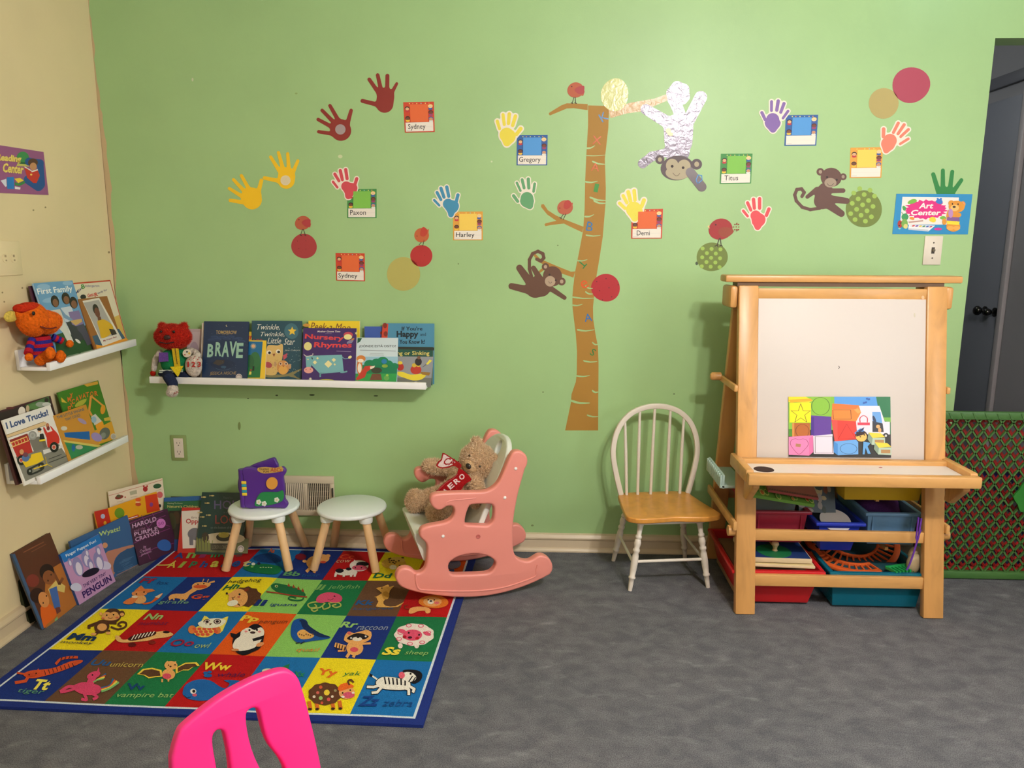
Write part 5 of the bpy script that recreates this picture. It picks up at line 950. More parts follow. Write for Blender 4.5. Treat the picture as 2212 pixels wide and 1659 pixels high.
def t_h(c):
    letters(c, 'Hh', 'hedgehog', (150, 452), (285, 440), (180, 410), (30, 100, 60), (40, 60, 40), ((195, 405), (470, 395), (212, 368))); BH = (86, 54, 34)
    sp = [(300+115*(1+(.14 if k % 2 else 0))*math.cos(k*math.pi/11), 510+75*(1+(.14 if k % 2 else 0))*math.sin(k*math.pi/11)) for k in range(22)]; c.poly([(x+52, y) for x, y in sp], BH); c.ell(285, 520, 82, 74, TA, rot=-25); c.ell(240, 560, 46, 24, (232, 226, 206), rot=-10); c.poly([(190, 480), (260, 470), (240, 520)], TA); eyes(c, [(192, 478), (297, 490)], 9); c.line(smoothp([(232, 512), (245, 518), (258, 508)], False), 4, (40, 26, 22)); c.ell(290, 512, 12, 8, (206, 110, 80)); c.poly([(330, 450), (375, 440), (370, 462), (340, 470)], (120, 50, 30))
square(2, 1, 'Y', RB, t_h)
def t_i(c):
    GI = (30, 100, 58); c.poly(smoothp([(555, 420), (590, 395), (680, 405), (760, 425), (820, 455), (840, 490), (790, 500), (700, 490), (620, 470), (580, 450)], True), GI)
    for x, y in ((690, 408), (730, 418), (770, 432), (805, 448)): c.poly([(x, y+6), (x+10, y-20), (x+26, y+12)], (150, 60, 34))
    c.line([(520, 468), (620, 475), (720, 490), (850, 500)], 10, (150, 56, 40)); c.line(smoothp([(830, 490), (810, 525), (750, 530), (700, 518), (720, 500), (760, 510)], False), 12, GI); c.ell(600, 420, 14, 10, (190, 200, 120)); eyes(c, [(602, 420)], 6); letters(c, 'Ii', 'iguana', (410, 585), (515, 582), (432, 535), (22, 44, 110), (24, 50, 120), ((540, 588), (762, 586), (555, 558)), .04)
square(3, 1, 'L', RB, t_i)
def t_j(c):
    letters(c, 'Jj', 'jellyfish', (905, 440), (990, 445), (930, 392), (120, 166, 90), (120, 170, 100), ((1020, 440), (1280, 440), (1035, 400))); PJ = (206, 76, 110)
    for a in ([(990, 545), (920, 540), (860, 560), (880, 590), (930, 580), (915, 560)], [(1040, 545), (1110, 545), (1130, 570), (1090, 585), (1060, 570), (1090, 560)], [(1000, 550), (960, 585), (890, 600), (910, 620), (940, 605)], [(1030, 548), (1040, 580), (990, 600), (980, 575)]): c.line(smoothp(a, False, 4), 11, (170, 180, 90))
    c.poly(smoothp([(925, 530), (950, 485), (1020, 460), (1100, 470), (1140, 500), (1130, 535), (1080, 545), (1020, 540), (960, 548)], True), PJ); eyes(c, [(1020, 498), (1078, 495)], 8); c.line(smoothp([(1022, 515), (1045, 525), (1068, 512)], False), 4, (60, 24, 34))
square(4, 1, 'G', RB, t_j)
def t_k(c):
    KA = (222, 168, 84); c.poly(smoothp([(1420, 430), (1470, 420), (1520, 400), (1530, 420), (1570, 410), (1535, 450), (1520, 500), (1480, 540), (1500, 575), (1580, 580), (1650, 545), (1600, 585), (1500, 588), (1420, 580), (1440, 540), (1420, 500), (1470, 470)], True, 2), KA); c.ell(1500, 490, 30, 34, (190, 140, 60)); eyes(c, [(1468, 430)], 6); c.poly([(1405, 500), (1450, 498), (1448, 512)], KA)
    letters(c, 'Kk', 'kangaroo', (1245, 565), (1395, 568), (1262, 525), (34, 84, 140), (40, 84, 130), ((1222, 612), (1555, 612), (1235, 585)))
square(5, 1, 'B', RB, t_k)
def t_l(c):
    c.poly(smoothp([(1690, 640), (1700, 600), (1760, 585), (1830, 590), (1870, 610), (1860, 640), (1830, 640), (1820, 620), (1760, 625), (1730, 640)], True, 2), TA); c.ell(1895, 545, 120, 56, (216, 120, 40), wob=.04); c.ell(1885, 545, 76, 40, TA); c.ell(1870, 548, 26, 18, (236, 226, 206)); c.ell(1872, 540, 12, 7, (30, 24, 22)); c.ell(1920, 555, 20, 12, (220, 110, 110)); eyes(c, [(1850, 530), (1900, 530)], 6); c.line(smoothp([(1690, 605), (1660, 600), (1655, 580), (1680, 572)], False), 8, (130, 50, 30))
square(6, 1, 'R', RB, t_l)
def t_m(c):
    MB_ = (84, 52, 32); c.line(smoothp([(950, 780), (1010, 800), (1070, 780), (1075, 745), (1035, 738), (1010, 760), (1035, 775)], False, 4), 17, MB_)
    c.blob([(950, 680, 60, 975, 680, 60), (860, 665, 24), (1040, 665, 26)], MB_, 0); c.ell(862, 665, 14, 14, TA); c.ell(1042, 672, 18, 14, TA); c.ell(945, 690, 78, 34, TA); c.ell(915, 675, 36, 26, TA); c.ell(975, 672, 36, 24, TA); c.ell(870, 775, 66, 58, MB_, rot=-20); c.ell(872, 780, 42, 32, TA); c.line([(830, 745), (760, 770), (760, 785)], 26, MB_); c.line([(920, 740), (990, 745)], 26, MB_); c.line([(840, 820), (815, 840)], 26, MB_); c.line([(930, 810), (930, 835)], 24, MB_); c.ell(800, 838, 24, 12, TA); c.ell(925, 832, 20, 12, TA); eyes(c, [(912, 678), (970, 675)], 7); c.ell(880, 705, 14, 8, (214, 110, 80)); c.ell(1000, 700, 14, 8, (214, 110, 80)); c.line(smoothp([(925, 700), (945, 708), (960, 700)], False), 4, (60, 36, 26))
    letters(c, 'Mm', 'monkey', (565, 880), (805, 900), (610, 825), (20, 50, 90), (26, 40, 70), ((505, 920), (785, 935), (530, 890)), .05)
square(0, 2, 'Y', RA, t_m)
def t_n(c):
    letters(c, 'Nn', 'numbat', (1220, 718), (1375, 715), (1262, 665), (150, 186, 110), (110, 30, 70), ((1175, 765), (1425, 762), (1200, 732))); c.poly(smoothp([(985, 855), (1000, 900), (1060, 915), (1150, 910), (1260, 900), (1330, 880), (1420, 870), (1480, 845), (1440, 820), (1390, 815), (1300, 830), (1200, 845), (1120, 880), (1050, 890), (1020, 860)], True), (226, 176, 110))
    c.poly(smoothp([(1090, 885), (1150, 850), (1250, 828), (1330, 822), (1320, 850), (1230, 880), (1130, 900)], True), (60, 24, 20))
    for k in range(7): c.line([(1125+28*k, 890-6*k), (1150+28*k, 850-5*k)], 8, (230, 220, 206))
    c.ell(1420, 825, 30, 10, (40, 26, 24)); c.ell(1130, 935, 34, 18, (90, 20, 20)); c.ell(1300, 915, 30, 16, (120, 30, 24))
square(1, 2, 'R', RA, t_n)
def t_o(c):
    c.poly(smoothp([(1690, 790), (1745, 680), (1790, 710), (1880, 715), (1950, 690), (1915, 780), (1880, 830), (1780, 820), (1680, 800)], True, 2), (234, 214, 90)); c.ell(1740, 815, 90, 52, (226, 196, 90)); c.ell(1640, 800, 34, 36, (216, 120, 60), rot=20); c.ell(1855, 805, 30, 34, (216, 120, 60), rot=-20)
    for k in range(13): c.ell(1660+42*(k % 5)+(k//5)*14, 795+24*(k//5), 18, 13, (212, 84, 56), n=12)
    c.poly(smoothp([(1690, 745), (1760, 715), (1860, 705), (1930, 730), (1880, 775), (1790, 790), (1720, 780)], True), (236, 228, 206))
    for x, y in ((1768, 735), (1855, 735)): c.ell(x, y, 32, 22, (60, 36, 30)); c.ell(x, y, 24, 16, (220, 200, 190)); c.ell(x, y, 14, 11, (40, 26, 30))
    c.poly([(1785, 750), (1812, 748), (1792, 768)], (110, 70, 40)); c.text('Oo', (1440, 950), (1645, 945), (1475, 888), (150, 30, 60), .1, .02); c.text('owl', (1655, 960), (1785, 960), (1680, 915), (160, 180, 110), .2)
square(2, 2, 'S', RA, t_o)
def t_p(c):
    letters(c, 'Pp', 'penguin', (285, 718), (440, 725), (318, 660), (236, 196, 60), (120, 60, 30), ((440, 735), (680, 732), (462, 695)), .04); BK = (24, 22, 28)
    c.blob([(430, 800, 70, 330, 900, 78), (330, 880, 90, 400, 860, 90)], BK, 30); c.poly([(220, 800), (290, 820), (260, 860), (225, 830)], BK); c.poly(smoothp([(310, 790), (370, 760), (420, 780), (470, 755), (500, 790), (480, 850), (420, 920), (300, 950), (240, 920), (260, 860), (300, 830)], True), (232, 222, 208)); c.poly([(400, 850), (500, 820), (490, 850), (410, 870)], BK); eyes(c, [(378, 780), (440, 778)], 9); c.ell(405, 800, 22, 10, (60, 40, 40)); c.ell(350, 792, 14, 8, (226, 140, 140)); c.ell(460, 792, 14, 8, (226, 140, 140)); c.ell(260, 942, 32, 10, (214, 140, 90)); c.ell(465, 895, 34, 16, (214, 140, 90), rot=-20)
square(3, 2, 'O', RB, t_p)
def t_q(c):
    QB = (26, 78, 150); c.poly(smoothp([(740, 700), (790, 680), (840, 690), (855, 720), (900, 770), (1000, 820), (1045, 835), (1010, 850), (900, 865), (780, 880), (725, 830), (720, 760)], True), QB); c.poly(smoothp([(800, 690), (850, 700), (870, 740), (960, 800), (1045, 832), (960, 835), (880, 800), (820, 760)], True), (24, 42, 84)); c.poly(smoothp([(770, 800), (820, 770), (870, 800), (910, 820), (880, 845), (800, 850)], True), (222, 166, 90))
    for k in range(7): c.ell(790+18*k, 810+6*(k % 3), 6, 6, (110, 70, 40), n=8)
    eyes(c, [(795, 700)], 6); c.line([(790, 880), (760, 885)], 8, (40, 40, 50)); c.line([(830, 872), (800, 890)], 8, (40, 40, 50)); letters(c, 'Qq', 'quail', (560, 955), (755, 965), (590, 880), (22, 40, 100), (214, 130, 60), ((755, 962), (945, 965), (775, 922)), .05)
square(4, 2, 'L', RB, t_q)
def t_r(c):
    letters(c, 'Rr', 'raccoon', (1115, 752), (1260, 752), (1145, 702), (150, 196, 110), (150, 160, 170), ((1255, 770), (1510, 775), (1270, 740)), .03); c.ell(1245, 925, 70, 62, TA); c.ell(1240, 938, 34, 20, (206, 76, 90)); c.line([(1160, 920), (1090, 900)], 40, TA); c.line([(1165, 945), (1110, 950)], 16, (226, 150, 90))
    for k in range(4): c.line([(1100+22*k, 888+9*k), (1092+22*k, 935+4*k)], 9, (50, 30, 26))
    c.line([(1300, 890), (1372, 885)], 18, TA); c.line([(1200, 970), (1180, 1000)], 24, TA); c.line([(1245, 975), (1235, 1000)], 24, TA); c.poly(smoothp([(1155, 860), (1185, 790), (1240, 800), (1330, 775), (1380, 790), (1375, 850), (1300, 885), (1220, 890)], True, 2), TA); c.ell(1200, 800, 18, 14, (206, 100, 90)); c.poly(smoothp([(1180, 845), (1220, 815), (1280, 800), (1360, 825), (1320, 855), (1270, 840), (1215, 860)], True), (34, 26, 28)); c.ell(1265, 850, 40, 18, (230, 220, 206)); c.ell(1272, 835, 12, 8, (30, 24, 24)); eyes(c, [(1215, 842), (1335, 828)], 8, (220, 214, 206))
square(5, 2, 'N', RB, t_r)
def t_s(c):
    PK = (214, 80, 110)
    c.ell(1620, 905, 20, 22, (232, 216, 206)); c.ell(1755, 905, 20, 22, (232, 216, 206)); sp = [(1735+158*(1+(.06 if k % 2 else 0))*math.cos(k*math.pi/9), 815+88*(1+(.06 if k % 2 else 0))*math.sin(k*math.pi/9)) for k in range(18)]; c.poly(smoothp(sp, True), (236, 222, 212))
    for x, y in ((1690, 740), (1790, 745), (1620, 800), (1850, 800), (1700, 890), (1800, 880), (1610, 850)): c.ell(x, y, 24, 15, PK, n=14); c.ell(x, y, 17, 10, (240, 214, 210), n=14)
    c.ell(1720, 820, 80, 45, PK); c.ell(1630, 785, 36, 16, PK, rot=10); c.ell(1840, 810, 34, 14, PK, rot=20); c.ell(1700, 840, 18, 10, (60, 20, 34)); eyes(c, [(1690, 802), (1775, 820)], 8); c.ell(1655, 835, 16, 12, (176, 20, 40)); c.ell(1760, 848, 16, 12, (176, 20, 40)); letters(c, 'Ss', 'sheep', (1462, 985), (1610, 985), (1490, 918), (238, 214, 70), (150, 190, 110), ((1650, 990), (1842, 995), (1668, 945)), .04)
square(6, 2, 'G', RB, t_s)
def t_t(c):
    TO = (206, 80, 40); c.line([(135, 1255), (220, 1240), (250, 1190), (300, 1190)], 26, TO); c.poly(smoothp([(200, 1180), (260, 1150), (370, 1140), (480, 1120), (600, 1070), (700, 1060), (690, 1085), (560, 1140), (440, 1180), (300, 1215), (230, 1210)], True), TO); c.line(smoothp([(480, 1090), (520, 1050), (600, 1035), (660, 1035)], False), 22, TO); c.line([(150, 1170), (210, 1180)], 16, TO); c.poly([(300, 1165), (330, 1130), (340, 1160)], TO)
    for k in range(8): c.line([(380+34*k, 1150-9*k), (392+34*k, 1185-10*k)], 6, (50, 30, 40))
    for k in range(4): c.line([(520+34*k, 1062-8*k), (530+34*k, 1036-3*k)], 7, (50, 30, 40))
    c.ell(270, 1190, 40, 18, (190, 70, 40)); eyes(c, [(250, 1188), (310, 1175)], 7); letters(c, 'Tt', 'tiger', (262, 1315), (400, 1325), (318, 1225), (238, 220, 90), (90, 150, 120), ((142, 1352), (365, 1368), (170, 1305)), .04)
square(0, 3, 'N', RA, t_t)
def t_u(c):
    PN = (206, 66, 106); letters(c, 'Uu', 'unicorn', (762, 1105), (930, 1112), (800, 1055), (38, 84, 140), (190, 170, 80), ((935, 1118), (1215, 1125), (955, 1080)), .03); c.poly(smoothp([(620, 1290), (700, 1250), (790, 1260), (860, 1290), (850, 1340), (780, 1360), (680, 1345)], True), PN); c.line([(770, 1260), (800, 1190)], 60, PN); c.ell(800, 1190, 60, 30, PN, rot=-20); c.poly([(825, 1165), (845, 1120), (850, 1165)], PN); c.line(smoothp([(640, 1290), (580, 1290), (520, 1330)], False), 26, PN); c.line(smoothp([(630, 1310), (560, 1330), (520, 1335)], False), 22, PN); c.line(smoothp([(720, 1350), (740, 1400), (700, 1395)], False), 24, PN); c.line(smoothp([(790, 1350), (830, 1375), (800, 1395)], False), 24, PN)
    for k, col in enumerate(((40, 100, 150), (214, 84, 40), (236, 206, 80), (120, 180, 110))): c.line(smoothp([(870, 1300+10*k), (940, 1280+8*k), (965+16*k, 1225+10*k)], False), 16, col); c.line(smoothp([(905-6*k, 1180+14*k), (870-14*k, 1205+10*k), (830-10*k, 1235+5*k)], False), 11, col)
    eyes(c, [(790, 1190)], 7)
square(1, 3, 'B', RA, t_u)
def t_v(c):
    for s, pts in ((1, [(1500, 1130), (1580, 1085), (1680, 1080), (1705, 1110), (1650, 1120), (1610, 1150), (1560, 1150), (1500, 1180)]), (-1, [(1380, 1150), (1300, 1130), (1220, 1140), (1170, 1185), (1230, 1195), (1270, 1220), (1330, 1210), (1390, 1205)])): c.poly(pts, (232, 200, 70)); cx = sum(p[0] for p in pts)/8; cy = sum(p[1] for p in pts)/8; c.poly([(cx+(x-cx)*.82, cy+(y-cy)*.74) for x, y in pts], (86, 56, 36))
    c.ell(1440, 1185, 56, 46, TA); c.ell(1460, 1110, 56, 38, TA); c.poly([(1410, 1090), (1430, 1070), (1445, 1085)], TA); c.poly([(1480, 1080), (1505, 1072), (1505, 1095)], TA); c.ell(1425, 1202, 38, 24, (206, 76, 96)); eyes(c, [(1440, 1108), (1495, 1105)], 6); c.ell(1456, 1120, 9, 6, (60, 36, 30)); c.line([(1385, 1230), (1385, 1250)], 14, TA); c.line([(1440, 1230), (1438, 1245)], 14, TA); letters(c, 'Vv', 'vampire bat', (1085, 1318), (1240, 1322), (1090, 1262), (22, 60, 110), (150, 186, 110), ((985, 1390), (1470, 1395), (1010, 1340)), .03)
square(2, 3, 'G', RA, t_v)
def t_w(c):
    WB = (28, 92, 160); letters(c, 'Ww', 'whale', (1725, 1145), (1965, 1150), (1752, 1080), (236, 200, 60), (90, 24, 70), ((1850, 1205), (2085, 1200), (1870, 1165)), .03); c.poly(smoothp([(1560, 1330), (1590, 1270), (1680, 1230), (1790, 1235), (1880, 1290), (1930, 1300), (1960, 1260), (1910, 1235), (1980, 1230), (2050, 1240), (2000, 1280), (1960, 1330), (1860, 1385), (1740, 1410), (1630, 1400), (1570, 1370)], True), WB); c.ell(1650, 1330, 26, 22, (230, 226, 220)); eyes(c, [(1655, 1330)], 14); c.ell(1662, 1362, 20, 13, (206, 90, 110)); c.line(smoothp([(1570, 1365), (1600, 1385), (1630, 1378)], False), 5, (20, 24, 50)); c.ell(1775, 1195, 36, 16, WB); c.ell(1755, 1172, 20, 12, WB); c.ell(1790, 1165, 18, 12, WB)
square(3, 3, 'R', RA, t_w)
def t_x(c): GX = (30, 110, 64); c.poly(smoothp([(460, 1130), (540, 1090), (640, 1080), (690, 1060), (700, 1090), (640, 1140), (560, 1160), (480, 1160)], True), GX); c.ell(530, 1110, 50, 22, (206, 210, 180)); c.ell(550, 1108, 16, 9, GX); c.poly([(640, 1080), (712, 1050), (690, 1100)], GX); c.text('Xx', (730, 1160), (830, 1160), (745, 1115), (40, 130, 90), .1, .03)
square(4, 3, 'S', RB, t_x)
def t_y(c):
    YB = (92, 56, 36); letters(c, 'Yy', 'yak', (935, 1160), (1095, 1178), (955, 1090), (222, 104, 34), (50, 120, 60), ((1140, 1165), (1290, 1165), (1155, 1120)), .03)
    for x in (870, 930, 1060, 1120): c.line([(x, 1370), (x+10, 1425)], 30, (206, 104, 40)); c.ell(x+6, 1428, 16, 10, (60, 34, 26))
    sp = [(1000+132*(1+(.07 if k % 2 else 0))*math.cos(k*math.pi/10), 1305+88*(1+(.07 if k % 2 else 0))*math.sin(k*math.pi/10)) for k in range(20)]; c.poly(smoothp(sp, True), YB)
    for x, y, r, col in ((1015, 1295, 24, (232, 200, 60)), (965, 1250, 14, (206, 90, 60)), (940, 1295, 13, (206, 100, 90)), (910, 1328, 12, (226, 210, 190)), (965, 1340, 16, (150, 190, 110)), (1030, 1352, 15, (206, 84, 84)), (1060, 1330, 11, (226, 210, 190)), (975, 1380, 11, (206, 80, 60)), (1085, 1280, 12, (150, 140, 100))): c.ell(x, y, r, r, col, n=14)
    c.ell(1180, 1300, 66, 52, (224, 160, 100)); c.poly(smoothp([(1105, 1270), (1130, 1230), (1190, 1220), (1240, 1250), (1180, 1270), (1130, 1285)], True), (222, 100, 36)); c.ell(1195, 1320, 50, 26, (206, 84, 110)); eyes(c, [(1145, 1302), (1208, 1280)], 7); c.line(smoothp([(1200, 1235), (1190, 1205), (1215, 1195), (1235, 1215)], False), 14, YB); c.ell(1148, 1334, 14, 9, (232, 222, 210)); c.ell(1232, 1302, 12, 8, (232, 222, 210))
square(5, 3, 'Y', RB, t_y)
def t_z(c):
    ZW, ZK = (232, 226, 214), (24, 22, 26); c.line([(1370, 1145), (1440, 1195)], 14, ZW); c.poly([(1365, 1135), (1395, 1150), (1385, 1170), (1368, 1160)], ZK); bd = smoothp([(1420, 1210), (1470, 1170), (1560, 1170), (1640, 1185), (1700, 1210), (1690, 1260), (1620, 1275), (1500, 1270), (1440, 1250)], True)
    c.poly([(1560+(x-1560)*1.05, 1222+(y-1222)*1.08) for x, y in bd], ZK)
    for a in ([(1440, 1240), (1400, 1252), (1350, 1250)], [(1465, 1255), (1430, 1295), (1390, 1300)], [(1650, 1255), (1690, 1270), (1690, 1310)], [(1690, 1240), (1735, 1265), (1725, 1290)]): c.line(a, 32, ZK); c.line(a, 22, ZW)
    c.poly(bd, ZW)
    for k in range(6): c.line([(1490+34*k, 1172+3*k), (1500+32*k, 1225+2*k)], 12, ZK)
    c.poly(smoothp([(1640, 1120), (1680, 1105), (1760, 1110), (1800, 1140), (1790, 1190), (1740, 1220), (1700, 1200)], True), ZK); c.ell(1690, 1165, 62, 40, ZW, rot=10); c.ell(1632, 1152, 26, 28, (214, 90, 110)); eyes(c, [(1705, 1140)], 9); c.line([(1720, 1160), (1690, 1205)], 9, ZK); c.line([(1745, 1170), (1720, 1210)], 9, ZK); letters(c, 'Zz', 'zebra', (1268, 1410), (1435, 1412), (1300, 1328), (22, 62, 130), (24, 70, 130), ((1468, 1412), (1715, 1415), (1490, 1355)), .03)
square(6, 3, 'S', RB, t_z)
# ------------------------------------------------------------------ stools
def stool(label, x, y, rz):
    t = tag(empty('round_stool', (x, y, 0), rz), label, 'stool'); wm = M((240, 248, 246), .35)
    MB().lathe([(.001, .226), (.134, .226), (.14, .229), (.1425, .235), (.14, .242), (.135, .245), (.001, .2455)], None, 48).build('seat', wm, t, smooth=50)
    for sx in (-1, 1):
        for sy in (-1, 1):
            a = Vector((sx*.078, sy*.078, .222)); b = Vector((sx*.128, sy*.13, .012 if sy < 0 else .002)); d = (b-a).normalized()
            MB().lathe([(.001, -.02), (.026, -.018), (.028, -.004), (.026, .006), (.001, .007)], Matrix.Translation((sx*.08, sy*.08, .222)), 20).build('leg_mount', wm, t)
            MB().tube([a, a+(b-a)*.985, b], [.0168, .0168, .0145], 18).build('leg', M((236, 194, 144), .5, 'wood'), t)
    return t
stool('round stool carrying the purple toy book', -1.142, -.170, R_(3)); stool('round stool with nothing on its white seat', -.778, -.158, R_(-2))
# ---- purple talking toy book
tb_ = tag(empty('toy_book', (onY(578, 1095, -.2).x, -.2, .246), R_(4)), 'chunky purple toy book with yellow and blue spine bands on a stool', 'toy')
PUR = M((84, 44, 140), .3); w2, hh = .088, .176
def rr(x0, x1, z0, z1, r, bumps=()):
    return smoothp([(x0+r, z0), ((x0+x1)/2, z0+.004), (x1-r*1.4, z0+.001), (x1-r*.5, z0), (x1, z0+r*.6), (x1-.003, z0+r*1.3), (x1-.011, z0+r*2.1), (x1-.009, (z0+z1)/2), (x1-.012, z1-r*2.2), (x1-.003, z1-r*1.4), (x1, z1-r*.7), (x1-r*.6, z1), (x1-r*1.5, z1-.003), ((x0+x1)/2, z1-.010), (x0+r, z1), (x0, z1-r*.7), (x0+.003, z1-r*2), (x0+.002, (z0+z1)/2), (x0+.003, z0+r*2), (x0, z0+r*.7)], True, 4)
solid2([rr(-w2, w2, .002, hh, .02)], .012, .006, lambda a, b, d: (a, -.012+d, b), 'front_cover', PUR, tb_)
ring = smoothp([(-.1, .03), (-.118, .07), (-.115, .12), (-.09, .155), (-.05, .178), (-.01, .192), (.022, .204), (.036, .203), (.042, .19), (.05, .16), (.052, .03), (0, .004), (-.06, .004)], True, 4)
solid2([ring], .011, .006, lambda a, b, d: (a, .02+d, b), 'back_cover', M((76, 40, 132), .3), tb_)
MB().box(-.084, .06, -.001, .012, .006, .16).build('leaves', M((70, 36, 120), .4), tb_)
MB().tube([(-w2-.004, -.008, .006), (-w2-.004, -.008, .165)], .0145, 16).build('spine', PUR, tb_)
for k in range(5): MB().box(-w2-.004, -w2+.016, -.0262, -.004, .058+.0122*k, .07+.0122*k).build('spine_band', M((240, 206, 60) if k % 2 == 0 else (40, 150, 170), .4), tb_, bev=.002)
C2 = Cv(tb_.matrix_basis @ Vector((0, -.0242, 0)), tb_.matrix_basis.to_3x3() @ Vector((1, 0, 0)), (0, 0, 1)); C2.rough = .3; C2.crop(*D2)
C2.base(smoothp([(925, 470), (1000, 462), (1090, 470), (1140, 455), (1155, 500), (1060, 515), (980, 522), (925, 500)], True, 2), .001, (196, 160, 84)); C2.build('title_banner', tb_)
C2 = Cv(C2.O, C2.ax, C2.ay); C2.crop(*D2); C2.off = .0012; C2.tb('TALKING', 935, 474, 1025, 492, (60, 40, 30), 0, .02); C2.tb('FUN', 975, 496, 1025, 513, (60, 40, 30), 0, .02); C2.tb('ABCs', 1038, 468, 1142, 506, (176, 70, 40), .1, .02); C2.build('title_print', tb_)
C2 = Cv(C2.O, C2.ax, C2.ay); C2.crop(*D2); C2.base(smoothp([(900, 815), (920, 740), (960, 695), (1040, 690), (1110, 690), (1150, 675), (1165, 720), (1150, 770), (1080, 800), (980, 815)], True), .005, (30, 130, 70)); C2.build('grass_patch', tb_)
for x, y in ((935, 780), (985, 795), (1100, 760)):
    C2 = Cv(C2.O, C2.ax, C2.ay); C2.crop(*D2); C2.off = .0045
    for k in range(5): C2.base(ell(x+13*math.cos(k*1.257), y+14*math.sin(k*1.257), 11, 11, n=12), .0068, (226, 226, 216))
    C2.ell(x, y, 6, 6, (226, 196, 90)); C2.build('flower', tb_)
C2 = Cv(C2.O, C2.ax, C2.ay); C2.crop(*D2); C2.base(ell(1055, 610, 52, 55, n=32), .006, (224, 158, 66)); C2.build('raised_disc', tb_)
# ------------------------------------------------------------------ pink rocking chair
RYAW = R_(19); RU = Vector((math.cos(RYAW), math.sin(RYAW), 0)); RV = Vector((-math.sin(RYAW), math.cos(RYAW), 0)); RT0 = Vector((-.335, -.53, 0)); RWID = .372
def ruz(x, y, off=0., crop=(800, 900, 3.949)):
    q = onP(crop[0]+x/crop[2], crop[1]+y/crop[2], RT0+RV*off, RV)-RT0; return (q.dot(RU), q.z)
side = [ruz(*p) for p in [(1215, 318), (1245, 302), (1290, 305), (1330, 335), (1345, 380), (1338, 425), (1322, 455), (1310, 500), (1270, 640), (1245, 760), (1228, 860), (1220, 960), (1218, 1060), (1222, 1140), (1240, 1195), (1275, 1225), (1320, 1240), (1360, 1240), (1395, 1222), (1420, 1205), (1450, 1192), (1490, 1195), (1530, 1220), (1555, 1265), (1558, 1310), (1540, 1350), (1510, 1370), (1420, 1415), (1300, 1465), (1150, 1510), (1000, 1540), (850, 1552), (700, 1550), (560, 1535), (430, 1515), (330, 1490), (260, 1460), (225, 1415), (218, 1370), (240, 1325), (280, 1302), (330, 1302), (365, 1320), (385, 1340), (410, 1345), (440, 1335), (465, 1310), (478, 1270), (485, 1210), (488, 1150), (485, 1110), (465, 1075), (432, 1045), (420, 1015), (428, 980), (450, 958), (500, 940), (580, 925), (640, 912), (690, 885), (715, 845), (718, 805), (705, 780), (680, 772), (650, 778), (615, 800), (585, 808), (550, 795), (520, 760), (512, 720), (525, 685), (560, 668), (640, 660), (760, 655), (880, 652), (970, 650), (1030, 630), (1080, 590), (1110, 545), (1135, 490), (1160, 430), (1185, 370)]]
h1 = [ruz(*p) for p in [(840, 785), (870, 760), (1000, 754), (1045, 765), (1058, 800), (1056, 870), (1040, 912), (1005, 936), (960, 938), (830, 932), (810, 915), (815, 860)]]
h2 = [ruz(*p) for p in [(667, 1285), (690, 1242), (760, 1202), (860, 1182), (950, 1187), (1030, 1212), (1070, 1252), (1064, 1292), (1040, 1325), (990, 1348), (830, 1356), (705, 1358), (678, 1332)]]
gz = .012-min(p[1] for p in side); side = [(a, b+gz) for a, b in side]; h1 = [(a, b+gz) for a, b in h1]; h2 = [(a, b+gz) for a, b in h2]
rk = tag(empty('rocking_chair', RT0, RYAW), 'pink plastic toddler rocking chair with a white seat', 'rocking chair')
PKM, PKW = M((228, 142, 128), .38), M((224, 226, 214), .4)
for v in (.019, RWID-.019):
    s_ = solid2([smoothp(side, True, 2), smoothp(h1, True, 2)[::-1], smoothp(h2, True, 2)[::-1]], .019, .009, lambda a, b, d, v=v: (a, v+d, b), 'side_panel', PKM, rk, 5, 60)
    # moulded ridge that follows the rocker and ends in a scroll
    rid = [ruz(*p) for p in [(385, 1350), (390, 1420), (410, 1470), (460, 1485), (700, 1495), (950, 1490), (1150, 1460), (1320, 1405), (1410, 1365), (1415, 1320), (1425, 1270)]]
    MB().tube([(a, v-.0185, b+gz) for a, b in smoothp(rid, False, 3)], .0035, 8).build('rocker_ridge', PKM, s_)
    arm_ = [ruz(*p) for p in [(640, 760), (655, 735), (700, 722), (800, 712), (900, 702)]]
    MB().tube([(a, v-.0178, b+gz) for a, b in smoothp(arm_, False, 3)], .003, 8).build('arm_ridge', PKM, s_)
    for x, y in ((1240, 450), (1147, 698), (620, 1027)):
        a, b = ruz(x, y); MB().ball((a, v-.019, b+gz), (.0062, .004, .0062)).build('screw_cap', M((236, 232, 226), .3), s_)
    a, b = ruz(920, 1030); MB().lathe([(.001, .0006), (.005, .0008), (.0068, .0016), (.0085, .001), (.0088, .0)], Matrix.Translation((a, v-.0189, b+gz)) @ Matrix.Rotation(R_(90), 4, 'X'), 20).build('screw_recess', M((196, 100, 92), .4), s_)
sv0, sv1 = .039, RWID-.039
seatp = [(-.112, .262), (-.104, .274), (-.06, .27), (.02, .255), (.10, .242), (.15, .24), (.15, .222), (.0, .228), (-.06, .2), (-.075, .17), (-.082, .17), (-.1, .225)]
MB().prism([(a, b) for a, b in smoothp(seatp, True, 2)], lambda a, b, d: (a, d, b), sv0, sv1).build('seat', PKW, rk, smooth=40)
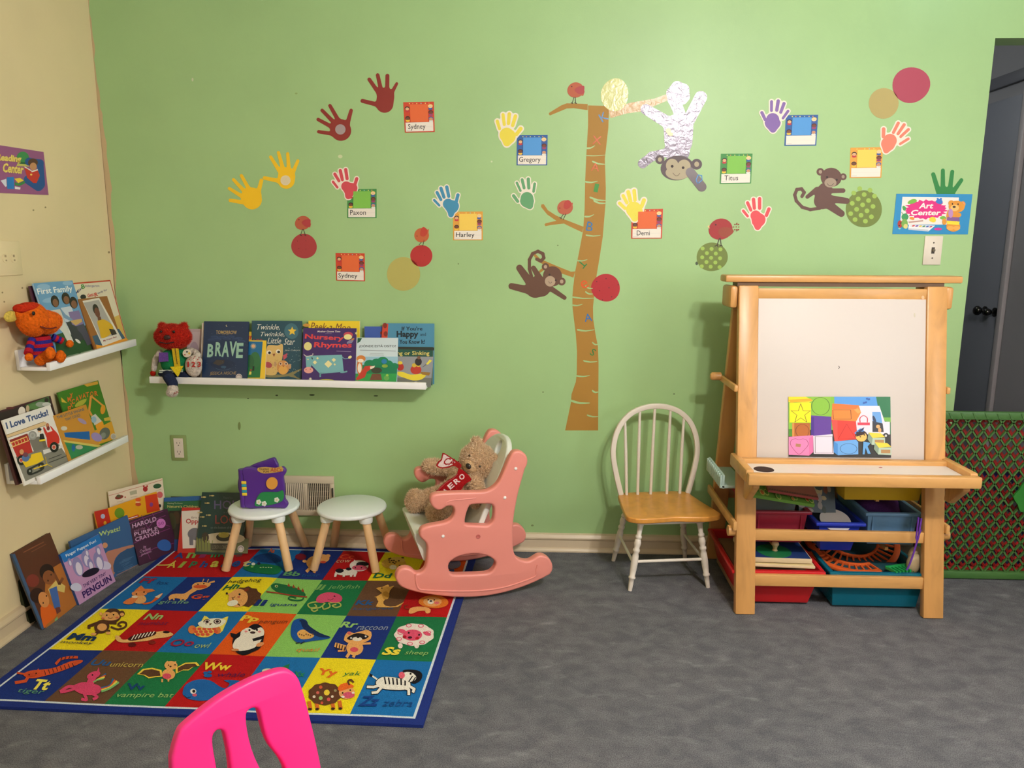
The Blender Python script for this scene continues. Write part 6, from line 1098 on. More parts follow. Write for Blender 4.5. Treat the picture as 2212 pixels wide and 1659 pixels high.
# back: rounded slab with an oval hand hole, leaning back between the panels
b0, b1 = Vector((.115, 0, .235)), Vector((.268, 0, .583)); bd = (b1-b0); bl = bd.length; bd.normalize(); bn = Vector((-bd.z, 0, bd.x)); hw = (sv1-sv0)/2; vm = (sv0+sv1)/2
arch = [(-hw, 0), (hw, 0), (hw, bl*.72)] + [(hw*math.cos(a), bl*.72+bl*.28*math.sin(a)) for a in [math.pi*k/14 for k in range(1, 14)]] + [(-hw, bl*.72)]
hole = ell(0, bl*.85, .026, .03, 0, 20)
solid2([arch, hole[::-1]], .012, .007, lambda a, b, d: Vector((b0.x, vm, b0.z))+Vector((0, a, 0))+bd*b+bn*(d+.028*(1-(a/hw)**2)*-.4), 'backrest', PKW, rk, 4)
# ------------------------------------------------------------------ teddy bear lying back in the rocking chair
RTB = Vector((-.335, -.474, 0)); bear = tag(empty('teddy_bear', RTB, RYAW), 'light brown teddy bear with a red scarf lying in the rocking chair', 'plush toy')
BRN_ = M((204, 170, 132), .95, 'plush'); g = 0.
HC = Vector((.150, .145, .480+g))
fdir = Vector((-.62, -.72, .05)).normalized(); hup = Vector((.55, -.30, .74)); hup = (hup-fdir*hup.dot(fdir)).normalized(); hsd = hup.cross(fdir)   # face, crown and side of the head
hm = Matrix((hsd, fdir, hup)).transposed()
def hp(s, f, u): return HC + hsd*s + fdir*f + hup*u
body = plush('bear_body', [(HC, (.074, .064, .066), hm), (Vector((.095, .155, .395+g)), (.062, .068, .07)), (Vector((.055, .155, .345+g)), (.068, .074, .062)),
    ('tube', [(.10, .215, .425+g), (.045, .25, .43+g), (-.005, .268, .437+g), (-.022, .272, .44+g)], [.03, .028, .03, .026]),
    ('tube', [(.12, .09, .42+g), (.125, .064, .395+g), (.118, .058, .35+g)], [.03, .027, .026]),
    ('tube', [(.03, .2, .335+g), (-.03, .212, .325+g), (-.075, .215, .315+g)], [.042, .036, .036]), (Vector((-.09, .215, .318+g)), (.034, .036, .046)),
    ('tube', [(.03, .11, .325+g), (-.01, .1, .305+g), (-.03, .098, .3+g)], [.04, .034, .032]), (Vector((-.035, .098, .308+g)), (.03, .032, .04)),
    (hp(.052, -.004, .056), (.024, .012, .022), hm), (hp(-.056, -.006, .05), (.024, .012, .022), hm)], .0055, BRN_, bear)
fur(body, 30000, .0105, .0021, [(226, 198, 162), (236, 210, 176), (210, 178, 142)], curl=.9)
mz = plush('muzzle', [(hp(0, .05, -.012), (.034, .03, .028), hm)], .004, M((204, 170, 128), .95, 'plush'), bear, 2); fur(mz, 2500, .003, .001, [(214, 182, 142), (226, 194, 154)], curl=.9)
MB().ball(hp(0, .081, -.003), (.0125, .007, .01), hm).build('nose', M((38, 32, 28), .35), bear)
for s in (-1, 1): MB().ball(hp(s*.029, .056, .019), (.0048, .004, .0048), hm).build('eye', M((16, 12, 10), .15), bear)
def scv(off): c = Cv(RTB+RV*off, RU, (0, 0, 1), tuple(-RV)); c.crop(860, 920, 7.54); c.kind = 'fabric'; c.rough = .9; return c
c = scv(.05); c.base(smoothp([(985, 690), (1080, 740), (1195, 865), (1120, 920), (1060, 980), (985, 1095), (890, 1120), (580, 1118), (640, 1040), (760, 920), (880, 845), (960, 775)], True, 2), .004, (150, 16, 20))
def dl(c, ch, x, y, s, col): c.text(ch, (x-s*.15, y+s*.55), (x+s*.62, y-s*.1), (x-s*.75, y-s*.2), col, 0, .03)
for ch, x, y in (('A', 775, 1075), ('E', 862, 985), ('R', 958, 905), ('O', 1040, 838)): dl(c, ch, x, y, 92, (226, 206, 200))
c.line([(590, 1105), (660, 1030), (770, 925), (890, 850), (965, 778)], 5, (190, 110, 110)); c.build('scarf', bear)
c = scv(.08); c.base(smoothp([(722, 438), (800, 470), (900, 535), (1022, 620), (1020, 670), (985, 695), (940, 660), (880, 650), (830, 672), (720, 690), (640, 665), (618, 640), (650, 580), (700, 540)], True, 2), .004, (150, 28, 28))
c.poly(smoothp([(735, 458), (800, 490), (880, 545), (930, 590), (850, 640), (800, 655), (720, 668), (645, 645), (672, 590), (715, 548)], True, 2), (216, 196, 188)); c.text('CA', (715, 622), (905, 650), (775, 508), (150, 20, 24), 0, .02); c.build('scarf_end', bear)
MB().tube([tuple(hp(s*.062, .02+.0*abs(s), -.055-.004*abs(s))) for s in (-.9, -.6, -.2, .2, .6, .95)], .009, 10).build('scarf_collar', M((150, 16, 20), .9, 'fabric'), bear)
# ------------------------------------------------------------------ white Windsor child's chair
ch = tag(empty('windsor_chair', (.485, -.222, 0), R_(7.7)), 'small white Windsor chair with a varnished wood seat', 'chair'); CW = M((222, 212, 196), .4)
so = smoothp([(-.178, -.12), (-.172, -.158), (-.13, -.178), (-.06, -.176), (0, -.168), (.06, -.176), (.13, -.18), (.178, -.162), (.186, -.125), (.165, -.03), (.15, .06), (.14, .112), (.10, .128), (0, .132), (-.10, .128), (-.148, .11), (-.16, .05), (-.17, -.04)], True, 3)
solid2([so], .0105, .005, lambda a, b, d: (a, b, .2935+d-.004*math.exp(-((a/.08)**2+((b+.01)/.09)**2))), 'seat', M((206, 142, 62), .28, 'wood'), ch, 4)
MB().box(-.13, .13, -.135, -.12, .262, .283).box(-.13, .13, .085, .1, .262, .283).box(-.135, -.12, -.12, .085, .262, .283).box(.12, .135, -.12, .085, .262, .283).build('apron', CW, ch, bev=.002)
hoop = [(-.140, .302), (-.150, .34), (-.164, .40), (-.174, .455), (-.175, .50), (-.164, .555), (-.138, .605), (-.096, .643), (-.045, .662), (0, .667), (.045, .662), (.096, .643), (.138, .605), (.164, .555), (.175, .50), (.174, .455), (.164, .40), (.150, .34), (.140, .302)]
hs = smoothp(hoop, False, 3); hv = []; hf = []
def hy(z): return .102+(z-.3)*.07
for i, (x, z) in enumerate(hs):
    a, b = hs[max(i-1, 0)], hs[min(i+1, len(hs)-1)]; tx, tz = b[0]-a[0], b[1]-a[1]; L = math.hypot(tx, tz); nx, nz = -tz/L, tx/L
    for p, q in ((-.0105, -.008), (.0105, -.008), (.0105, .008), (-.0105, .008)): hv.append((x+nx*p, hy(z)+q, z+nz*p))
n = len(hs)
for i in range(n-1):
    for k in range(4): hf.append((i*4+k, i*4+(k+1) % 4, i*4+4+(k+1) % 4, i*4+4+k))
hf += [(3, 2, 1, 0), (n*4-4, n*4-3, n*4-2, n*4-1)]
MB().add(hv, hf).build('back_hoop', CW, ch, bev=.003, smooth=45)
for xb, xt, zt in ((-.118, -.128, .605), (-.072, -.067, .648), (-.018, -.005, .66), (.05, .060, .652), (.105, .117, .625)):
    MB().tube([(xb, .098, .302), ((xb+xt)/2, hy(.48), .48), (xt, hy(zt), zt)], [.0062, .0068, .0055], 12).build('spindle', CW, ch)
lp = [(.0001, 0), (.008, 0), (.0095, .03), (.010, .047), (.0135, .050), (.0135, .056), (.0105, .059), (.0125, .085), (.0138, .11), (.0125, .14), (.0095, .152), (.0135, .157), (.0135, .165), (.0095, .17), (.0125, .182), (.0135, .19), (.0115, .202), (.009, .206), (.0125, .212), (.0125, .218), (.009, .222), (.0105, .255), (.0125, .262), (.0125, .268), (.01, .275), (.01, .29), (.0001, .29)]
feet = {}
for sx in (-1, 1):
    for sy in (-1, 1):
        fo = Vector((sx*.155, sy*.140, 0)); tp = Vector((sx*.112, sy*.105-.012, .285)); d = (tp-fo); m_ = Matrix.Translation(fo) @ d.to_track_quat('Z', 'Y').to_matrix().to_4x4(); feet[sx, sy] = (fo, d)
        MB().lathe([(r, z*d.length/.29) for r, z in lp], m_, 16).build('leg', CW, ch, smooth=60)
def lpos(k, t): return feet[k][0]+feet[k][1]*t
for sx in (-1, 1): MB().tube([lpos((sx, -1), .36), lpos((sx, 1), .42)], .0055, 10).build('stretcher', CW, ch)
MB().tube([lpos((-1, -1), .40), lpos((1, -1), .40)], .0062, 10).build('stretcher', CW, ch)
# ------------------------------------------------------------------ art easel
EX = 1.075; ez = tag(empty('art_easel', (EX, 0, 0)), 'natural wood double sided art easel with a whiteboard and paint tray', 'easel')
WD, WDX = M((206, 152, 88), .35, 'wood'), M((208, 156, 92), .35, 'woodx'); HO, LW = .367, .070
FY0, FY1, FZ = -.545, -.335, 1.165
def fy(z): return FY0+(FY1-FY0)*z/FZ
for s in (-1, 1):
    x = s*(HO-LW/2)
    MB().bar((x, FY0, 0), (x, FY1, FZ), LW, .03, (0, 1, 0)).build('front_leg', WD, ez, bev=.004)
    MB().bar((x, -.05, 0), (x, -.27, FZ), LW*.9, .03, (0, 1, 0)).build('rear_leg', WD, ez, bev=.004)
    MB().box(s*HO, s*(HO+.028), -.345, -.215, 1.085, 1.165).build('hinge_block', WD, ez, bev=.01)
    MB().box(min(s*HO, s*(HO+.014)), max(s*HO, s*(HO+.014)), fy(.81)-.02, -.165, .79, .815).build('side_strut', WDX, ez, bev=.005)
    MB().tube([(s*(HO+.012), -.20, .81), (s*(HO+.045), -.20, .81), (s*(HO+.052), -.20, .81)], [.016, .016, .010], 14).build('dowel_end', WD, ez)
    MB().box(min(s*HO, s*(HO+.014)), max(s*HO, s*(HO+.014)), fy(.31)-.025, -.08, .30, .335).build('side_strut', WDX, ez, bev=.005)
    MB().tube([(s*HO, fy(.3)+.01, .29), (s*(HO+.024), fy(.3)+.01, .29)], .02, 14).build('dowel_end', WD, ez)
MB().box(-HO-.045, HO+.06, -.335, -.245, 1.178, 1.203).build('top_bar', WDX, ez, bev=.006)
MB().box(-HO+.0, HO, -.325, -.255, 1.163, 1.18).build('top_spacer', M((96, 70, 44), .5), ez)
IN = HO-LW
def rail(z0, z1, name, th=.018): zc = (z0+z1)/2; MB().bar((-IN-.001, fy(zc), zc), (IN+.001, fy(zc), zc), z1-z0, th, (0, 1, 0)).build(name, WDX, ez, bev=.003)
rail(1.118, 1.158, 'board_rail'); rail(.262, .302, 'shelf_rail'); rail(.10, .143, 'shelf_rail')
for z in (.10, .28): MB().box(-IN, IN, -.075-.05*z, -.06-.05*z, z, z+.04).build('back_rail', WDX, ez, bev=.003)
za, zb = .545, 1.12; lean = math.atan2(FY1-FY0, FZ); bm_ = Matrix.Translation((0, fy(za)+.002, za)) @ Matrix.Rotation(-lean, 4, 'X')
bh = (zb-za)/math.cos(lean)
MB().box(-IN+.001, IN-.001, -.010, .004, 0, bh, bm_).build('whiteboard', M((208, 198, 190), .5), ez, bev=.002)
c = Cv(Matrix.Translation((EX, 0, 0)) @ bm_ @ Vector((0, -.0105, 0)), (1, 0, 0), (0, math.sin(lean), math.cos(lean))); c.off = .0001; c.rough = .4
c.crop(1500, 560, 3.107); c.line(smoothp([(966, 716), (974, 725), (966, 735)], False), 4, (70, 64, 60)); c.ell(1478, 375, 5, 16, M((196, 186, 162), .4), wob=.1); c.ell(1533, 258, 10, 14, (222, 170, 120)); o = c.build('board_marks', ez); o['kind'] = 'stuff'
# the tray in front of the board
tz = .532; ty0, ty1 = -.668, fy(tz)-.012
MB().box(-HO+.002, HO-.004, ty1-.03, ty1, tz, tz+.03).build('tray_back_rail', WDX, ez, bev=.004)
MB().box(-HO-.014, HO+.014, ty0, ty0+.03, tz-.012, tz+.028).build('tray_front_rail', WDX, ez, bev=.006)
for s in (-1, 1): MB().box(s*(HO+.002)-.014, s*(HO+.002)+.014, ty0+.03, -.42, tz-.012, tz+.034).build('tray_side', WDX, ez, bev=.006)
MB().box(-HO+.014, HO-.014, ty0+.028, ty1-.028, tz+.004, tz+.014).build('tray_floor', M((226, 216, 206), .5), ez)
hx = onZ(1650, 1014, tz+.014); MB().lathe([(.0005, .0), (.034, .0), (.034, .0012), (.0005, .0012)], Matrix.Translation((hx.x-EX, hx.y, tz+.0135)), 28).build('cup_hole', M((40, 14, 14), .7), ez)
for s in (-1, 1): MB().prism([(0, 0), (.11, 0), (.11, -.015), (.03, -.085), (0, -.085)], lambda a, b, d: (d, ty0+.135-a, tz-.012+b), s*(HO-.02)-.012, s*(HO-.02)+.012).build('tray_bracket', WD, ez, bev=.004)
c = Cv((EX, 0, tz+.0141), (1, 0, 0), (0, 1, 0)); c.off = .0002; c.crop(1500, 560, 3.107); c.ell(1250, 1398, 12, 3, (160, 30, 60), wob=.1); c.build('paint_spot', ez)
# shape poster standing on the tray rail against the board
PO = Matrix.Translation((EX, 0, 0)) @ bm_ @ Vector((0, -.0125, 0))
c = Cv(PO, (1, 0, 0), (0, math.sin(lean), math.cos(lean))); c.rough = .35; c.crop(1680, 840, 7.9); q = [(182, 135), (1920, 135), (1932, 1172), (185, 1155)]
c.base(q, .0012, (44, 42, 40)); c.frame(q)
c.rect(0, 0, 45, 55, (124, 184, 60)); c.rect(45, 0, 100, 18, (84, 152, 222)); c.rect(0, 54, 6, 66, (70, 130, 40)); c.poly([(86, 0), (100, 0), (100, 62), (92, 50), (88, 20)], (30, 108, 62)); c.poly([(93, 34), (100, 34), (100, 42), (94, 40)], (110, 170, 60))
c.rect(22, 0, 42, 32, (134, 186, 58)); c.line(ell(31.5, 15.6, 8.8, 14.6, n=40), .5, (50, 60, 30), True)
c.poly([(0, 0), (17, 0), (24, 6), (20, 10), (0, 9)], (250, 214, 30)); c.poly([(0, 5), (22, 3), (23.5, 7), (2, 10)], (232, 168, 34)); c.rect(1, 10, 22, 43, (252, 226, 20)); c.line(star(12, 29, 10, .42, 5), .5, (60, 54, 20), True) if False else c.line([(12+(10 if k % 2 == 0 else 4.0)*math.cos(R_(-90+36*k)), 28.5+(17 if k % 2 == 0 else 6.6)*math.sin(R_(-90+36*k))) for k in range(10)], .5, (60, 54, 20), True)
c.rect(3.5, 44, 21, 70, (176, 98, 40)); c.poly([(3.5, 44), (5.5, 44), (5.5, 70), (3.5, 67)], (206, 140, 70)); c.line(ell(13.5, 57, 6.6, 11, n=30), .5, (100, 54, 24), True)
c.poly([(22, 31), (42, 33), (42, 62), (23, 66)], (92, 56, 146)); c.rect(22, 34, 25, 64, (70, 40, 130))
c.poly([(43, 11), (69, 14), (72, 24), (68, 41), (42, 38)], (252, 134, 50)); c.poly([(43, 11), (69, 14), (66, 20), (43, 20)], (226, 116, 46)); c.poly([(64, 21), (68, 19), (71.5, 25), (68, 28)], (250, 160, 80)); c.line([(43.5, 22), (61, 22), (61.4, 37), (44, 37)], .6, (110, 60, 30), True)
c.poly([(42, 38), (66, 41), (67, 70), (45, 74)], (240, 60, 48)); c.poly([(42, 38), (48, 39), (48, 73), (45, 74)], (226, 76, 66)); c.line([(57, 45), (65.5, 69), (48.5, 70)], .5, (170, 36, 34), True)
c.poly([(0, 67), (24, 64), (24, 92), (20, 98), (0, 97)], (236, 130, 180)); c.poly([(20, 69), (24, 65), (24, 92), (20, 98)], (220, 110, 164)); c.line(smoothp([(10, 72), (7, 70), (3, 72), (1.5, 78), (4, 86), (10, 96), (16, 87), (19, 80), (18, 73), (14, 70)], True, 3), .5, (130, 70, 100), True); c.poly([(7, 78), (12, 79), (11.5, 84), (6.6, 83)], (166, 120, 90))
c.poly([(24, 65), (43, 62), (44, 95), (24.5, 95)], (226, 214, 228)); c.line([(26, 66), (43, 66), (43, 93.5), (26, 93.5)], .5, (80, 76, 84), True)
c.poly([(44, 74), (66, 71), (68, 75), (68, 95), (48, 97), (44, 92)], (104, 164, 226)); c.poly([(44, 74), (48, 78), (48, 97), (44, 92)], (70, 136, 206)); c.line(ell(58.5, 86, 8.2, 8.6, n=34), .5, (50, 80, 120), True)
c.poly([(69, 15), (89, 15), (94, 41), (99, 41), (99, 62), (67, 62), (66, 41), (71, 26)], (228, 220, 232)); c.poly([(82, 25), (90, 25), (93, 58), (82, 58)], (104, 158, 220)); c.poly([(82, 40), (92, 44), (93, 58), (82, 58)], (52, 50, 56)); c.line(smoothp([(70, 42), (70, 35), (73.5, 31), (77, 35), (77, 42)], False), 1, (206, 60, 80)); c.rect(67.5, 42.5, 79.5, 47, (210, 60, 84)); c.ell(95, 64, 2.6, 4.6, (30, 28, 30)); c.ell(95, 64, 1.1, 2, (200, 200, 200)); c.ell(87.5, 49, 2, 3, (226, 170, 110)); c.ell(89, 55, 1.6, 4, (220, 160, 100)); c.ell(84, 38, 1.4, 7, (40, 50, 80), rot=-10)
for x, y in ((77, 3), (79, 4), (76, 9), (74, 10)): c.ell(x, y, 1, 1.6, (50, 90, 170))
c.ell(71, 64, 6, 8.5, (50, 28, 30)); c.ell(71, 66, 5.4, 8, (244, 186, 96)); c.poly([(64, 60), (70, 52), (74, 56), (67, 63)], (90, 150, 220)); c.poly([(68, 56), (74, 50), (73, 55), (69, 59)], (40, 50, 90)); c.poly([(66, 58), (75, 57), (74, 62), (66, 66)], (50, 28, 30)); c.ell(70, 66, .7, 1, (40, 30, 24)); c.ell(74, 63, .7, 1, (40, 30, 24)); c.poly([(73, 74), (80, 76), (77, 82), (80, 94), (77, 94), (75, 84), (74, 95), (72, 95)], (96, 160, 220))
for dx, dy in ((0, 0), (6, 16)): c.poly([(78+dx, 59+dy), (90+dx, 60+dy), (94+dx, 66+dy), (82+dx, 68+dy)], (252, 206, 60)); c.poly([(78+dx, 59+dy), (82+dx, 68+dy), (81+dx, 79+dy), (77+dx, 70+dy)], (130, 150, 130)); c.poly([(82+dx, 68+dy), (94+dx, 67+dy), (94+dx, 80+dy), (81+dx, 79+dy)], (176, 196, 176)); c.rect(84+dx, 71+dy, 93+dx, 77+dy, (170, 130, 80))
c.uv = None; o = c.build('shape_poster', None, c.W(*c.pt(1050, 1165))); tag(o, 'laminated poster of coloured shape boxes and a delivery boy against the whiteboard', 'poster')
# ------------------------------------------------------------------ storage bins and what is in them
def storage_bin(label, x0, x1, y0, y1, z0, z1, col, taper=.02, name='storage_bin', kind='', rim=.012, rough=.35, ribs=True):
    """open plastic bin: outside at the rim x0..x1, y0..y1; narrower at the base"""
    cx, cy = (x0+x1)/2, (y0+y1)/2; t = tag(empty(name, (cx, cy, z0)), label, 'bin'); mt = M(col, rough, kind); hx, hy_ = (x1-x0)/2-rim, (y1-y0)/2-rim; h = z1-z0; w = .004
    vs = []; fs = []
    for k, (dx, dz) in enumerate(((taper, 0), (0, h), (w, h), (taper+w, w))):
        for sx, sy in ((-1, -1), (1, -1), (1, 1), (-1, 1)): vs.append((sx*(hx-dx), sy*(hy_-dx), dz))
    for r in range(3):
        for i in range(4): fs.append((r*4+i, r*4+(i+1) % 4, r*4+4+(i+1) % 4, r*4+4+i))
    fs += [(3, 2, 1, 0), (12, 13, 14, 15)]
    MB().add(vs, fs).build('body', mt, t, bev=.0025)
    m = MB(); X, Y = hx+rim, hy_+rim
    m.box(-X, X, -Y, -hy_+.001, h-.012, h).box(-X, X, hy_-.001, Y, h-.012, h).box(-X, -hx+.001, -hy_, hy_, h-.012, h).box(hx-.001, X, -hy_, hy_, h-.012, h).build('rim', mt, t, bev=.003)
    if ribs and taper < .015:
        for s in (-1, 1): MB().box(-.003, .003, -.004, .002, .01, h-.012, Matrix.Translation((s*(hx-.022), -hy_+.004, 0)) @ Matrix.Rotation(math.atan2(-taper*.0, h), 4, 'X')).build('rib', mt, t)
    return t
E_ = EX
storage_bin('large bright red bin low in the easel, full of wooden puzzles', .70, 1.035, -.515, -.10, .010, .150, (196, 30, 34), .03)
storage_bin('wide translucent teal bin low in the easel with orange pieces', 1.05, 1.405, -.515, -.10, .010, .150, (26, 122, 146), .015, kind='tint', rough=.2)
storage_bin('dark maroon bin on the middle rail of the easel', .775, .998, -.44, -.12, .222, .350, (150, 30, 52), .012)
storage_bin('deep blue bin on the middle rail of the easel', 1.002, 1.180, -.475, -.10, .205, .322, (30, 52, 170), .022)
storage_bin('pale blue bin on the middle rail of the easel', 1.19, 1.398, -.44, -.12, .222, .350, (104, 146, 184), .012)
storage_bin('yellow bin tucked right under the paint tray', 1.09, 1.405, -.45, -.14, .395, .508, (196, 160, 22), .012, ribs=False)
def stack_pile(x0, x1, y0, y1, z0, z1, name, label, cat, col, n, seed):
    """heaped small pieces seen over a bin's rim"""
    rd = random.Random(seed)
    for k in range(n):
        x, y, z = rd.uniform(x0, x1), rd.uniform(y0, y1), rd.uniform(z0, z1); r = rd.uniform(.018, .03)
        o = tag(plush(name, [((0, 0, 0), (r, r*rd.uniform(.6, 1), r*rd.uniform(.5, .8)))], .006, M(col[k % len(col)], .6), None, 1), label, cat, label); o.location = (x, y, z)
# wooden puzzles in the red bin
def board(label, x, y, z, w, d, t, rz, top, edge=(214, 190, 150)):
    o = tag(empty('wooden_puzzle', (x, y, z), rz), label, 'puzzle'); MB().box(-w/2, w/2, -d/2, d/2, 0, t).build('board', M(edge, .5, 'woodx'), o, bev=.003); MB().box(-w/2+.004, w/2-.004, -d/2+.004, d/2-.004, t-.001, t+.0006).build('picture_face', M(top, .4), o); return o
fillr = MB().box(-.13, .13, -.17, .17, 0, .105).build('cardboard_box', M((150, 116, 84), .7), None, bev=.004); fillr.location = (.866, -.30, .016); tag(fillr, 'plain cardboard box under the puzzles in the red bin', 'box')
board('thin wooden puzzle with red and cream edge marks', .885, -.405, .160, .235, .20, .010, R_(-3), (226, 206, 150))
p1_ = board('thick wooden puzzle with a dark blue picture and a green disc', .872, -.395, .174, .24, .2, .018, R_(-2), (30, 56, 110))
MB().lathe([(.0005, 0), (.062, 0), (.062, .003), (.0005, .003)], Matrix.Translation((.0, -.035, .0168)), 32).build('green_disc', M((24, 112, 66), .4), p1_)
MB().lathe([(.011, 0), (.007, .006), (.009, .016), (.014, .024), (.012, .032), (.002, .035)], Matrix.Translation((.005, -.03, .0195)), 16).build('wooden_knob', M((206, 176, 130), .45), p1_)
MB().box(.05, .075, -.088, -.066, .0168, .0182).build('yellow_piece', M((236, 200, 60), .4), p1_); MB().box(.082, .11, -.09, -.062, .0168, .0182).build('teal_piece', M((120, 190, 180), .4), p1_); MB().box(-.115, -.06, -.09, -.03, .0168, .0178).build('white_piece', M((220, 214, 206), .4), p1_)
# orange curved grille pieces and a green comb in the teal bin
def grille(label, x, y, z, rz, rx, R0, R1, a0, a1, n, col):
    o = tag(empty('curved_grille', None, mat=Matrix.Translation((x, y, z)) @ Matrix.Rotation(rz, 4, 'Z') @ Matrix.Rotation(rx, 4, 'X')), label, 'toy'); mt = M(col, .45)
    for r0, r1, nm in ((R1-.022, R1, 'outer_rim'), (R0, R0+.01, 'inner_rim')):
        pts = [(r1*math.cos(a), r1*math.sin(a)) for a in [a0+(a1-a0)*k/20 for k in range(21)]] + [(r0*math.cos(a), r0*math.sin(a)) for a in [a1+(a0-a1)*k/20 for k in range(21)]]
        MB().prism(pts, lambda a, b, d: (a, b, d), -.006, .006).build(nm, mt, o, bev=.002)
    for k in range(n+1):
        a = a0+(a1-a0)*k/n; MB().bar((R0*math.cos(a), R0*math.sin(a), 0), ((R1-.01)*math.cos(a), (R1-.01)*math.sin(a), 0), .006, .007).build('bar', mt, o)
    return o
grille('upper orange curved grille piece in the teal bin', 1.225, -.235, .178, R_(0), R_(24), .10, .185, R_(186), R_(352), 16, (206, 84, 32))
grille('lower orange curved grille piece in the teal bin', 1.20, -.30, .148, R_(-8), R_(8), .10, .168, R_(195), R_(300), 10, (214, 92, 36))
cb = tag(empty('green_comb', (1.325, -.475, .150), R_(18)), 'bright green plastic comb piece in the teal bin', 'toy')
MB().box(-.05, .05, .02, .034, -.006, .006).build('comb_back', M((30, 150, 74), .4), cb, bev=.002)
for k in range(7): MB().box(-.048+.015*k, -.041+.015*k, -.02, .022, -.005, .005).build('tooth', M((30, 150, 74), .4), cb)
bw = tag(empty('ribbon_bow', (onY(1893, 1290, -.44).x, -.452, onY(1893, 1290, -.44).z-.004)), 'light blue bow behind the front of the teal bin', 'ribbon'); BB_ = M((66, 150, 196), .5)
for s in (-1, 1): MB().prism(smoothp([(0, 0), (s*.014, .008), (s*.028, .004), (s*.026, -.01), (s*.012, -.008)], True, 3), lambda a, b, d: (a, d, b), -.003, .003).build('loop', BB_, bw, smooth=0)
MB().ball((0, -.002, 0), (.006, .005, .006)).build('knot', BB_, bw)
for x, y, z, r, sd in ((1.362, -.47, .17, .024, 1), (1.378, -.44, .19, .022, 2)):
    o = tag(plush('crumpled_bag', [((0, 0, 0), (r, r*.8, r*1.6)), ((.01, 0, .015), (r*.7, r*.7, r))], .005, M((176, 156, 120), .5), None, 1), 'crumpled beige bag at the front end of the teal bin' if sd == 1 else 'taller crumpled beige bag at the back end of the teal bin', 'bag'); o.location = (x, y, z)
dk = tag(MB().box(-.13, .13, -.13, .13, 0, .11).build('toy_box', M((24, 70, 80), .6), None, bev=.004), 'dark teal box inside the teal bin', 'box'); dk.location = (1.227, -.30, .018)
# middle row: clear tub, patterned folder, red notebook, picture box, white disc, purple cloth
storage_bin('clear plastic tub sitting in the maroon bin', .79, .965, -.40, -.20, .335, .405, (190, 200, 200), .008, 'clear_tub', 'clear', .006, .1, False)
fl = tag(MB().box(-.085, .085, -.13, .13, 0, .09).build('paper_stack', M((206, 190, 176), .7), None, bev=.003), 'pale stack of papers inside the clear tub', 'paper'); fl.location = (.882, -.285, .236)
def sheet(name, label, cat, P, th, col, draw=None):
    a, b, d = [Vector(p) for p in P]; c = Cv(a, b-a, d-a); w = (b-a).length; n = c.n; h = (d-a).dot(c.ay); c.rough = .45
    c.mb.mat(M(col, .45)); c.mb.prism([(0, 0), (w, 0), (w, h), (0, h)], lambda x, y, z: c.W(x, y, z), -th, 0); c.off = .0002; c.uv = [(0, h), (w, h), (w, 0), (0, 0)]
    if draw: draw(c)
    return tag(c.build(name, None, (a+b)/2), label, cat)
def pat(c):
    rd = random.Random(5)
    for k in range(46): x, y, r = rd.uniform(3, 97), rd.uniform(5, 95), rd.uniform(2, 4.5); c.ell(x, y, r, r*2.2, (196, 206, 110), n=12); c.ell(x, y, r*.72, r*1.6, (96, 150, 60) if k % 4 else (200, 110, 50), n=12)
sheet('patterned_folder', 'green folder printed with bubbles under the red notebook', 'folder', [(.745, -.50, .436), (.985, -.49, .396), (.76, -.27, .50)], .012, (104, 152, 58), pat)
def spiral(c):
    for k in range(30): c.ell(2+k*3.3, 97, .9, 2.4, (70, 40, 40), n=8)
sheet('spiral_notebook', 'dull red spiral notebook lying under the paint tray', 'notebook', [(.815, -.50, .452), (.995, -.495, .422), (.83, -.27, .522)], .009, (150, 66, 60), spiral)
def pic(c):
    rd = random.Random(9); c.rect(0, 0, 100, 100, (70, 82, 88))
    for k in range(26): c.ell(rd.uniform(5, 95), rd.uniform(30, 95), rd.uniform(4, 10), rd.uniform(5, 14), [(120, 70, 50), (150, 140, 130), (60, 70, 60), (170, 150, 110)][k % 4], n=10, wob=.1)
sheet('picture_box', 'dark box with a printed picture behind the blue bin', 'box', [(.965, -.395, .335), (1.10, -.395, .33), (.972, -.33, .455)], .03, (60, 70, 78), pic)
ds = tag(MB().lathe([(.008, 0), (.055, 0), (.055, .002), (.008, .002)], None, 36).build('white_disc', M((214, 206, 206), .25), None), 'white disc lying in the deep blue bin', 'disc'); ds.location = (1.088, -.425, .314); ds.rotation_euler = (R_(28), 0, 0)
ub_ = tag(MB().box(-.06, .06, -.13, .13, 0, .088).build('game_box', M((30, 40, 90), .6), None, bev=.003), 'navy game box inside the deep blue bin', 'box'); ub_.location = (1.09, -.28, .212)
pc = tag(plush('purple_cloth', [((0, 0, 0), (.085, .12, .05)), ((.04, .02, .02), (.05, .08, .035)), ((-.04, -.03, .02), (.05, .06, .03))], .008, M((78, 40, 96), .9, 'fabric'), None, 3), 'crumpled purple cloth in the pale blue bin', 'cloth'); pc.location = (1.294, -.275, .312)
rb = MB()
RBP = [onY(1560+x/4.9156, 1030+y/4.9156, -.548) for x, y in ((2115, 440), (2095, 560), (2085, 640), (2065, 700), (2030, 820), (1990, 930), (1960, 990))]; rb.tube(RBP, .0032, 8)
RBP2 = [onY(1560+x/4.9156, 1030+y/4.9156, -.549) for x, y in ((2085, 430), (2070, 560), (2060, 650), (2068, 705), (2080, 640), (2110, 560))]; rb2 = rb.tube(RBP2, .003, 8)
tag(rb.build('purple_ribbon', M((96, 44, 150), .5), None), 'purple ribbon hanging down against a leg of the easel', 'ribbon')
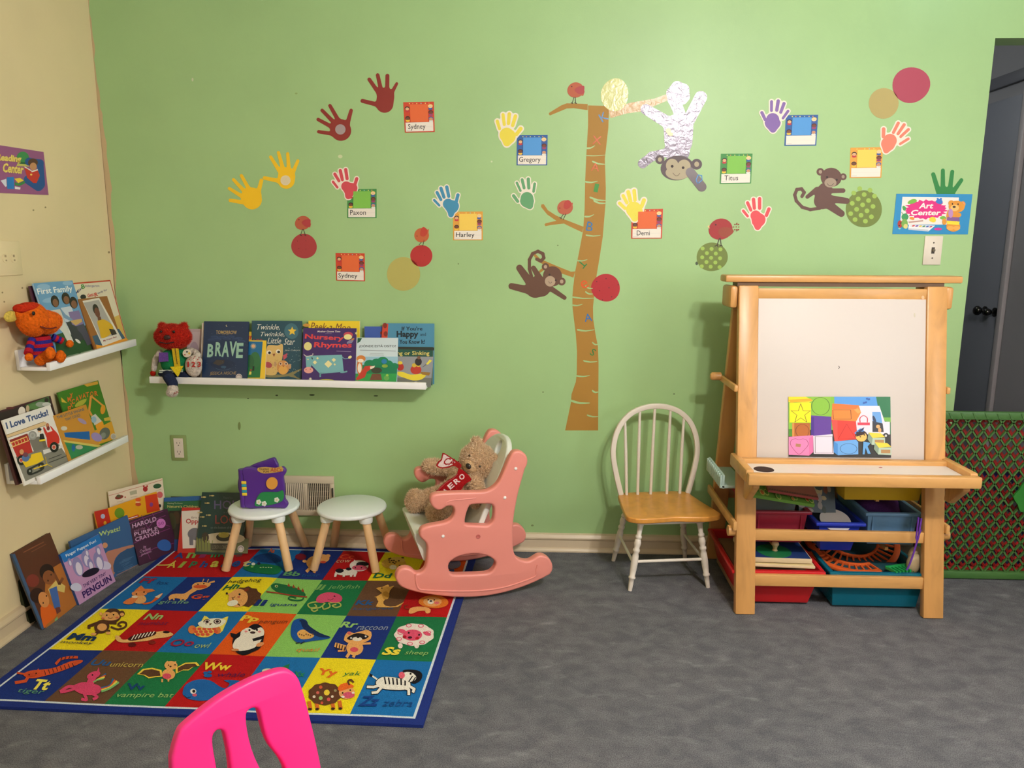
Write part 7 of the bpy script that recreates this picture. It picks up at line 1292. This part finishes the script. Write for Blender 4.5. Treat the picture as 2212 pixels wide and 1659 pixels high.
# pale ribbed tray behind the left leg
tr = tag(empty('ribbed_tray', (.735, -.30, .435)), 'pale mint ribbed tray sticking out of the left side of the easel', 'tray'); MT_ = M((176, 200, 190), .4)
MB().box(-.075, .02, -.14, .10, 0, .012).build('base', MT_, tr, bev=.003)
for k in range(10): MB().box(-.078, -.07, -.138+.024*k, -.126+.024*k, .0, .05).build('rib', MT_, tr, bev=.002)
MB().box(-.07, -.062, -.14, .10, .0, .05).build('side', MT_, tr)
# rests hidden in the easel that carry the middle and upper bins
for z, y0, y1 in ((.204, -.40, -.09), (.393, -.40, -.12)):
    for x in ((-.19, .016, .22) if z < .3 else (.17,)): MB().box(x-.006, x+.006, y0, y1, z-.012, z-.001).build('runner', WD, ez)
# ------------------------------------------------------------------ plastic play-yard panels in the doorway
def lattice_panel(label, y, x0, x1, z1, col, dx, dz, off, thick=.012, bar=.0085):
    t = tag(empty('playyard_panel', (x0, y, 0)), label, 'gate'); mt = M(col, .4); W_ = x1-x0; H_ = z1
    MB().box(0, W_, -thick, thick, H_-.03, H_).build('top_rail', mt, t, bev=.003); MB().box(0, W_, -thick, thick, .004, .034).build('bottom_rail', mt, t, bev=.003)
    MB().box(0, .03, -thick, thick, .034, H_-.03).build('side_post', mt, t, bev=.003); MB().box(W_-.03, W_, -thick, thick, .034, H_-.03).build('side_post', mt, t, bev=.003)
    for k in range(int(W_/.045)): MB().prism([(0, 0), (.006, 0), (-.006, .024), (-.012, .024)], lambda a, b, d, k=k: (.03+k*.045+a, d, H_-.027+b), -thick-.0022, -thick).build('rail_rib', mt, t, smooth=0)
    m = MB(); za, zb = .03, H_-.026; sl = dz/dx
    for s in (1, -1):
        n0 = int((W_+(zb-za)/sl)/dx)+2
        for k in range(-n0, n0*2):
            # line x = k*dx + off + s*(z-za)/sl, clipped to the panel
            pts = []
            for z in (za, zb): pts.append((k*dx+off+s*(z-za)/sl, z))
            (xa, z0), (xb, z1_) = pts
            lo, hi = 0., 1.
            d = xb-xa
            for lim, sg in ((.02, 1), (W_-.02, -1)):
                f0 = (xa-lim)*sg; f1 = (xb-lim)*sg
                if f0 < 0 and f1 < 0: lo = 2
                elif f0 < 0: lo = max(lo, f0/(f0-f1))
                elif f1 < 0: hi = min(hi, f0/(f0-f1))
            if lo >= hi: continue
            m.bar((xa+d*lo, 0, z0+(z1_-z0)*lo), (xa+d*hi, 0, z0+(z1_-z0)*hi), bar, .009, (0, 1, 0))
    o = m.build('lattice', mt, t, smooth=0); o['kind'] = 'stuff'; return t
gx0, gz1 = 1.50, .684
lp_ = lattice_panel('green plastic lattice panel standing in the doorway', -.21, gx0, 2.18, gz1, (66, 108, 52), .0435, .061, .012, bar=.006)
hxp = onY(2200, 1075, -.235); MB().prism(smoothp([(0, -.06), (.03, -.05), (.045, 0), (.03, .05), (0, .06), (-.015, .03), (-.035, 0), (-.015, -.03)], True, 2), lambda a, b, d: (hxp.x-gx0+.02+a, d, hxp.z+b), -.018, -.010).build('latch_plate', M((40, 120, 40), .4), lp_)
lattice_panel('red plastic lattice panel folded behind the green one', -.165, gx0+.02, 2.20, gz1-.02, (176, 40, 36), .0435, .061, .024, bar=.010)
lattice_panel('blue plastic lattice panel folded behind the red one', -.12, gx0+.04, 2.16, gz1*.62, (40, 44, 110), .087, .122, .004, bar=.014)
# ------------------------------------------------------------------ bright pink child's chair in front
PY = R_(42); pcn = Vector((-.53, -1.83, 0)); pu = Vector((math.cos(PY), math.sin(PY), 0)); pnb = Vector((-math.sin(PY), math.cos(PY), 0)); ptl = R_(9)   # pu to the right, pnb away from the camera
pay = (Vector((0, 0, 1))*math.cos(ptl)+pnb*math.sin(ptl)); pnn = pu.cross(pay); pO = pcn+Vector((0, 0, .30))
pk = tag(empty('child_chair', pcn, PY), 'bright pink plastic child chair with slots in its back', 'chair'); PKC = M((238, 42, 130), .42)
def pab(x, y): q = onP(340+x/5.267, 1400+y/5.267, pO, pnn)-pO; return (q.dot(pu), q.dot(pay))
outl = [pab(*p) for p in [(165, 1400), (180, 1200), (210, 1080), (250, 970), (310, 890), (500, 730), (700, 580), (900, 460), (1100, 360), (1300, 285), (1420, 252), (1500, 255), (1560, 288), (1610, 350), (1640, 420), (1700, 620), (1750, 820), (1800, 1020), (1860, 1300), (1880, 1420)]]
(ax_, ay_), (bx_, by_) = outl[0], outl[-1]; outl += [(bx_+.004, -.075), (bx_-.012, -.10), ((ax_+bx_)/2, -.105), (ax_+.014, -.10), (ax_-.002, -.075)]
s1 = [pab(*p) for p in [(690, 1420), (660, 1250), (640, 1130), (635, 1040), (650, 980), (690, 942), (730, 942), (765, 975), (790, 1080), (815, 1200), (840, 1400), (835, 1470), (800, 1500), (745, 1495), (710, 1470)]]
s2 = [pab(*p) for p in [(1170, 1364), (1080, 1150), (1030, 930), (1018, 800), (1030, 732), (1080, 692), (1130, 692), (1160, 730), (1190, 850), (1230, 1000), (1290, 1130), (1380, 1240), (1455, 1370), (1465, 1450), (1420, 1500), (1330, 1500), (1250, 1460)]]
inv = pk.matrix_basis.inverted()
pO_l = inv @ pO; pu_l = inv.to_3x3() @ pu; pay_l = inv.to_3x3() @ pay; pn_l = inv.to_3x3() @ pnn; bend = lambda a: -.18*(a-(ax_+bx_)/2)**2
solid2([smoothp(outl, True, 3), smoothp(s1, True, 2)[::-1], smoothp(s2, True, 2)[::-1]], .014, .007, lambda a, b, d: pO_l+pu_l*a+pay_l*b+pn_l*(d-.014), 'backrest', PKC, pk, 4)
xm = (ax_+bx_)/2; seat = smoothp([(xm-.15, -.005), (xm-.16, -.10), (xm-.165, -.20), (xm-.14, -.265), (xm, -.28), (xm+.14, -.265), (xm+.165, -.20), (xm+.16, -.10), (xm+.15, -.005), (xm, .02)], True, 3)
solid2([seat], .014, .008, lambda a, b, d: (a, b, .215+d), 'seat', PKC, pk, 4)
for sx in (-1, 1):
    for yy in (-.03, -.235):
        a = Vector((xm+sx*.115, yy, .21)); b = Vector((xm+sx*.135, yy+(.02 if yy > -.1 else -.015), 0)); m_ = Matrix.Translation(b) @ (a-b).to_track_quat('Z', 'Y').to_matrix().to_4x4(); L = (a-b).length
        MB().lathe([(.001, 0), (.016, 0), (.019, .004), (.023, L*.3), (.028, L*.6), (.026, L*.9), (.022, L), (.001, L)], m_, 20).build('leg', PKC, pk, smooth=60)
# ------------------------------------------------------------------ red plush doll on the long ledge
def q3(x, y, yy): return onY(310+x/6.32, 660+y/6.32, yy)
rd_ = tag(empty('plush_doll', (onY(373, 815, -.085).x, -.085, zshelf(-1.52))), 'red furry plush doll in a green vest at the end of the long ledge', 'plush toy'); o0 = Vector(rd_.location)
def L(v): return tuple(Vector(v)-o0)
hc = q3(402, 425, -.095); k_ = 3.0/1623/6.32*1.03       # metres per crop unit at that distance
head = plush('head', [(L(hc), (242*k_, .052, 165*k_)), (L(hc+Vector((0, -.01, .012))), (180*k_, .045, 130*k_)), (L(q3(255, 285, -.085)), (.017, .012, .018)), (L(q3(555, 285, -.085)), (.017, .012, .018))], .005, M((186, 36, 22), .95, 'plush'), rd_)
fur(head, 9000, .008, .0014, [(196, 42, 24), (172, 28, 18), (206, 60, 32)], curl=.8)
MB().ball(L(hc+Vector((.004, -.056, .004))), (.014, .008, .01)).build('nose', M((60, 24, 20), .6), rd_)
for s in (-1, 1): MB().ball(L(hc+Vector((s*.026+.004, -.05, .026))), (.0055, .004, .0055)).build('eye', M((20, 16, 16), .2), rd_)
MB().tube([L(hc+Vector((x, -.0585+abs(x)*.16, -.021+abs(x)*.18))) for x in (-.03, -.015, 0, .015, .03)], .0022, 8).build('mouth_seam', M((50, 16, 14), .8), rd_)
bc = q3(435, 740, -.085)
vest = plush('vest', [(L(bc), (215*k_, .042, 165*k_)), (L(bc+Vector((0, 0, -.02))), (200*k_, .042, .045))], .005, M((26, 122, 72), .9, 'fabric'), rd_)
def strip(pts, yy, th, col, name, par): c = Cv((0, yy, 0), (1, 0, 0), (0, 0, 1)); c.kind = 'fabric'; c.rough = .85; c.crop(310, 660, 6.32); c.base(pts, th, col); o = c.build(name, None, o0); o.parent = par; o.location = (0, 0, 0); return o
fyv = bc.y-.043
strip([(390, 585), (480, 585), (505, 830), (425, 830)], fyv, .003, (214, 180, 40), 'zip_band', rd_); strip([(432, 585), (440, 585), (470, 800), (462, 800)], fyv, .004, (90, 70, 40), 'zip_line', rd_)
strip([(372, 835), (548, 822), (475, 968)], fyv-.002, .006, (232, 206, 40), 'arrow_tab', rd_); strip([(215, 640), (335, 640), (345, 760), (212, 770)], fyv, .003, (104, 70, 146), 'purple_patch', rd_)
c = Cv((0, fyv+.006, 0), (1, 0, 0), (0, 0, 1)); c.crop(310, 660, 6.32); c.base(ell(598, 650, 58, 56), .004, (222, 214, 190)); c.ell(600, 630, 14, 12, (60, 60, 60)); c.ell(630, 650, 14, 14, (214, 180, 60)); c.ell(570, 670, 14, 8, (170, 60, 50)); o = c.build('badge', None, o0); o.parent = rd_; o.location = (0, 0, 0)
strip([(218, 880), (540, 872), (540, 886), (218, 896)], fyv+.004, .003, (206, 214, 196), 'hem_stripe', rd_); strip([(220, 905), (540, 897), (540, 908), (220, 918)], fyv+.004, .003, (206, 214, 196), 'hem_stripe', rd_)
TRB = M((34, 42, 66), .9, 'fabric'); WH = M((204, 192, 178), .95, 'plush')
plush('trousers', [(L(q3(400, 930, -.085)), (.062, .036, .02)), ('tube', [L(q3(330, 930, -.105)), L(q3(350, 985, -.142)), L(q3(400, 1070, -.146))], [.024, .023, .021]), ('tube', [L(q3(470, 930, -.09)), L(q3(600, 955, -.098))], [.022, .02])], .005, TRB, rd_)
sh = plush('shoe', [(L(q3(400, 1145, -.152)), (.021, .021, .026)), (L(q3(390, 1190, -.158)), (.024, .02, .019))], .004, WH, rd_); fur(sh, 1500, .003, .001, [(204, 192, 178), (220, 208, 196)], curl=.9)
c = Cv((0, -.1795, 0), (1, 0, 0), (0, 0, 1)); c.crop(310, 660, 6.32); c.off = .0005; c.text('ABC', (405, 1225), (490, 1185), (408, 1190), (150, 40, 40), .1, .01); o = c.build('shoe_print', None, o0); o.parent = rd_; o.location = (0, 0, 0)
plush('sleeve', [('tube', [L(q3(225, 640, -.08)), L(q3(165, 740, -.085)), L(q3(140, 870, -.09))], [.013, .0145, .012])], .004, WH, rd_)
hd = plush('hand', [(L(q3(130, 925, -.092)), (.012, .012, .014))], .004, M((176, 36, 22), .95, 'plush'), rd_)
plush('sleeve', [('tube', [L(q3(640, 620, -.075)), L(q3(700, 640, -.08)), L(q3(735, 680, -.09))], [.016, .015, .016])], .004, WH, rd_)
mt_ = plush('mitten', [(L(q3(682, 830, -.112)), (118*k_, .02, 150*k_)), (L(q3(700, 760, -.108)), (105*k_, .018, 90*k_))], .004, WH, rd_)
c = Cv((0, -.1335, 0), (1, 0, 0), (0, 0, 1)); c.crop(310, 660, 6.32); c.off = .0005
for ch_, x0, x1 in (('1', 598, 622), ('2', 655, 710), ('3', 738, 785)): c.tb(ch_, x0, 765, x1, 840, (176, 40, 36), 0, .04)
for x, y in ((632, 735), (690, 720), (745, 738)): c.line([(x, y), (x+4, y-30), (x+24, y-26)], 5, (170, 60, 54)); c.ell(x-5, y, 8, 6, (170, 60, 54), n=10)
o = c.build('mitten_print', None, o0); o.parent = rd_; o.location = (0, 0, 0); o['kind'] = 'stuff'
# ------------------------------------------------------------------ orange plush on the upper ledge of the beige wall
def q4(x, y, dx): return onX(x/6.38, 560+y/6.38, XL+dx)
op = tag(empty('plush_animal', (XL+.07, q4(570, 1300, .07).y, zup(-.5))), 'orange plush animal in a red and blue striped sweater on the upper ledge', 'plush toy'); o1 = Vector(op.location)
def L1(v): return tuple(Vector(v)-o1)
OM = M((226, 104, 22), .95, 'plush')
hcen = q4(450, 830, .075); head = plush('head', [(L1(hcen), (.045, .056, .058)), (L1(q4(650, 870, .085)), (.036, .05, .042)), (L1(q4(720, 850, .085)), (.03, .036, .032)), (L1(q4(262, 760, .065)), (.012, .016, .018))], .005, OM, op)
fur(head, 6000, .0035, .0012, [(230, 108, 24), (214, 92, 18), (238, 124, 36)], curl=.9)
hair = plush('hair_tuft', [(L1(q4(390, 660, .075)), (.03, .045, .017)), (L1(q4(280, 680, .07)), (.024, .02, .016))], .004, M((196, 50, 26), .95, 'plush'), op)
plush('ear', [(L1(q4(150, 790, .055)), (.008, .034, .02))], .004, M((214, 186, 84), .95, 'plush'), op)
MB().ball(L1(q4(462, 745, .116)), (.004, .007, .007)).build('eye', M((24, 18, 16), .2), op)
MB().tube([L1(q4(560, 925, .119)), L1(q4(640, 955, .123)), L1(q4(740, 950, .121)), L1(q4(800, 925, .112))], .0022, 8).build('mouth_seam', M((110, 30, 20), .8), op)
bz = q4(590, 1200, .07); zt_, zb_ = q4(590, 1060, .07).z, q4(590, 1345, .07).z
for k in range(6):
    z0, z1 = zb_+(zt_-zb_)*k/6, zb_+(zt_-zb_)*(k+1)/6; rr_ = [.04-.0022*k, .04-.0022*(k+1)]
    MB().lathe([(.001, z0-o1.z), (rr_[0], z0-o1.z), (rr_[1], z1-o1.z), (.001, z1-o1.z)], Matrix.Translation((bz.x-o1.x, bz.y-o1.y, 0)) @ Matrix.Diagonal((.8, 1.22, 1, 1)), 24).build('sweater_stripe', M((44, 40, 130) if k % 2 == 0 else (176, 28, 44), .9, 'fabric'), op, smooth=60)
def limb(name, pts, rs, m): return plush(name, [('tube', [L1(p) for p in pts], rs)], .004, m, op, 3)
for nm, a, b, hnd in (('near', (440, 1110, .08), (385, 1300, .095), (400, 1350, .1)), ('far', (720, 1070, .085), (860, 1130, .105), (960, 1165, .112))):
    A, B = q4(*a), q4(*b)
    for k in range(4): MB().tube([L1(A+(B-A)*(k/4)), L1(A+(B-A)*((k+1)/4))], .0125, 14).build('sleeve_stripe', M((44, 40, 130) if k % 2 == 0 else (176, 28, 44), .9, 'fabric'), op)
    plush('hand', [(L1(q4(*hnd)), (.012, .016, .014))], .004, OM, op, 2)
for fx, fy_ in (((690, 1295), (560, 1390)), ((835, 1340), (700, 1400))):
    limb('leg', [q4(*fy_, .08), (q4(*fy_, .08)+q4(*fx, .12))/2, q4(*fx, .125)], [.02, .017, .018], OM); plush('foot', [(L1(q4(*fx, .128)), (.013, .02, .023))], .004, OM, op, 2)
